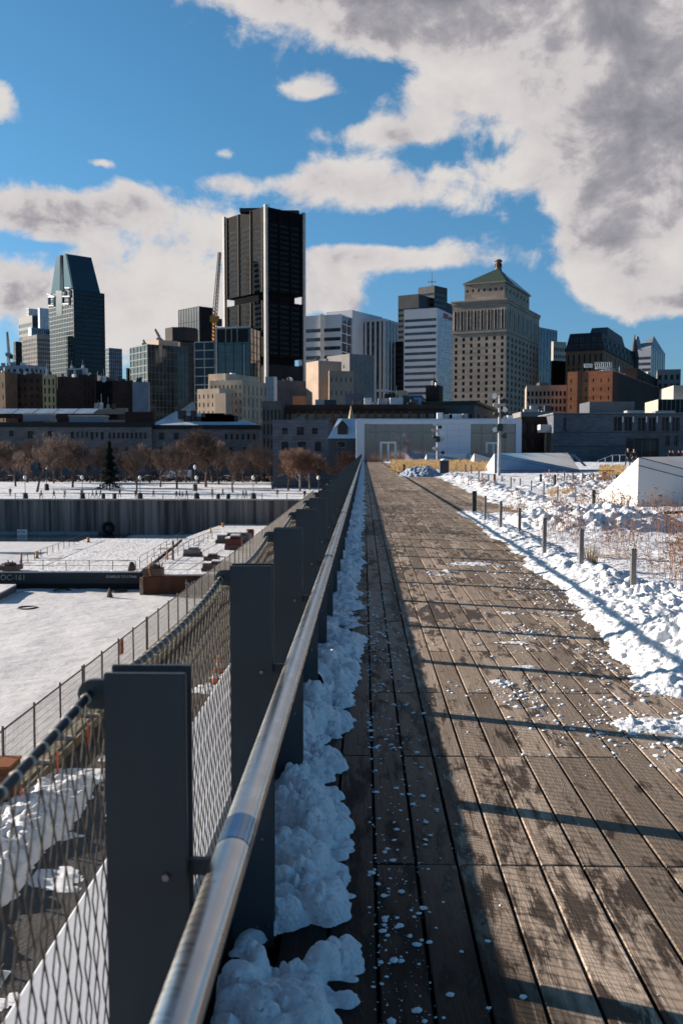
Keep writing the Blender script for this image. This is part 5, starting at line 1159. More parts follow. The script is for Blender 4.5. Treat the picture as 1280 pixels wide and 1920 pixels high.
# --- tan building
e, g = building('tan concrete building with a plain left face and a grid of small pale windows', 574, 597, 640, 676, 505, tanst, wn_glass, None, None, a=60, clutter=2)
building('', 616, 617, 662, 695, 498, tanst, wn_glass, None, ('win', 5, 7, .2, .35, 1), a=75, root=e, zb=-7.5, depth=12)
e, g = building('brown grey block with rows of little white windows behind the tan building', 613, 655, 701, 663, 540, gconc, glass('white_shutter', (.40, .38, .36), (.5, .48, .46), 3, .5, .4), ('win', 2, 6, .1, .3, 4), ('win', 6, 5.2, .3, .34, 2.5), a=50)
# --- dark tower with antenna
e, g = building('stepped dark concrete tower with a mast on its roof', 745, 783, 866, 551, 1100, mat('dark_concrete', (.07, .073, .08), .7, scale=.1), dk_glass, ('band', 6.2, .45, 12), ('band', 6.2, .45, 12), a=30, name='office_tower', cat='tower')
building('', 782, 812, 836, 535, 1120, MATS['dark_concrete'], dk_glass, ('band', 6, .45, 5), ('band', 6, .45, 5), a=40, root=e, zb=80, depth=30)
x, z = at(809, 535, 1140); x -= g['off'].x; z -= g['zo']; MB().tube((x, 40, z - 2), (x, 40, z + 16), .6, .3, n=5).tube((x - 5, 40, z + 4), (x + 5, 40, z + 4), .4, n=4).build('mast', clut_b, e)
building('slim dark tower in the gap left of the white banded tower', 741, 752, 762, 640, 900, blk, dk_glass, ('band', 5, .5, 3), None, a=30)
# --- white banded tower with red emblem
e, g = building('white banded tower with a small red emblem, left of the stone tower', 756, 817, 850, 577, 780, whm, glass('band_glass', (.025, .03, .045), (.07, .08, .11), 5, .15, .7), ('band', 5.4, .42, 5), None, a=22, name='office_tower', cat='tower')
pl = g['C'] + g['dr'] * g['tr']; w = MB(); pn = []; q = g['C'] - g['dl'] * .35; facade(e, w, q, g['dr'], g['tr'] - .4, 0, g['h'] - 6, ('curtain', 8, 5.4, .35, .5), pn); w.build('mullions', whm, e); add_panes(e, pn, glassw)
p = g['C'] + g['dr'] * g['tr'] * .35 - g['dl'] * .9; q2 = p + g['dr'] * g['tr'] * .22; p2 = p + g['dr'] * g['tr'] * .28; p3 = p2 + g['dr'] * g['tr'] * .18; hh = g['h']
rd = mat('emblem_red', (.40, .03, .06), .5, scale=.5)
MB().face([(p.x, p.y, hh - 5.6), (q2.x, q2.y, hh - 5.6), (q2.x, q2.y, hh - 1.8), (p.x, p.y, hh - 1.8)]).face([(p2.x, p2.y, hh - 5.6), (p3.x, p3.y, hh - 5.6), (p3.x, p3.y, hh - 3), (p2.x, p2.y, hh - 3)]).build('emblem', rd, e)
# --- stone tower
RB = 600
e, g = building('tall tan limestone tower with rows of small windows and a green hipped roof', 846, 946, 1007, 562, RB, rb_stone, wn_glass, ('win', 7, 3.98, .34, .58, 21.2), ('win', 9, 3.98, .42, .58, 21.2), a=24, name='stone_tower', cat='tower', par=.3)
c, dl, dr, tl, tr, h = (g[k] for k in ('C', 'dl', 'dr', 'tl', 'tr', 'h'))
def colonnade(O, U, T, n, zt0, zt1, wd):
    N_ = Vector((U.y, -U.x)); pn = []
    cb = MB()
    for k in range(n):
        u = T * (k + .5) / n; p = O + U * u; wx = T / n * wd
        a, b = p - U * wx / 2 + N_ * .05, p + U * wx / 2 + N_ * .05
        pn.append(((p.x + N_.x * .08, p.y + N_.y * .08, zt0), math.atan2(U.y, U.x), wx, zt1 - zt0))
        for s in (a, b): cb.tube((s.x + N_.x * .15, s.y + N_.y * .15, zt0), (s.x + N_.x * .15, s.y + N_.y * .15, zt1), .32, n=6)
    return cb, pn
zc0, zc1 = h - 17.5, h - 5.5
c1, p1 = colonnade(c + dl * tl, -dl, tl, 8, zc0, zc1, .42); c2, p2_ = colonnade(c, dr, tr, 8, zc0, zc1, .5)
c1.build('colonnade', rb_stone, e); c2.build('colonnade', rb_stone, e)
for p in p1 + p2_: put('tall_window', pane_me('tall_window', dk_glass, frame_m), e, p[0], (0, 0, p[1]), (p[2], 1, p[3]))
def ring(il, z0, z1, m, nm='cornice', lo=0):
    q = [c - dl * il - dr * il, c + dr * (tr + il) - dl * il, c + dr * (tr + il) + dl * (tl + il), c + dl * (tl + il) - dr * il]; MB().prism([tuple(p) for p in q], z0, z1).build(nm, m, e)
ring(.9, h, h + 1.0, rb_stone); ring(.5, h - 1.6, h - .01, rb_stone); ring(.5, zc0 - 2.0, zc0 - 1.0, rb_stone); 
up0 = h + 1; x943 = 943
C2, _, _, _, _ = plan(868, 943, 988, RB + 6, R(24))
u2, g2 = building('', 868, 942, 988, 529, RB + 5, rb_stone, wn_glass, ('win', 7, 4.6, .3, .42, 1.6), ('win', 7, 4.6, .34, .42, 1.6), a=24, root=e, zb=up0 + g['zo'], par=.2)
cc, tl2, tr2, h2 = g2['C'], g2['tl'], g2['tr'], g2['h']
def rect2(il, sh=0): return [cc - dl * il - dr * il, cc + dr * (tr2 + il) - dl * il, cc + dr * (tr2 + il) + dl * (tl2 + il), cc + dl * (tl2 + il) - dr * il]
MB().prism([tuple(p) for p in rect2(1.0)], h2, h2 + .8).build('cornice', rb_stone, e)
ctr = cc + dl * tl2 / 2 + dr * tr2 / 2; zr = at(927, 496, RB + 20)[1] - g['zo']; tp = [ctr + (p - ctr) * .09 for p in rect2(0)]
MB().prism([tuple(p) for p in rect2(.9)], h2 + .81, zr, top=[tuple(p) for p in tp]).build('roof', copper, e)
rp = rect2(.9); A = Vector((rp[0].x, rp[0].y, h2 + .81)); B_ = Vector((rp[1].x, rp[1].y, h2 + .81)); T0 = Vector((tp[0].x, tp[0].y, zr)); T1 = Vector((tp[1].x, tp[1].y, zr)); nrm = Vector((-dl.x, -dl.y, .8)).normalized() * .3
MB().face([A.lerp(B_, .35) + nrm, A.lerp(B_, .98) + nrm, B_.lerp(T1, .55) + nrm, T0.lerp(T1, .5).lerp(A.lerp(B_, .5), .25) + nrm, A.lerp(T0, .5).lerp(B_.lerp(T1, .5), .2) + nrm]).build('roof_snow', roof_snow, e)
zl = at(927, 475, RB + 20)[1] - g['zo']
MB().lathe([(2.3, zr - 2), (2.3, zr + .8), (2.0, zr + 1), (2.0, zl - 1.8), (2.7, zl - 1.6), (2.5, zl - .9), (1.4, zl - .2), (.4, zl)], (ctr.x, ctr.y, 0), 12).build('lantern', mat('lantern_stone', (.25, .17, .13), .85, scale=.4), e)
ln = MB()
for k in range(6):
    t = 2 * math.pi * k / 6; px_, py_ = ctr.x + 2.02 * math.cos(t), ctr.y + 2.02 * math.sin(t); ln.box((px_ - .3, py_ - .3, zr + 1.6), (px_ + .3, py_ + .3, zl - 3))
ln.build('lantern_openings', blk, e)
# --- right hand buildings
building('blue glass tower just right of the stone tower', 1003, 1006, 1041, 613, 900, bl_glass, bl_glass, None, ('curtain', 6, 40, 2.2), a=40, name='office_tower', cat='tower')
building('cream grid tower between the blue glass tower and the mansard building', 1030, 1034, 1058, 640, 860, mat('cream_grid', (.50, .44, .36), .8, scale=.1), wn_glass, None, ('win', 6, 6.2, .6, .5, 4), a=60)
building('dark slab behind the beige office right of the stone tower', 1030, 1033, 1060, 676, 700, blk, dk_glass, None, ('curtain', 6, 5, .3), a=60)
# mansard
e, g = building('old orange brown building with a dark mansard roof, dormers and a corner spire', 1057, 1128, 1186, 656, 640, mat('sandstone_brown', (.32, .165, .095), .85, col2=(.22, .115, .07), scale=.1), wn_glass, ('win', 7, 9, .34, .8, 1.5), ('win', 8, 9, .34, .8, 1.5), a=24, name='mansard_building', par=.1)
c, dl, dr, tl, tr, h = (g[k] for k in ('C', 'dl', 'dr', 'tl', 'tr', 'h'))
def rectm(il): return [c - dl * il - dr * il, c + dr * (tr + il) - dl * il, c + dr * (tr + il) + dl * (tl + il), c + dl * (tl + il) - dr * il]
zm = at(1128, 622, 640)[1] - g['zo']
MB().prism([tuple(p) for p in rectm(.8)], h, h + .8).build('cornice', slate, e)
MB().prism([tuple(p) for p in rectm(.2)], h + .81, zm, top=[tuple(p) for p in rectm(-2.2)]).build('mansard_roof', slate, e)
t1 = [c + dl * tl * a_ + dr * tr * b_ for a_, b_ in ((.10, .2), (.10, .75), (.62, .75), (.62, .2))]; zt_ = at(1128, 609, 660)[1] - g['zo']; m_ = sum(t1, Vector((0, 0))) / 4
MB().prism([tuple(p) for p in t1], zm, zt_, top=[tuple(m_ + (p - m_) * .82) for p in t1]).build('upper_roof', mat('lead_roof', (.10, .10, .11), .7, scale=.2), e)
for r_ in range(2):
    for (dv, T, oth, n_) in ((dl, tl, dr, 6), (dr, tr, dl, 7)):
        for k in range(n_):
            p = c + dv * T * (k + .7) / (n_ + .4) + oth * (.6 + 1.1 * r_); zz = h + 1.6 + 4.6 * r_; w_ = 1.15
            d_ = MB(); d_.box((p.x - w_, p.y - 1.2, zz), (p.x + w_, p.y + 1.2, zz + 2.6), rz=math.atan2(dv.y, dv.x), c=(p.x, p.y)); dm = d_.build('dormer', mat('dormer_grey', (.13, .13, .145), .7, scale=.3), e)
            q = p - oth * 1.25; MB().face([(q.x - dv.x * .7, q.y - dv.y * .7, zz + .4), (q.x + dv.x * .7, q.y + dv.y * .7, zz + .4), (q.x + dv.x * .7, q.y + dv.y * .7, zz + 2.2), (q.x - dv.x * .7, q.y - dv.y * .7, zz + 2.2)]).build('dormer_window', wn_glass, dm)
sp = c + dr * tr; zs = at(1175, 604, 690)[1] - g['zo']; MB().lathe([(3.4, h - 8), (3.4, h + 5.5), (4.0, h + 6), (3.6, h + 6.6), (.2, zs)], (sp.x - dr.x * 3, sp.y - dr.y * 3, 0), 8).build('corner_spire', slate, e)
e, g = building('grey office tower with stepped pointed gables at the right', 1183, 1216, 1242, 652, 1000, silver, glass('plum_glass', (.04, .03, .04), (.08, .07, .09), 5, .2, .6), ('band', 6, .5, 6), ('curtain', 6, 60, 1.5), a=30, name='office_tower', cat='tower')
c, dl, dr, tl, tr, h = (g[k] for k in ('C', 'dl', 'dr', 'tl', 'tr', 'h'))
zg = at(1216, 627, 1000)[1] - g['zo']; pts = [c + dl * tl * .98, c + dl * tl * .02, c + dr * tr * .98 + dl * tl * .02, c + dr * tr * .98 + dl * tl * .98]; m_ = c + dl * tl * .12 + dr * tr * .3
MB().prism([tuple(p) for p in pts], h, zg, top=[tuple(m_ + (p - m_) * .06) for p in pts]).build('gable_roof', mat('gable_grey', (.30, .31, .34), .5, scale=.1), e)
q = c + dl * tl * .85 + dr * 4; MB().prism([(q.x - 4, q.y - 4), (q.x + 4, q.y - 4), (q.x + 4, q.y + 4), (q.x - 4, q.y + 4)], h, h + 13, top=[(q.x - 1, q.y - 1), (q.x + 1, q.y - 1), (q.x + 1, q.y + 1), (q.x - 1, q.y + 1)]).build('small_gable', MATS['gable_grey'], e)
# orange brick
e, g = building('orange brick warehouse with few windows and a dark side wall', 1061, 1145, 1233, 694, 330, orangeb, wn_glass, ('win', 6, 3.0, .16, .42, 1.8), None, a=26, clutter=6, name='brick_warehouse')
for ch in list(e.children):
    if ch.name.startswith('wall'): pass
w = MB(); q = g['C'] - g['dl'] * .12; pr_ = q + g['dr'] * (g['tr'])
w.box((0, 0, 0), (.001, .001, .001)); w = MB(); w.face([(q.x, q.y, 0), (pr_.x, pr_.y, 0), (pr_.x, pr_.y, g['h'] - .4), (q.x, q.y, g['h'] - .4)]); w.build('side_wall', dkbrown, e)  # right face overlaid in darker brown, its shade put into the colour
for k in range(3): 
    z = 8 + k * 4.0; p0 = q - g['dl'] * .08 + g['dr'] * g['tr'] * .38; p1 = q - g['dl'] * .08 + g['dr'] * g['tr'] * .99; MB().tube((p0.x, p0.y, z), (p1.x, p1.y, z), .12, n=4).build('string_course', brownb, e)
p = g['C'] + g['dl'] * g['tl'] * .73 - g['dr'] * .05; MB().box((p.x - .6, p.y - .2, 0), (p.x + .6, p.y + .2, g['h'] + .3), rz=-R(26), c=(p.x, p.y)).build('downpipe_recess', dkbrown, e)
def rooftop_sign(px0, px1, py0, py1, Y, label):
    x0, z0 = at(px0, py1, Y); x1, z1 = at(px1, py0, Y); s = empty('rooftop_rack', (x0, Y, z0), label, 'rooftop rack'); MB().box((0, 0, 0), (x1 - x0, .4, (z1 - z0) * .35)).build('base_box', clut_c, s); mb = MB()
    for k in range(9): mb.tube(((x1 - x0) * k / 8, .2, 0), ((x1 - x0) * (k / 8 - .05), .2, z1 - z0), .12, n=4)
    mb.tube((0, .2, z1 - z0), (x1 - x0, .2, z1 - z0), .1, n=4); mb.build('struts', clut_c, s)
rooftop_sign(1116, 1147, 679, 692, 338, 'white strutted rack on the roof of the orange brick warehouse'); rooftop_sign(1095, 1110, 682, 689, 340, 'small grey duct rack on the roof of the orange brick warehouse')
building('beige stone office with a blue cornice right of the stone tower', 985, 1060, 1070, 722, 345, mat('cream_stone', (.36, .31, .25), .85, scale=.3), wn_glass, ('win', 10, 2.75, .6, .62, 1.6), None, a=8, name='stone_office', clutter=2)
x0, z0 = at(984, 724.5, 344.0); x1, _ = at(1061, 724.5, 344.0)
building('grey concrete office with square windows at the right edge', 1228, 1272, 1300, 692, 420, gconc, wn_glass, ('win', 4, 3.9, .5, .55, 1.5), ('win', 2, 3.9, .5, .55, 1.5), a=16)
building('cream panelled building at the right edge above the grey stone building', 1231, 1330, 1380, 748, 300, mat('cream_panel', (.44, .39, .31), .8, col2=(.38, .33, .27), scale=.3), wn_glass, ('curtain', 12, 20, .08), None, a=6)
building('taller cream panelled block at the right edge', 1259, 1330, 1380, 722, 305, MATS['cream_panel'], wn_glass, None, None, a=6)
building('dark red brick block behind the orange warehouse at its right', 1165, 1190, 1234, 690, 372, dkbrown, wn_glass, None, ('win', 7, 4.2, .16, .4, 1.5), a=24, clutter=3)
# --- brown long row
e, g = building('long low brown building with orange brick piers behind the glass pavilion', 496, 832, 850, 758, 285, brownb, glass('loft_glass', (.02, .028, .034), (.07, .10, .12), 2.4, .12, .8), ('win', 21, 3.3, .72, .66, 2.1), None, a=2, name='loft_building', clutter=12, depth=16)
p0, p1 = g['C'] + g['dl'] * g['tl'], g['C']; mb = MB(); mb.box((p0.x - .3, p0.y - .5, g['h'] - 1.9), (p1.x + .3, p1.y - .02, g['h'] - 1.2), rz=0); mb.build('cornice', dkbrown, e)
pr_ = MB()
for k in range(0, 14): 
    p = p0 + (p1 - p0) * (k * 1.0 + 4) / 21; pr_.box((p.x - .38, p.y - .30, 0), (p.x + .38, p.y - .05, g['h'] - 2.0))
pr_.build('brick_piers', masonry('pier_brick', (.24, .10, .05), (.17, .07, .04), (.7, .7, .7), 1.0, .4, .05), e)
e, g = building('dark stone building with arched upper windows at the left end of the brown row', 492, 528, 534, 752, 280, mat('dark_stone', (.10, .095, .095), .85, scale=.3), dk_glass, ('win', 5, 4.2, .5, .75, 2), None, a=5, name='stone_building')
e, g = building('low building with a green copper cornice behind the pavilion at the right', 760, 888, 975, 757, 300, mat('grey_render', (.13, .125, .12), .8, scale=.3), wn_glass, ('win', 10, 3, .3, .5, 2.6), ('win', 9, 3, .25, .5, 2.2), a=14, depth=12)
c, dl, dr, tl, tr, h = (g[k] for k in ('C', 'dl', 'dr', 'tl', 'tr', 'h')); il = .7; q = [c - dl * il - dr * il, c + dr * (tr + il) - dl * il, c + dr * (tr + il) + dl * (tl + il), c + dl * (tl + il) - dr * il]
MB().prism([tuple(p) for p in q], h, h + .9).build('copper_cornice', copper, e)
e, _ = building('brown brick rooftop house with a chimney left of the stone tower foot', 797, 822, 829, 722, 330, dkbrown, wn_glass, a=20, name='brick_house', clutter=2)
for (a_, b_, y_, D_, m_, lb) in ((549, 572, 742, 292, orangeb, 'orange brick lift housing on the left part of the brown row roof'), (720, 742, 738, 310, brownb, 'brown chimney block on the middle of the brown row roof'), (647, 680, 738, 300, blgrey, 'blue grey air handler on the brown row roof'), (754, 790, 741, 315, blgrey, 'long blue grey plant box on the brown row roof'), (741, 760, 732, 345, mat('cream_block', (.45, .36, .26), .8, scale=.3), 'cream rooftop block in the gap below the dark towers'), (775, 788, 745, 300, mat('plant_blue', (.08, .2, .42), .6, scale=.4), 'bright blue plant box on the green cornice building')):
    building(lb, a_, b_, b_ + 4, y_, D_, m_, wn_glass, a=6, name='rooftop_house', depth=6, cat='rooftop house')
# --- left rows
RG = 'brick buildings of the left row'
for (xl, xc, xr, yt, d, wm_, L_, R_, a_, lb) in [
        (-12, 13, 36, 697, 395, mat('tan_brick', (.19, .12, .08), .85, scale=.3), ('win', 3, 5, .2, .4, 3), None, 30, 'tan brick building at the left edge of the brick row'),
        (34, 80, 84, 700, 400, brownb, ('win', 4, 3.3, .45, .5, 1.4), None, 8, 'brown brick building with paired windows left of the yellow one'),
        (83, 107, 110, 702, 385, yellowst, ('win', 3, 3.5, .4, .7, 1.3), None, 8, 'narrow yellow brick building in the brick row'),
        (108, 112, 160, 706, 385, dkbrown, None, None, 60, 'windowless dark brown building right of the yellow one'),
        (150, 181, 185, 702, 410, dkbrown, ('win', 4, 4, .3, .5, 2), None, 12, 'dark brown loft set back in the brick row'),
        (182, 213, 217, 714, 400, blk, ('win', 5, 4, .5, .6, 2), None, 10, 'black fronted building in the brick row'),
        (214, 250, 252, 713, 390, dkbrown, None, None, 8, 'plain maroon building left of the blue grey wall'),
        (250, 279, 283, 716, 388, mat('blue_grey_wall', (.20, .235, .29), .7, scale=.3), None, None, 8, 'plain blue grey wall building left of the glass condominium')]:
    building(lb, xl, xc, xr, yt, d, wm_, wn_glass, L_, R_, a=a_, name='row_building', group=RG, clutter=3, depth=12)
# dark roofscape between
building('low dark maroon block behind the stone warehouse', 236, 288, 292, 772, 350, dkbrown, wn_glass, a=5, name='low_block', depth=12)
building('pale slab roofed block with dark windows behind the stone warehouse', 158, 238, 242, 765, 352, mat('pale_fascia', (.34, .24, .19), .8, scale=.3), dk_glass, ('band', 3.6, .6, .8), None, a=4, name='low_block', depth=14, clutter=7)
sk_m = mat('skylight_blue', (.34, .42, .54), .5, scale=.4)
for i in range(5):
    x0, z0 = at(-14 + i * 38, 781, 338); x1, z1 = at(22 + i * 38, 765, 338); e = empty('sawtooth_skylight', (x0, 338, z0 - .6), f'snow covered sloping skylight on the warehouse roof, {["first", "second", "third", "fourth", "fifth"][i]} from the left', 'skylight', 'row of sloping skylights')
    w_ = x1 - x0; hgt = z1 - z0
    MB().mesh([(0, 0, .6 + hgt * .35), (w_, 0, .6 + hgt * .35), (w_ + .8, 5, .6 + hgt), (.8, 5, .6 + hgt)], [(0, 1, 2, 3)]).build('sloping_roof', sk_m, e)
    MB().box((0, .05, 0), (w_, .3, .6 + hgt * .33)).box((0, .3, 0), (.25, 5, .6 + hgt * .4)).build('skylight_wall', dkbrown, e)
for (a_, b_, t_, b2_, lb) in ((44, 94, 775, 790, 'cream plant box with grey louvres on the stone warehouse roof, the left one'), (130, 195, 778, 794, 'long cream plant box with grey louvres on the stone warehouse roof, the right one')):
    x0, z0 = at(a_, b2_, 326); x1, z1 = at(b_, t_, 326); e = empty('plant_box', (x0, 326, z0), lb, 'plant box'); MB().box((0, 0, 0), (x1 - x0, 6, (z1 - z0) * .8)).build('louvre_body', mat('louvre_grey', (.28, .28, .31), .6, col2=(.2, .2, .22), scale=2, stretch=(4, 1, .1)), e); MB().box((-.2, -.2, (z1 - z0) * .8), (x1 - x0 + .2, 6.2, z1 - z0)).build('snowy_lid', mat('cream_lid', (.55, .46, .36), .7, scale=1), e)
# long stone warehouse
WH = 318
e, g = building('very long grey stone warehouse with a dark cornice behind the bare trees, left half', -60, 285, 290, 800, WH, greyst, wn_glass, None, None, a=0, name='stone_warehouse', depth=16, par=.3)
for ch in list(e.children):
    if ch.name.startswith('wall'): wobj = ch
c, dl, dr, tl, tr, h = (g[k] for k in ('C', 'dl', 'dr', 'tl', 'tr', 'h'))
SUR = {}
def win_list(e, g, lst, gm=wn_glass):
    for (px, py0, py1, w) in lst:
        Y = g['off'].y + g['C'].y; x, z1 = at(px, py0, Y); _, z0 = at(px, py1, Y); x -= g['off'].x; z0 -= g['zo']; z1 -= g['zo']; y = g['C'].y - .06; ww = w * Y / F
        o = put('window', pane_me('window', gm, frame_m), e, (x, y, z0), None, (ww, 1, z1 - z0))
        if 'm' not in SUR:
            s = MB(); s.box((-.60, -.06, -.12), (.60, .04, -.005)).box((-.60, -.05, 1.005), (.60, .04, 1.10)).box((-.59, -.04, -.004), (-.502, .04, 1.004)).box((.502, -.04, -.004), (.59, .04, 1.004)); SUR['m'] = s.data('surround', greyst)
        put('surround', SUR['m'], o)
win_list(e, g, [(22, 807, 818, 9), (58, 808, 822, 12), (95, 808, 819, 9)] + [(136, 809, 823, 6)] + [(146 + 8.7 * k, 809, 820, 4.2) for k in range(3)] + [(173, 810, 824, 5.5), (182, 810, 820, 4), (192, 810, 824, 5.5)] + [(206 + 8.3 * k, 811, 822, 4) for k in range(9)] + [(-20, 808, 820, 9)] + [(22 + 18 * k, 838, 852, 6) for k in range(15)] + [(22 + 18 * k, 866, 880, 6) for k in range(15)])
pl = c + dl * tl
MB().box((pl.x - .5, -.55, h - .1), (.5, .0, h + 1.5)).box((pl.x - .5, .01, h - .1), (.5, 16, h + 1.4)).build('dark_cornice', mat('dark_fascia', (.016, .018, .024), .6, scale=.4), e)
MB().box((pl.x - .3, -.2, 11.7), (.2, -.002, 12.1)).build('string_course', greyst, e)
e, g = building('grey stone warehouse with a snow covered hipped roof behind the tallest bare tree', 285, 486, 492, 804, WH + 2, greyst, wn_glass, None, None, a=0, name='stone_warehouse', depth=16, par=.3)
win_list(e, g, [(303, 811, 824, 10), (331, 811, 824, 10), (360, 811, 822, 6), (392, 812, 822, 5)] + [(424 + 10.5 * k, 813, 824, 4.5) for k in range(6)] + [(303 + 26 * k, 838, 852, 7) for k in range(7)])
c, dl, dr, tl, tr, h = (g[k] for k in ('C', 'dl', 'dr', 'tl', 'tr', 'h')); pl = c + dl * tl
MB().box((pl.x - .3, -.55, h - .1), (.5, -.0, h + 1.3)).box((pl.x - .3, .01, h - .1), (.5, 16, h + 1.2)).build('dark_cornice', MATS['dark_fascia'], e)
za = at(330, 771, WH + 10)[1] - g['zo']; xa = at(330, 771, WH + 10)[0] - g['off'].x; xb = at(430, 780, WH + 10)[0] - g['off'].x
MB().mesh([(pl.x, 0, h + 1.3), (.3, 0, h + 1.3), (.3, 16, h + 1.3), (pl.x, 16, h + 1.3), (xa, 8, za), (xb, 8, za - 1.8)], [(0, 1, 5, 4), (1, 2, 5), (2, 3, 4, 5), (3, 0, 4)]).build('roof', roof_snow, e)
for (px, py, w_, hh) in ((352, 786, 1.3, 2.4), (362, 778, .8, 3), (372, 787, 1.3, 2.2), (386, 788, 1.6, 2), (398, 784, 3.8, 3.4), (410, 785, 4.5, 3.2), (420, 786, 3.5, 2.8), (340, 775, 1.2, 2.0), (440, 785, 1.0, 2)):
    x, z = at(px, py, WH + 5); MB().box((x - g['off'].x - w_, 3, z - g['zo'] - 1.8), (x - g['off'].x + w_, 6, z - g['zo'] + hh * .5)).build('chimney', clut_b if w_ > 1.5 else slate, e)
x, z = at(344, 772, 334); xe, ze = at(360, 752, 334); ee = empty('roof_cone', (xe, 336, z), 'small pale pyramid spire poking above the snowy hipped roof', 'spire')
MB().prism([(-4.6, -3), (.6, -3), (.6, 3), (-4.6, 3)], 0, ze - z, top=[(-.1, -.1), (.1, -.1), (.1, .1), (-.1, .1)]).build('spire_roof', mat('pale_spire', (.36, .34, .31), .7, scale=.5), ee); MB().box((-4.2, -2.6, -3), (.3, 2.6, -.01)).build('spire_base', dkbrown, ee)
# grey stone house with three windows
e, g = building('grey stone house with three square windows and a small pediment left of the pavilion', 511, 615, 622, 787, 232, masonry('pediment_stone', (.16, .165, .19), (.12, .125, .145), (.6, .6, .65), 2.2, .8, .05), wn_glass, None, None, a=0, name='stone_house', depth=14, par=.3)
win_list(e, g, [(534, 802, 814, 11), (563, 800, 816, 14), (590, 802, 814, 11), (534, 828, 846, 13), (566, 828, 848, 16), (596, 828, 846, 12), (534, 862, 880, 13), (566, 862, 880, 13), (596, 862, 880, 12)])
c, dl, dr, tl, tr, h = (g[k] for k in ('C', 'dl', 'dr', 'tl', 'tr', 'h')); x, _ = at(563, 790, 232); x -= g['off'].x
MB().mesh([(x - 1.6, -.3, h), (x + 1.6, -.3, h), (x, -.3, h + .9), (x - 1.6, .3, h), (x + 1.6, .3, h), (x, .3, h + .9)], [(0, 1, 2), (5, 4, 3), (0, 2, 5, 3), (1, 4, 5, 2)]).build('pediment', MATS['pediment_stone'], e)
MB().box((c.x + dl.x * tl - .1, -.18, h - 5.0), (.1, -.002, h - 4.6)).box((c.x + dl.x * tl - .1, -.15, h - .35), (.1, -.002, h - .02)).build('string_course', MATS['pediment_stone'], e)
# blue mansard dormer house
e, g = building('stone house with a snowy blue mansard roof and one dark dormer beside the pavilion', 616, 690, 700, 822, 212, mat('plain_grey_stone', (.075, .078, .085), .85, col2=(.055, .056, .062), scale=.4), wn_glass, None, None, a=0, name='mansard_house', depth=11, par=.2)
win_list(e, g, [(640, 828, 838, 14), (640, 848, 858, 14), (640, 868, 878, 14)])
c, dl, dr, tl, tr, h = (g[k] for k in ('C', 'dl', 'dr', 'tl', 'tr', 'h')); pl = c + dl * tl; zt = at(650, 785, 215)[1] - g['zo']; ZT = zt
MB().prism([(pl.x - .2, -.3), (.2, -.3), (.2, 11), (pl.x - .2, 11)], h, zt, top=[(pl.x + 2.0, 3), (-.5, 3), (-.5, 8), (pl.x + 2.0, 8)]).build('roof', mat('snow_blue_roof', (.62, .68, .76), .6, col2=(.55, .60, .68), scale=.5), e)
x, z = at(642, 804, 212); x -= g['off'].x; z -= g['zo']
dm = MB().mesh([(x - 1.1, .1, z - 1.2), (x + 1.1, .1, z - 1.2), (x + 1.1, .1, z + .4), (x, .1, z + 1.7), (x - 1.1, .1, z + .4), (x - 1.1, 4, z - 1.2), (x + 1.1, 4, z - 1.2), (x + 1.1, 4, z + .4), (x, 4, z + 1.7), (x - 1.1, 4, z + .4)], [(0, 1, 2, 3, 4), (1, 6, 7, 2), (2, 7, 8, 3), (3, 8, 9, 4), (4, 9, 5, 0)]).build('dormer', mat('dormer_dark', (.05, .045, .05), .7, scale=1), e)
MB().mesh([(x + 1.5, -.1, z + .3), (x, -.1, z + 2.05), (x - 1.5, -.1, z + .3), (x + 1.5, 4.2, z + .3), (x, 4.2, z + 2.05), (x - 1.5, 4.2, z + .3), (x + 1.5, -.1, z + .5), (x, -.1, z + 2.25), (x - 1.5, -.1, z + .5), (x + 1.5, 4.2, z + .5), (x, 4.2, z + 2.25), (x - 1.5, 4.2, z + .5)], [(6, 9, 10, 7), (7, 10, 11, 8), (0, 1, 7, 6), (1, 2, 8, 7)]).build('dormer_roof', MATS['snow_blue_roof'], dm)
sp_ = empty('church_spire', (at(658, 785, 268)[0], 268, at(658, 790, 268)[1] - 8), 'small sunlit tan spire rising between the brown row and the mansard house', 'spire'); zz = at(661, 760, 268)[1] - sp_.location.z
MB().lathe([(2.0, 0), (2.0, 4), (1.6, 5), (.05, zz)], n=6).build('spire_roof', mat('tan_spire', (.55, .40, .24), .8, scale=.5), sp_)
# --- cranes
def lattice(mb, p, q, w, r, n):
    p, q = Vector(p), Vector(q); d = (q - p).normalized(); a = d.orthogonal().normalized(); b = d.cross(a); cs = [(a + b) * w, (a - b) * w, (-a - b) * w, (-a + b) * w]
    for c_ in cs: mb.tube(p + c_, q + c_ * .6, r, n=4)
    for k in range(n):
        t0_, t1_ = k / n, (k + 1) / n
        for i in range(4): mb.tube(p.lerp(q, t0_) + cs[i] * (1 - .4 * t0_), p.lerp(q, t1_) + cs[(i + 1) % 4] * (1 - .4 * t1_), r * .7, n=3)
def crane(px, pyb, Y, pym, pxt, pyt, label, m1, m2, s=1.0):
    x, z = at(px, pyb, Y); xm, zm_ = at(px, pym, Y); xt, zt_ = at(pxt, pyt, Y); e = empty('tower_crane', (x, Y, z), label, 'crane', 'tower cranes')
    mb = MB(); lattice(mb, (0, 0, 0), (0, 0, zm_ - z), 1.5 * s, .45 * s, 10); mb.build('mast', m1, e)
    mb = MB(); lattice(mb, (xm - x, 0, zm_ - z), (xt - x, 0, zt_ - z), 1.1 * s, .4 * s, 18); mb.build('jib', m2, e)
    MB().box((-3 * s, -2 * s, zm_ - z - 5 * s), (3 * s, 2 * s, zm_ - z - 1 * s)).build('cab', m1, e); MB().box((2 * s, -1.5, zm_ - z - 8 * s), (5 * s, 1.5, zm_ - z - 3 * s)).build('counterweight', clut_b, e)
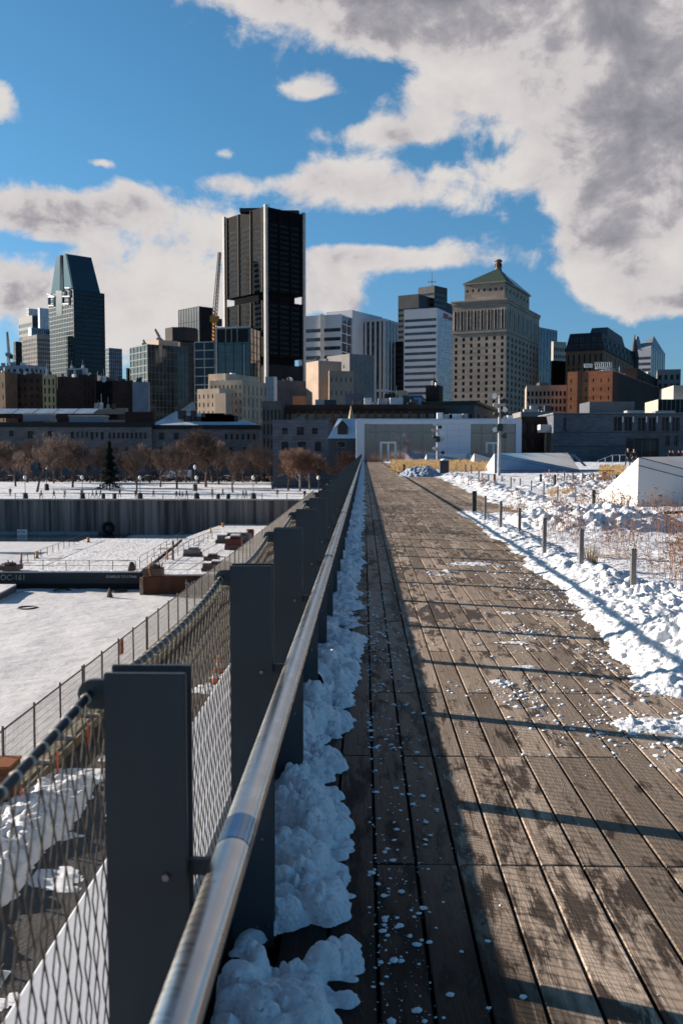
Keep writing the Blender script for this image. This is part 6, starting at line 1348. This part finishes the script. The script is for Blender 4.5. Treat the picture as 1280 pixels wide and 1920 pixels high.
cy_ = mat('crane_yellow', (.50, .24, .05), .6, scale=.3); cg_ = mat('crane_grey', (.42, .33, .30), .6, scale=.3)
crane(403, 660, 760, 590, 412, 473, 'yellow tower crane with a steep grey jib left of the black tower', cy_, cg_, 1.15)
crane(17, 690, 900, 660, 14, 622, 'thin pale crane at the left edge of the skyline', cg_, cg_, .8); crane(299, 645, 700, 632, 291, 617, 'small grey crane jib above the glass condominium', cg_, cg_, .6); crane(271, 648, 700, 642, 269, 637, 'tiny crane jib at the left corner of the glass condominium roof', cg_, cg_, .5)
# ================================================================== PAVILION
PV = 149.0
pv = empty('glass_pavilion', (at(822, 864, PV)[0], PV, 0), 'long low white framed glass pavilion at the end of the boardwalk', 'pavilion'); ox = pv.location.x
def X(px): return at(px, 850, PV)[0] - ox
def Z(py, px=822): return at(px, py, PV)[1]
wp = mat('pavilion_white', (.50, .53, .60), .45, col2=(.46, .49, .56), scale=.3); zt = Z(787); zg = Z(795)
MB().box((X(667), 0, 0), (X(683), 9, zt)).box((X(966), 0, -2), (X(977), 9, zt)).box((X(683) + .002, 0, zg), (X(966) - .002, 9, zt)).build('frame', wp, pv, bevel=.04)
MB().box((X(667) + .3, .4, zt + .002), (X(977) - .3, 30, zt + .18)).build('roof_snow', roof_snow, pv)
MB().box((X(816), .25, -.5), (X(882), 8, zg - .002)).build('panel_wall', wp, pv)
jn = MB()
for k in range(1, 6): jn.box((X(816) + .05, .235, zg * k / 6), (X(882) - .05, .26, zg * k / 6 + .03))
for k in range(1, 3): u = X(816) + (X(882) - X(816)) * k / 3; jn.box((u, .237, 0), (u + .03, .258, zg - .05))
jn.build('panel_joints', mat('joint_grey', (.25, .27, .31), .6, scale=2), pv)
def see_glass():
    m = bpy.data.materials.new('pavilion_glass'); m.use_nodes = True; t = m.node_tree; t.nodes.clear(); o = t.nodes.new('ShaderNodeOutputMaterial'); mx = t.nodes.new('ShaderNodeMixShader'); tr = t.nodes.new('ShaderNodeBsdfTransparent'); gl = t.nodes.new('ShaderNodeBsdfGlossy'); fr = t.nodes.new('ShaderNodeFresnel')
    nz = t.nodes.new('ShaderNodeTexNoise'); nz.inputs['Scale'].default_value = .4; ad = t.nodes.new('ShaderNodeMath'); ad.operation = 'MULTIPLY_ADD'; t.links.new(nz.outputs['Fac'], ad.inputs[0]); ad.inputs[1].default_value = .16; ad.inputs[2].default_value = .10
    tr.inputs[0].default_value = (.62, .63, .68, 1); gl.inputs['Roughness'].default_value = .05; gl.inputs[0].default_value = (.92, .82, .95, 1)
    t.links.new(ad.outputs[0], mx.inputs[0]); t.links.new(tr.outputs[0], mx.inputs[1]); t.links.new(gl.outputs[0], mx.inputs[2]); t.links.new(mx.outputs[0], o.inputs[0]); return m
pg = see_glass(); mull = mat('mullion', (.16, .18, .20), .5, scale=3)
def glazing(xs, ztop, zmid):
    for i in range(len(xs) - 1):
        a, b = X(xs[i]) + .05, X(xs[i + 1]) - .05
        MB().box((a, .5, .0), (b, .53, zmid - .06)).build('glass_pane', pg, pv); MB().box((a, .5, zmid + .06), (b, .53, ztop)).build('glass_pane', pg, pv)
    mm = MB()
    for x_ in xs: mm.box((X(x_) - .05, .42, 0), (X(x_) + .05, .60, ztop))
    for i in range(len(xs) - 1): mm.box((X(xs[i]) + .051, .43, zmid - .06), (X(xs[i + 1]) - .051, .59, zmid + .06))
    mm.build('mullions', mull, pv)
glazing([683, 705, 728, 750, 769, 792, 816], zg - .002, Z(810)); glazing([882, 903, 926, 947, 966], zg - .002, Z(812))
dk_in = mat('interior_dark', (.035, .035, .04), .8, scale=1)
MB().box((X(683), 9, -.2), (X(966), 9.3, zt - .5)).build('back_wall', dk_in, pv); MB().box((X(683), .7, -.10), (X(966), 9, -.02)).build('floor', mat('interior_floor', (.08, .08, .085), .5, scale=1), pv)
MB().box((X(683), .8, zg - .1), (X(966), 9, zg - .05)).build('ceiling', mat('interior_ceiling', (.16, .18, .20), .7, scale=1), pv)
bmn = MB()
for x_ in (690, 712, 760, 800, 905, 950): bmn.tube((X(x_), 4 + (x_ % 3), 0), (X(x_), 4 + (x_ % 3), zg), .12, n=8)
bmn.tube((X(692), 5, 1), (X(722), 5, zg - .5), .12, n=6).tube((X(722), 5, zg - .5), (X(765), 5, 3.4), .14, n=6)
bmn.box((X(885), 5, Z(818)), (X(960), 5.3, Z(814))).box((X(722), 5, Z(822)), (X(765), 5.3, Z(816))); bmn.build('interior_frame', mat('interior_pale', (.34, .34, .35), .6, scale=1), pv)
def door(xs, ztop, y=.36):
    d = MB(); z1 = Z(ztop); mid = (xs[0] + xs[1]) / 2
    for x_ in (xs[0], mid, xs[1]): d.box((X(x_) - .14, y - .06, 0), (X(x_) + .14, y + .04, z1))
    d.box((X(xs[0]) + .141, y - .06, z1 - .28), (X(mid) - .141, y + .04, z1)).box((X(mid) + .141, y - .06, z1 - .28), (X(xs[1]) - .141, y + .04, z1))
    do = d.build('door', mat('door_white', (.66, .67, .70), .5, scale=2), pv); MB().box((X(mid) + .2, y - .12, .95), (X(mid) + .25, y - .08, 1.5)).build('handle', dark_rail, do)
door((714, 741), 828); door((912, 937), 829)
for (a, b, h_, m_, nm) in ((822, 832, 1.05, wp, 'roof_box'), (834, 850, .8, clut_a, 'roof_box'), (845, 868, .85, clut_c, 'roof_box'), (871, 880, .9, clut_a, 'roof_vent'), (956, 966, .6, clut_c, 'roof_vent')): MB().box((X(a), 3, zt + .18), (X(b), 5, zt + .18 + h_)).build(nm, m_, pv)
# ------------------------------------------------ grey stone building at right
SB = 156
sb = empty('stone_hall', (at(1036, 865, SB)[0], SB, -.5), 'long low grey stone hall with tall narrow windows at the right of the terrace', 'building'); ox2 = sb.location.x
def X2(px): return at(px, 850, SB)[0] - ox2
def Z2(py): return at(1100, py, SB)[1] + .5
cst = masonry('coursed_grey_stone', (.145, .15, .172), (.09, .093, .11), (.6, .6, .62), .9, .28, .012)
w = MB(); xa, xb = X2(1036), X2(1420); top = Z2(778)
wins = [(1054.5, 1060, 783, 808), (1149, 1164, 782, 808), (1169, 1183.5, 782, 808), (1194, 1209, 783, 808), (1214, 1228, 783, 808), (1239, 1253, 783, 808), (1258, 1272, 783, 808), (1284, 1298, 783, 808), (1304, 1318, 783, 808), (1246, 1254, 817, 836), (1262, 1270, 817, 836), (1279, 1287, 817, 836), (1173, 1234, 822, 856)]
us = sorted(set([xa, xb] + [X2(v_) for q in wins for v_ in q[:2]])); zs = sorted(set([0, top] + [Z2(v_) for q in wins for v_ in q[2:]]))
for i in range(len(us) - 1):
    for j in range(len(zs) - 1):
        cu, cz = (us[i] + us[i + 1]) / 2, (zs[j] + zs[j + 1]) / 2
        if any(X2(q[0]) < cu < X2(q[1]) and Z2(q[3]) < cz < Z2(q[2]) for q in wins): continue
        w.face([(us[i], 0, zs[j]), (us[i + 1], 0, zs[j]), (us[i + 1], 0, zs[j + 1]), (us[i], 0, zs[j + 1])])
for q in wins:
    u0, u1, z0, z1 = X2(q[0]), X2(q[1]), Z2(q[3]), Z2(q[2]); d_ = .45
    w.face([(u0, 0, z0), (u0, d_, z0), (u0, d_, z1), (u0, 0, z1)]).face([(u1, d_, z0), (u1, 0, z0), (u1, 0, z1), (u1, d_, z1)]).face([(u0, 0, z0), (u1, 0, z0), (u1, d_, z0), (u0, d_, z0)]).face([(u0, d_, z1), (u1, d_, z1), (u1, 0, z1), (u0, 0, z1)])
    n_ = 4 if q[0] == 1173 else 2
    o = MB().face([(u0, d_, z0), (u1, d_, z0), (u1, d_, z1), (u0, d_, z1)]).build('window' if n_ == 2 else 'glass_entrance', wn_glass, sb); fr = MB()
    for k in range(n_ + 1): u = u0 + (u1 - u0) * k / n_; u = min(max(u, u0 + .03), u1 - .03); fr.box((u - .03, d_ - .08, z0), (u + .03, d_ - .01, z1))
    fr.build('window_frame', mull, o)
w.face([(xa, 0, 0), (xa, 14, 0), (xa, 14, top), (xa, 0, top)][::-1]); w.build('wall', cst, sb)
MB().box((xa - .1, -.12, top), (xb, 14, top + .28)).build('cornice', mat('cornice_grey', (.07, .072, .08), .6, scale=1), sb)
MB().box((xa, -.07, Z2(811.5)), (xb, -.002, Z2(810))).box((xa, -.07, Z2(838)), (X2(1172), -.002, Z2(836.5))).build('string_course', mat('string_dark', (.06, .062, .07), .7, scale=1), sb)
MB().box((xa, .2, top + .28), (xb, 14, top + .34)).build('roof', roof_snow, sb)
for px_, h_, w_, m_ in ((1199, .5, 1.4, clut_a), (1255, .45, 1.6, clut_a)): MB().box((X2(px_) - w_, 3, top + .34), (X2(px_) + w_, 5, top + .34 + h_)).build('roof_box', m_, sb)
for k, px_ in enumerate((1165, 1184.5, 1209, 1229, 1253.5)): MB().box((X2(px_) - .1, -.16, Z2(792)), (X2(px_) + .12, -.03, Z2(781))).build('wall_light', mat('wall_light_white', (.6, .58, .55), .5, scale=2), sb)
pbx = building('slate grey plant house on the roof of the stone hall', 1103, 1187, 1192, 753, 172, mat('plant_slate', (.10, .11, .125), .6, scale=.3), wn_glass, a=0, name='plant_house', cat='plant house', zb=6.5, depth=8)
# recess between pavilion and stone hall
e, g = building('dark brown framed annexe between the pavilion and the stone hall', 976, 1036, 1040, 781, 162, dkbrown, wn_glass, ('win', 4, 2.6, .6, .6, .6), None, a=0, name='annexe', depth=10, zb=-1)
x0, z0 = at(1012, 811, 158); x1, z1 = at(1036, 796, 158); ct = empty('site_cabin', (x0, 158, z0), 'small white cabin box raised on a post beside the stone hall', 'cabin'); MB().box((0, 0, 0), (x1 - x0, 2.5, z1 - z0)).build('cabin_body', mat('cabin_white', (.62, .60, .60), .6, scale=1), ct, bevel=.03); MB().tube(((x1 - x0) * .55, 1, -5.5), ((x1 - x0) * .55, 1, 0), .22, n=8).build('support_post', mat('post_tan', (.3, .24, .16), .8, scale=1), ct)
x0, z0 = at(984, 771, 200); x1, z1 = at(1036, 764, 200)
building('snow dusted low roof between the beige office and the stone hall', 975, 1038, 1044, 772, 240, gconc, wn_glass, a=0, name='low_roof_building', depth=14, clutter=7, zb=-2)

# ================================================================== SKYLIGHT PROWS
cream = mat('prow_concrete', (.60, .57, .54), .6, col2=(.53, .51, .50), scale=.8, bump=.05, bscale=20); bluegl = glass('roof_blue_glass', (.03, .10, .18), (.05, .15, .25), 3, .08, .9)
def prow(label, b0, c0, apex_z, rf, rb, back, glassy=True, side=None):
    """b0 left base, c0 front corner base, rf/rb right ends (x, y, z), back = ridge point behind the apex"""
    e = empty('skylight_prow', (c0[0], c0[1], 0), label, 'skylight', 'angular skylights on the terrace'); O = Vector((c0[0], c0[1], 0))
    a0 = Vector((c0[0], c0[1], apex_z)); pts = [Vector((b0[0], b0[1], -.1)), Vector((c0[0], c0[1], -.1)), a0, Vector((rf[0], rf[1], -.1)), Vector(rf), Vector((rb[0], rb[1], -.1)), Vector(rb), Vector((back[0], back[1], -.1))]
    bm = bmesh.new()
    for p in pts: bm.verts.new(p - O)
    bmesh.ops.convex_hull(bm, input=bm.verts); me = bpy.data.meshes.new('shell'); bm.to_mesh(me); bm.free(); me.materials.append(cream); me.materials.append(side or cream)
    for f_ in me.polygons: f_.material_index = 0 if f_.normal.x < -.25 else 1
    o = bpy.data.objects.new('shell', me); COL.objects.link(o); o.parent = e
    A, B_, C_ = a0, Vector(rf), Vector(rb); n_ = (B_ - A).cross(C_ - A).normalized(); n_ = n_ if n_.z > 0 else -n_; m_ = (A + B_ + C_) / 3
    P_ = [m_ + (p - m_) * .985 + n_ * .02 - O for p in (A, B_, C_)]
    if glassy: MB().face(P_).build('glass_roof', bluegl, e)
    q = [A.lerp(B_, t) for t in (0, 1)]; dz = Vector((0, -.004, -.22))
    MB().tube(A + dz - O, B_ + dz - O, .012, n=4).build('shadow_joint', joint_m, e)
    return e
joint_m = mat('dark_joint', (.05, .05, .055), .7, scale=2)
B0 = ground(1148, 949); C0 = ground(1194, 954); az = at(1194, 858, C0[1])[1]
prow('big cream skylight prow pointing left at the right edge of the terrace', B0, C0, az, (C0[0] + 5.2, C0[1] + .6, .12), (C0[0] + 7.5, C0[1] + 8, az + .05), (B0[0] + .6, B0[1] + 5))
side_m = mat('prow_blue_side', (.13, .24, .38), .5, col2=(.10, .19, .31), scale=.8)  # blue given to every face not turned left
def prow_px(label, pb, pc, py_ap, px_r, pyr, dback, side=None):
    b = ground(*pb); c = ground(*pc); z = at(pc[0], py_ap, c[1])[1]; xr_, zr_ = at(px_r, pyr, c[1] + .5)
    prow(label, b, c, z, (xr_, c[1] + .5, max(zr_, .1)), (xr_ * 1.0 + 2, c[1] + dback, z), (b[0] + .5, b[1] + dback * .6), side=side)
prow_px('small cream skylight prow nearest the pavilion doors at its left', (880, 876), (888, 878), 850, 932, 863, 12)
prow_px('second cream skylight prow with a long blue sloping side before the pavilion', (917, 886), (926, 888), 850, 1086, 881, 14, side_m)
prow_px('low pale skylight prow far back between the trash bin and the pavilion', (793, 869), (799, 871), 851, 900, 866, 14, side_m)
gw = empty('glass_lantern', (*ground(1000, 876), 0), 'teal glass skylight wall standing behind the second cream prow', 'skylight'); 
x0, y0 = ground(1000, 876); x1, z1 = at(1072, 853, y0 + 6); MB().box((-6, 5.4, 0), (x1 - x0, 5.5, z1)).build('glass_wall', glass('teal_wall_glass', (.03, .10, .13), (.06, .17, .2), 2, .1, .8), gw); MB().tube((x1 - x0, 5.3, z1), (x1 - x0 + 1.2, 4.5, 0), .12, n=5).tube((-6, 5.3, z1), (x1 - x0, 5.3, z1), .1, n=5).build('steel_frame', mat('frame_blue', (.12, .2, .3), .5, scale=2), gw)

# ================================================================== TERRACE FURNITURE
def stake(px, pyt, pyb, thick, label=None, name='planting_stake'):
    x, y = ground(px, pyb, -.02); z1 = at(px, pyt, y)[1]; r = thick * y / F / 2
    e = empty(name, (x, y, -.05), label, 'stake' if name == 'planting_stake' else 'bollard', 'slim steel stakes round the snowy planting' if name == 'planting_stake' else 'dark square bollards in the planting')
    h_ = z1 + .05; MB().box((-r, -r, 0), (r, r, h_)).build('shaft', mat('stake_steel', (.20, .19, .185), .55, .5, scale=8) if name == 'planting_stake' else lamp_m, e, bevel=min(.004, r * .2)); MB().box((-r * 1.0, -r, h_ + .001), (r, r, h_ + .004)).tube((-r * 1.3, 0, h_ - .06), (r * 1.3, 0, h_ - .06), r * .35, n=6).build('cap', dark_rail, e); return e
near = [(1185, 1030, 1128, 9.5), (1088, 994, 1088, 8), (1019.5, 972, 1049, 6.8), (973, 953, 1011, 5.5), (938, 940, 998, 4.8), (909, 930, 981, 4.2)]
nl = ['nearest and tallest steel stake at the edge of the snow bank', 'second nearest steel stake, beside the green brown tuft', 'third steel stake along the boardwalk edge', 'fourth steel stake along the boardwalk edge', 'fifth steel stake along the boardwalk edge', 'sixth steel stake, next to the black bollard at the corner']
for q, lb in zip(near, nl): stake(*q, lb)
stake(888.5, 921, 966, 7.5, 'black bollard at the corner where the boardwalk widens', 'bollard')
for (px, a, b, t, lb) in ((1112, 919, 952, 5.5, 'black bollard in front of the big cream prow'), (1013, 889, 908, 4, 'dark bollard above the snow heap, the left one of three'), (1039.5, 890, 917, 4, 'dark bollard above the snow heap, the middle one of three'), (1155, 890, 919, 4, 'dark bollard just left of the big cream prow'), (1132, 885, 903, 3.6, 'dark bollard farthest back left of the big cream prow'), (926.5, 889, 908, 4, 'dark bollard at the foot of the near light mast'), (746.5, 868, 880, 3, 'small dark bollard left of the far snow heap, the left one'), (757.5, 871, 890, 3.2, 'small dark bollard left of the far snow heap, the right one')): stake(px, a, b, t, lb, 'bollard')
for i, (px, a, b, t) in enumerate(((974.5, 897, 916), (995.5, 901, 925), (1018.5, 906, 936), (1044.5, 911, 946), (1078, 916, 946), (957, 895, 920), (940, 893, 906), (1057, 882, 903), (1073, 886, 904), (1091, 887, 911), (1111, 887, 913), (872, 871, 888), (883, 873, 890), (897, 884, 898), (912, 886, 902), (915, 890, 910), (1140, 895, 912)) if False else [(a_, b_, c_, 2.4) for a_, b_, c_ in ((974.5, 897, 916), (995.5, 901, 925), (1018.5, 906, 936), (1044.5, 911, 946), (1078, 916, 946), (957, 895, 920), (940, 893, 906), (1057, 882, 903), (1073, 886, 904), (1091, 887, 911), (1111, 887, 913), (872, 871, 888), (883, 873, 890), (897, 884, 898), (915, 890, 910))]):
    x_, y_ = ground(px, b); stake(px, a, b, t, 'thin steel stake, ' + ['left end of the near rope row', 'second of the near rope row', 'third of the near rope row', 'fourth of the near rope row', 'right end of the near rope row below the black bollard', 'between the light mast and the near rope row', 'just right of the near light mast', 'left one of the four behind the snow heap', 'second of the four behind the snow heap', 'third of the four behind the snow heap', 'fourth behind the snow heap', 'left one right of the trash bin', 'second right of the trash bin', 'third right of the trash bin', 'left of the near light mast'][i])
rp = MB(); 
for (pa, pb_) in ((ground(940, 906), ground(1155, 918)),): 
    a, b = Vector((pa[0], pa[1], .85)), Vector((pb_[0], pb_[1], .85)); rp.tube((ground(940, 905)[0], 50, .62), (ground(1155, 905)[0] + 0, 50, .62), .02, n=5)
tag(rp.build('rope_rail', dark_rail), 'thin dark rope rail strung across the far planting', 'rope')
# trash bin
x, y = ground(832, 891); tb_ = empty('trash_bin', (x, y, 0), 'dark square trash bin capped with snow beside the boardwalk', 'trash bin')
MB().box((-.30, -.3, .02), (.30, .3, .92)).build('bin_body', mat('bin_dark', (.035, .04, .05), .5, scale=2), tb_, bevel=.02); MB().box((-.33, -.33, .921), (.33, .33, 1.0)).build('lid', dark_rail, tb_); MB().lathe([(.26, 1.0), (.24, 1.08), (.1, 1.13)], n=10).build('snow_cap', bank_m, tb_, True)
# light masts
def mast(px, pyb, pyt, label, sc):
    x, y = ground(px, pyb); z = at(px, pyt, y)[1]; e = empty('light_mast', (x, y, 0), label, 'light mast', 'floodlight masts on the terrace'); mg = mat('mast_grey', (.36, .35, .35), .5, .4, scale=3); h_ = z
    MB().tube((0, 0, 0), (0, 0, h_), .095 * sc, .06 * sc, n=10).lathe([(.22, 0), (.22, .04)], n=12).build('pole', mg, e)
    r = random.Random(int(px)); n_ = 8
    for k in range(n_):
        zz = h_ - .05 - k * .24 * sc * (1 if k < 6 else 1.3); s_ = 1 if k % 2 else -1; fx = s_ * r.uniform(.16, .42) * sc; q = .13 * sc
        f = MB().lathe([(q * .5, -q), (q, 0), (q * 1.1, q * 1.2)], (0, 0, 0), 10).build('floodlight', (clut_c, lamp_m, mg)[k % 3], e); f.location = (fx, r.uniform(-.12, .12), zz); f.rotation_euler = (R(r.uniform(60, 120)), R(s_ * 40), 0)
        MB().tube((0, 0, zz - .05), (fx * .9, 0, zz), .02 * sc, n=5).build('arm', dark_rail, e)
    MB().box((-.14 * sc, -.16, h_ * .56), (.20 * sc, .04, h_ * .56 + .42 * sc)).build('control_box', lamp_m, e); return e
mast(934.5, 893, 742, 'tall grey light mast with clustered floodlights in front of the pavilion right end', 1.15); mast(819.5, 873, 794, 'shorter grey light mast with floodlights in front of the pavilion middle', 1.5)
# handrail & steps far right
hr_ = empty('stair_railing', (*ground(1120, 871), 0), 'small pale stair railing in front of the stone hall', 'railing'); X0 = hr_.location.x; mb = MB()
for k in range(6): mb.tube((k * .9, 0, 0), (k * .9, 0, .5 + min(k, 2) * .35), .03, n=5)
mb.tube((0, 0, .5), (1.8, 0, 1.2), .03, n=5).tube((1.8, 0, 1.2), (4.5, 0, 1.2), .03, n=5); mb.build('rails', clut_c, hr_)
# ------------------------------------------------ dry plants
stem_m = mat('dry_stem', (.25, .13, .07), .9, col2=(.13, .06, .035), scale=3); straw = mat('straw', (.42, .29, .14), .9, col2=(.30, .19, .09), scale=1)
def stems(name, n, fn, hmin, hmax, m, seed, r0=.0022, br=5, heads=True):
    r = random.Random(seed); mb = MB()
    for i in range(n):
        x, y = fn(r); h_ = r.uniform(hmin, hmax); p = Vector((x, y, -.03)); d = Vector((r.gauss(0, .12), r.gauss(0, .12), 1)).normalized(); rr = r0 * max(1, y / 14)
        pts = [p]
        for k in range(3): d = (d + Vector((r.gauss(0, .10), r.gauss(0, .10), 0))).normalized(); pts.append(pts[-1] + d * h_ / 3)
        for a, b in zip(pts[:-1], pts[1:]): mb.tube(a, b, rr, rr * .8, n=3, cap=False)
        for k in range(br):
            t = r.uniform(.35, 1); b0 = pts[0].lerp(pts[3], t); e_ = b0 + Vector((r.gauss(0, .09), r.gauss(0, .09), r.uniform(.02, .12))) * h_ * 1.6
            mb.tube(b0, e_, rr * .6, n=3, cap=False)
            if heads and r.random() < .7:
                for q in range(3):
                    s = rr * r.uniform(2.5, 5); v_ = Vector((r.gauss(0, 1), r.gauss(0, 1), r.gauss(0, 1))).normalized(); mb.face([e_ + v_ * s, e_ + v_.orthogonal() * s, e_ - v_.cross(v_.orthogonal()) * s])
    return tag(mb.build(name, m), kind='stuff')
def clump_fn(x0, x1, y0, y1, n, s, seed):
    rr = random.Random(seed); cs = [(rr.uniform(x0, x1), rr.uniform(y0, y1)) for _ in range(n)]
    def f(r): c = r.choice(cs); return c[0] + r.gauss(0, s), c[1] + r.gauss(0, s)
    return f
stems('dry_stems', 380, clump_fn(3.5, 6.6, 9.3, 16, 34, .16, 1), .28, .85, stem_m, 1, r0=.0032)
stems('dry_stems', 560, clump_fn(3.3, 9.0, 13, 24, 60, .22, 2), .25, .8, stem_m, 2, r0=.0030)
stems('dry_stems', 520, clump_fn(5.0, 20, 24, 50, 60, .4, 3), .25, .7, stem_m, 3, r0=.0028)
stems('dry_stems', 60, clump_fn(4.3, 5.6, 8.0, 10.2, 9, .10, 4), .7, 1.15, stem_m, 4)
def gr_fn(x0, x1, y0, y1): return lambda r: (r.uniform(x0, x1), r.uniform(y0, y1))
stems('ornamental_grass', 4200, lambda r: ((lambda y: (kx(r.uniform(733, 925)) * y, y))(r.uniform(74, 112))), .35, .85, straw, 5, r0=.004, br=1, heads=False)
stems('ornamental_grass', 900, lambda r: ((lambda y: (kx(r.uniform(1125, 1172)) * y, y))(r.uniform(58, 84))), .3, .6, straw, 6, r0=.004, br=1, heads=False)
stems('ornamental_grass', 500, lambda r: ((lambda y: (kx(r.uniform(1030, 1075)) * y, y))(r.uniform(32, 38))), .1, .25, straw, 7, r0=.003, br=1, heads=False)
x, y = ground(1106, 1072, 0); r = random.Random(9); mb = MB()
for k in range(170):
    a = r.uniform(0, 6.28); q = r.uniform(0, .07); l = r.uniform(.18, .42); d = Vector((math.cos(a) * r.uniform(.05, .35), math.sin(a) * r.uniform(.05, .35), 1)).normalized(); p = Vector((q * math.cos(a), q * math.sin(a), 0)); mb.tube(p, p + d * l, .004, .001, n=3, cap=False)
tf_ = empty('grass_tuft', (x, y, -.02), 'green brown upright tuft of grass beside the second nearest stake', 'plant'); mb.build('blades', mat('tuft_green', (.10, .085, .03), .9, col2=(.22, .12, .05), scale=9), tf_)
# ---------------------------------------------------------------- tidy: panes queued by building() are added there; drop unused data
bpy.context.view_layer.update()
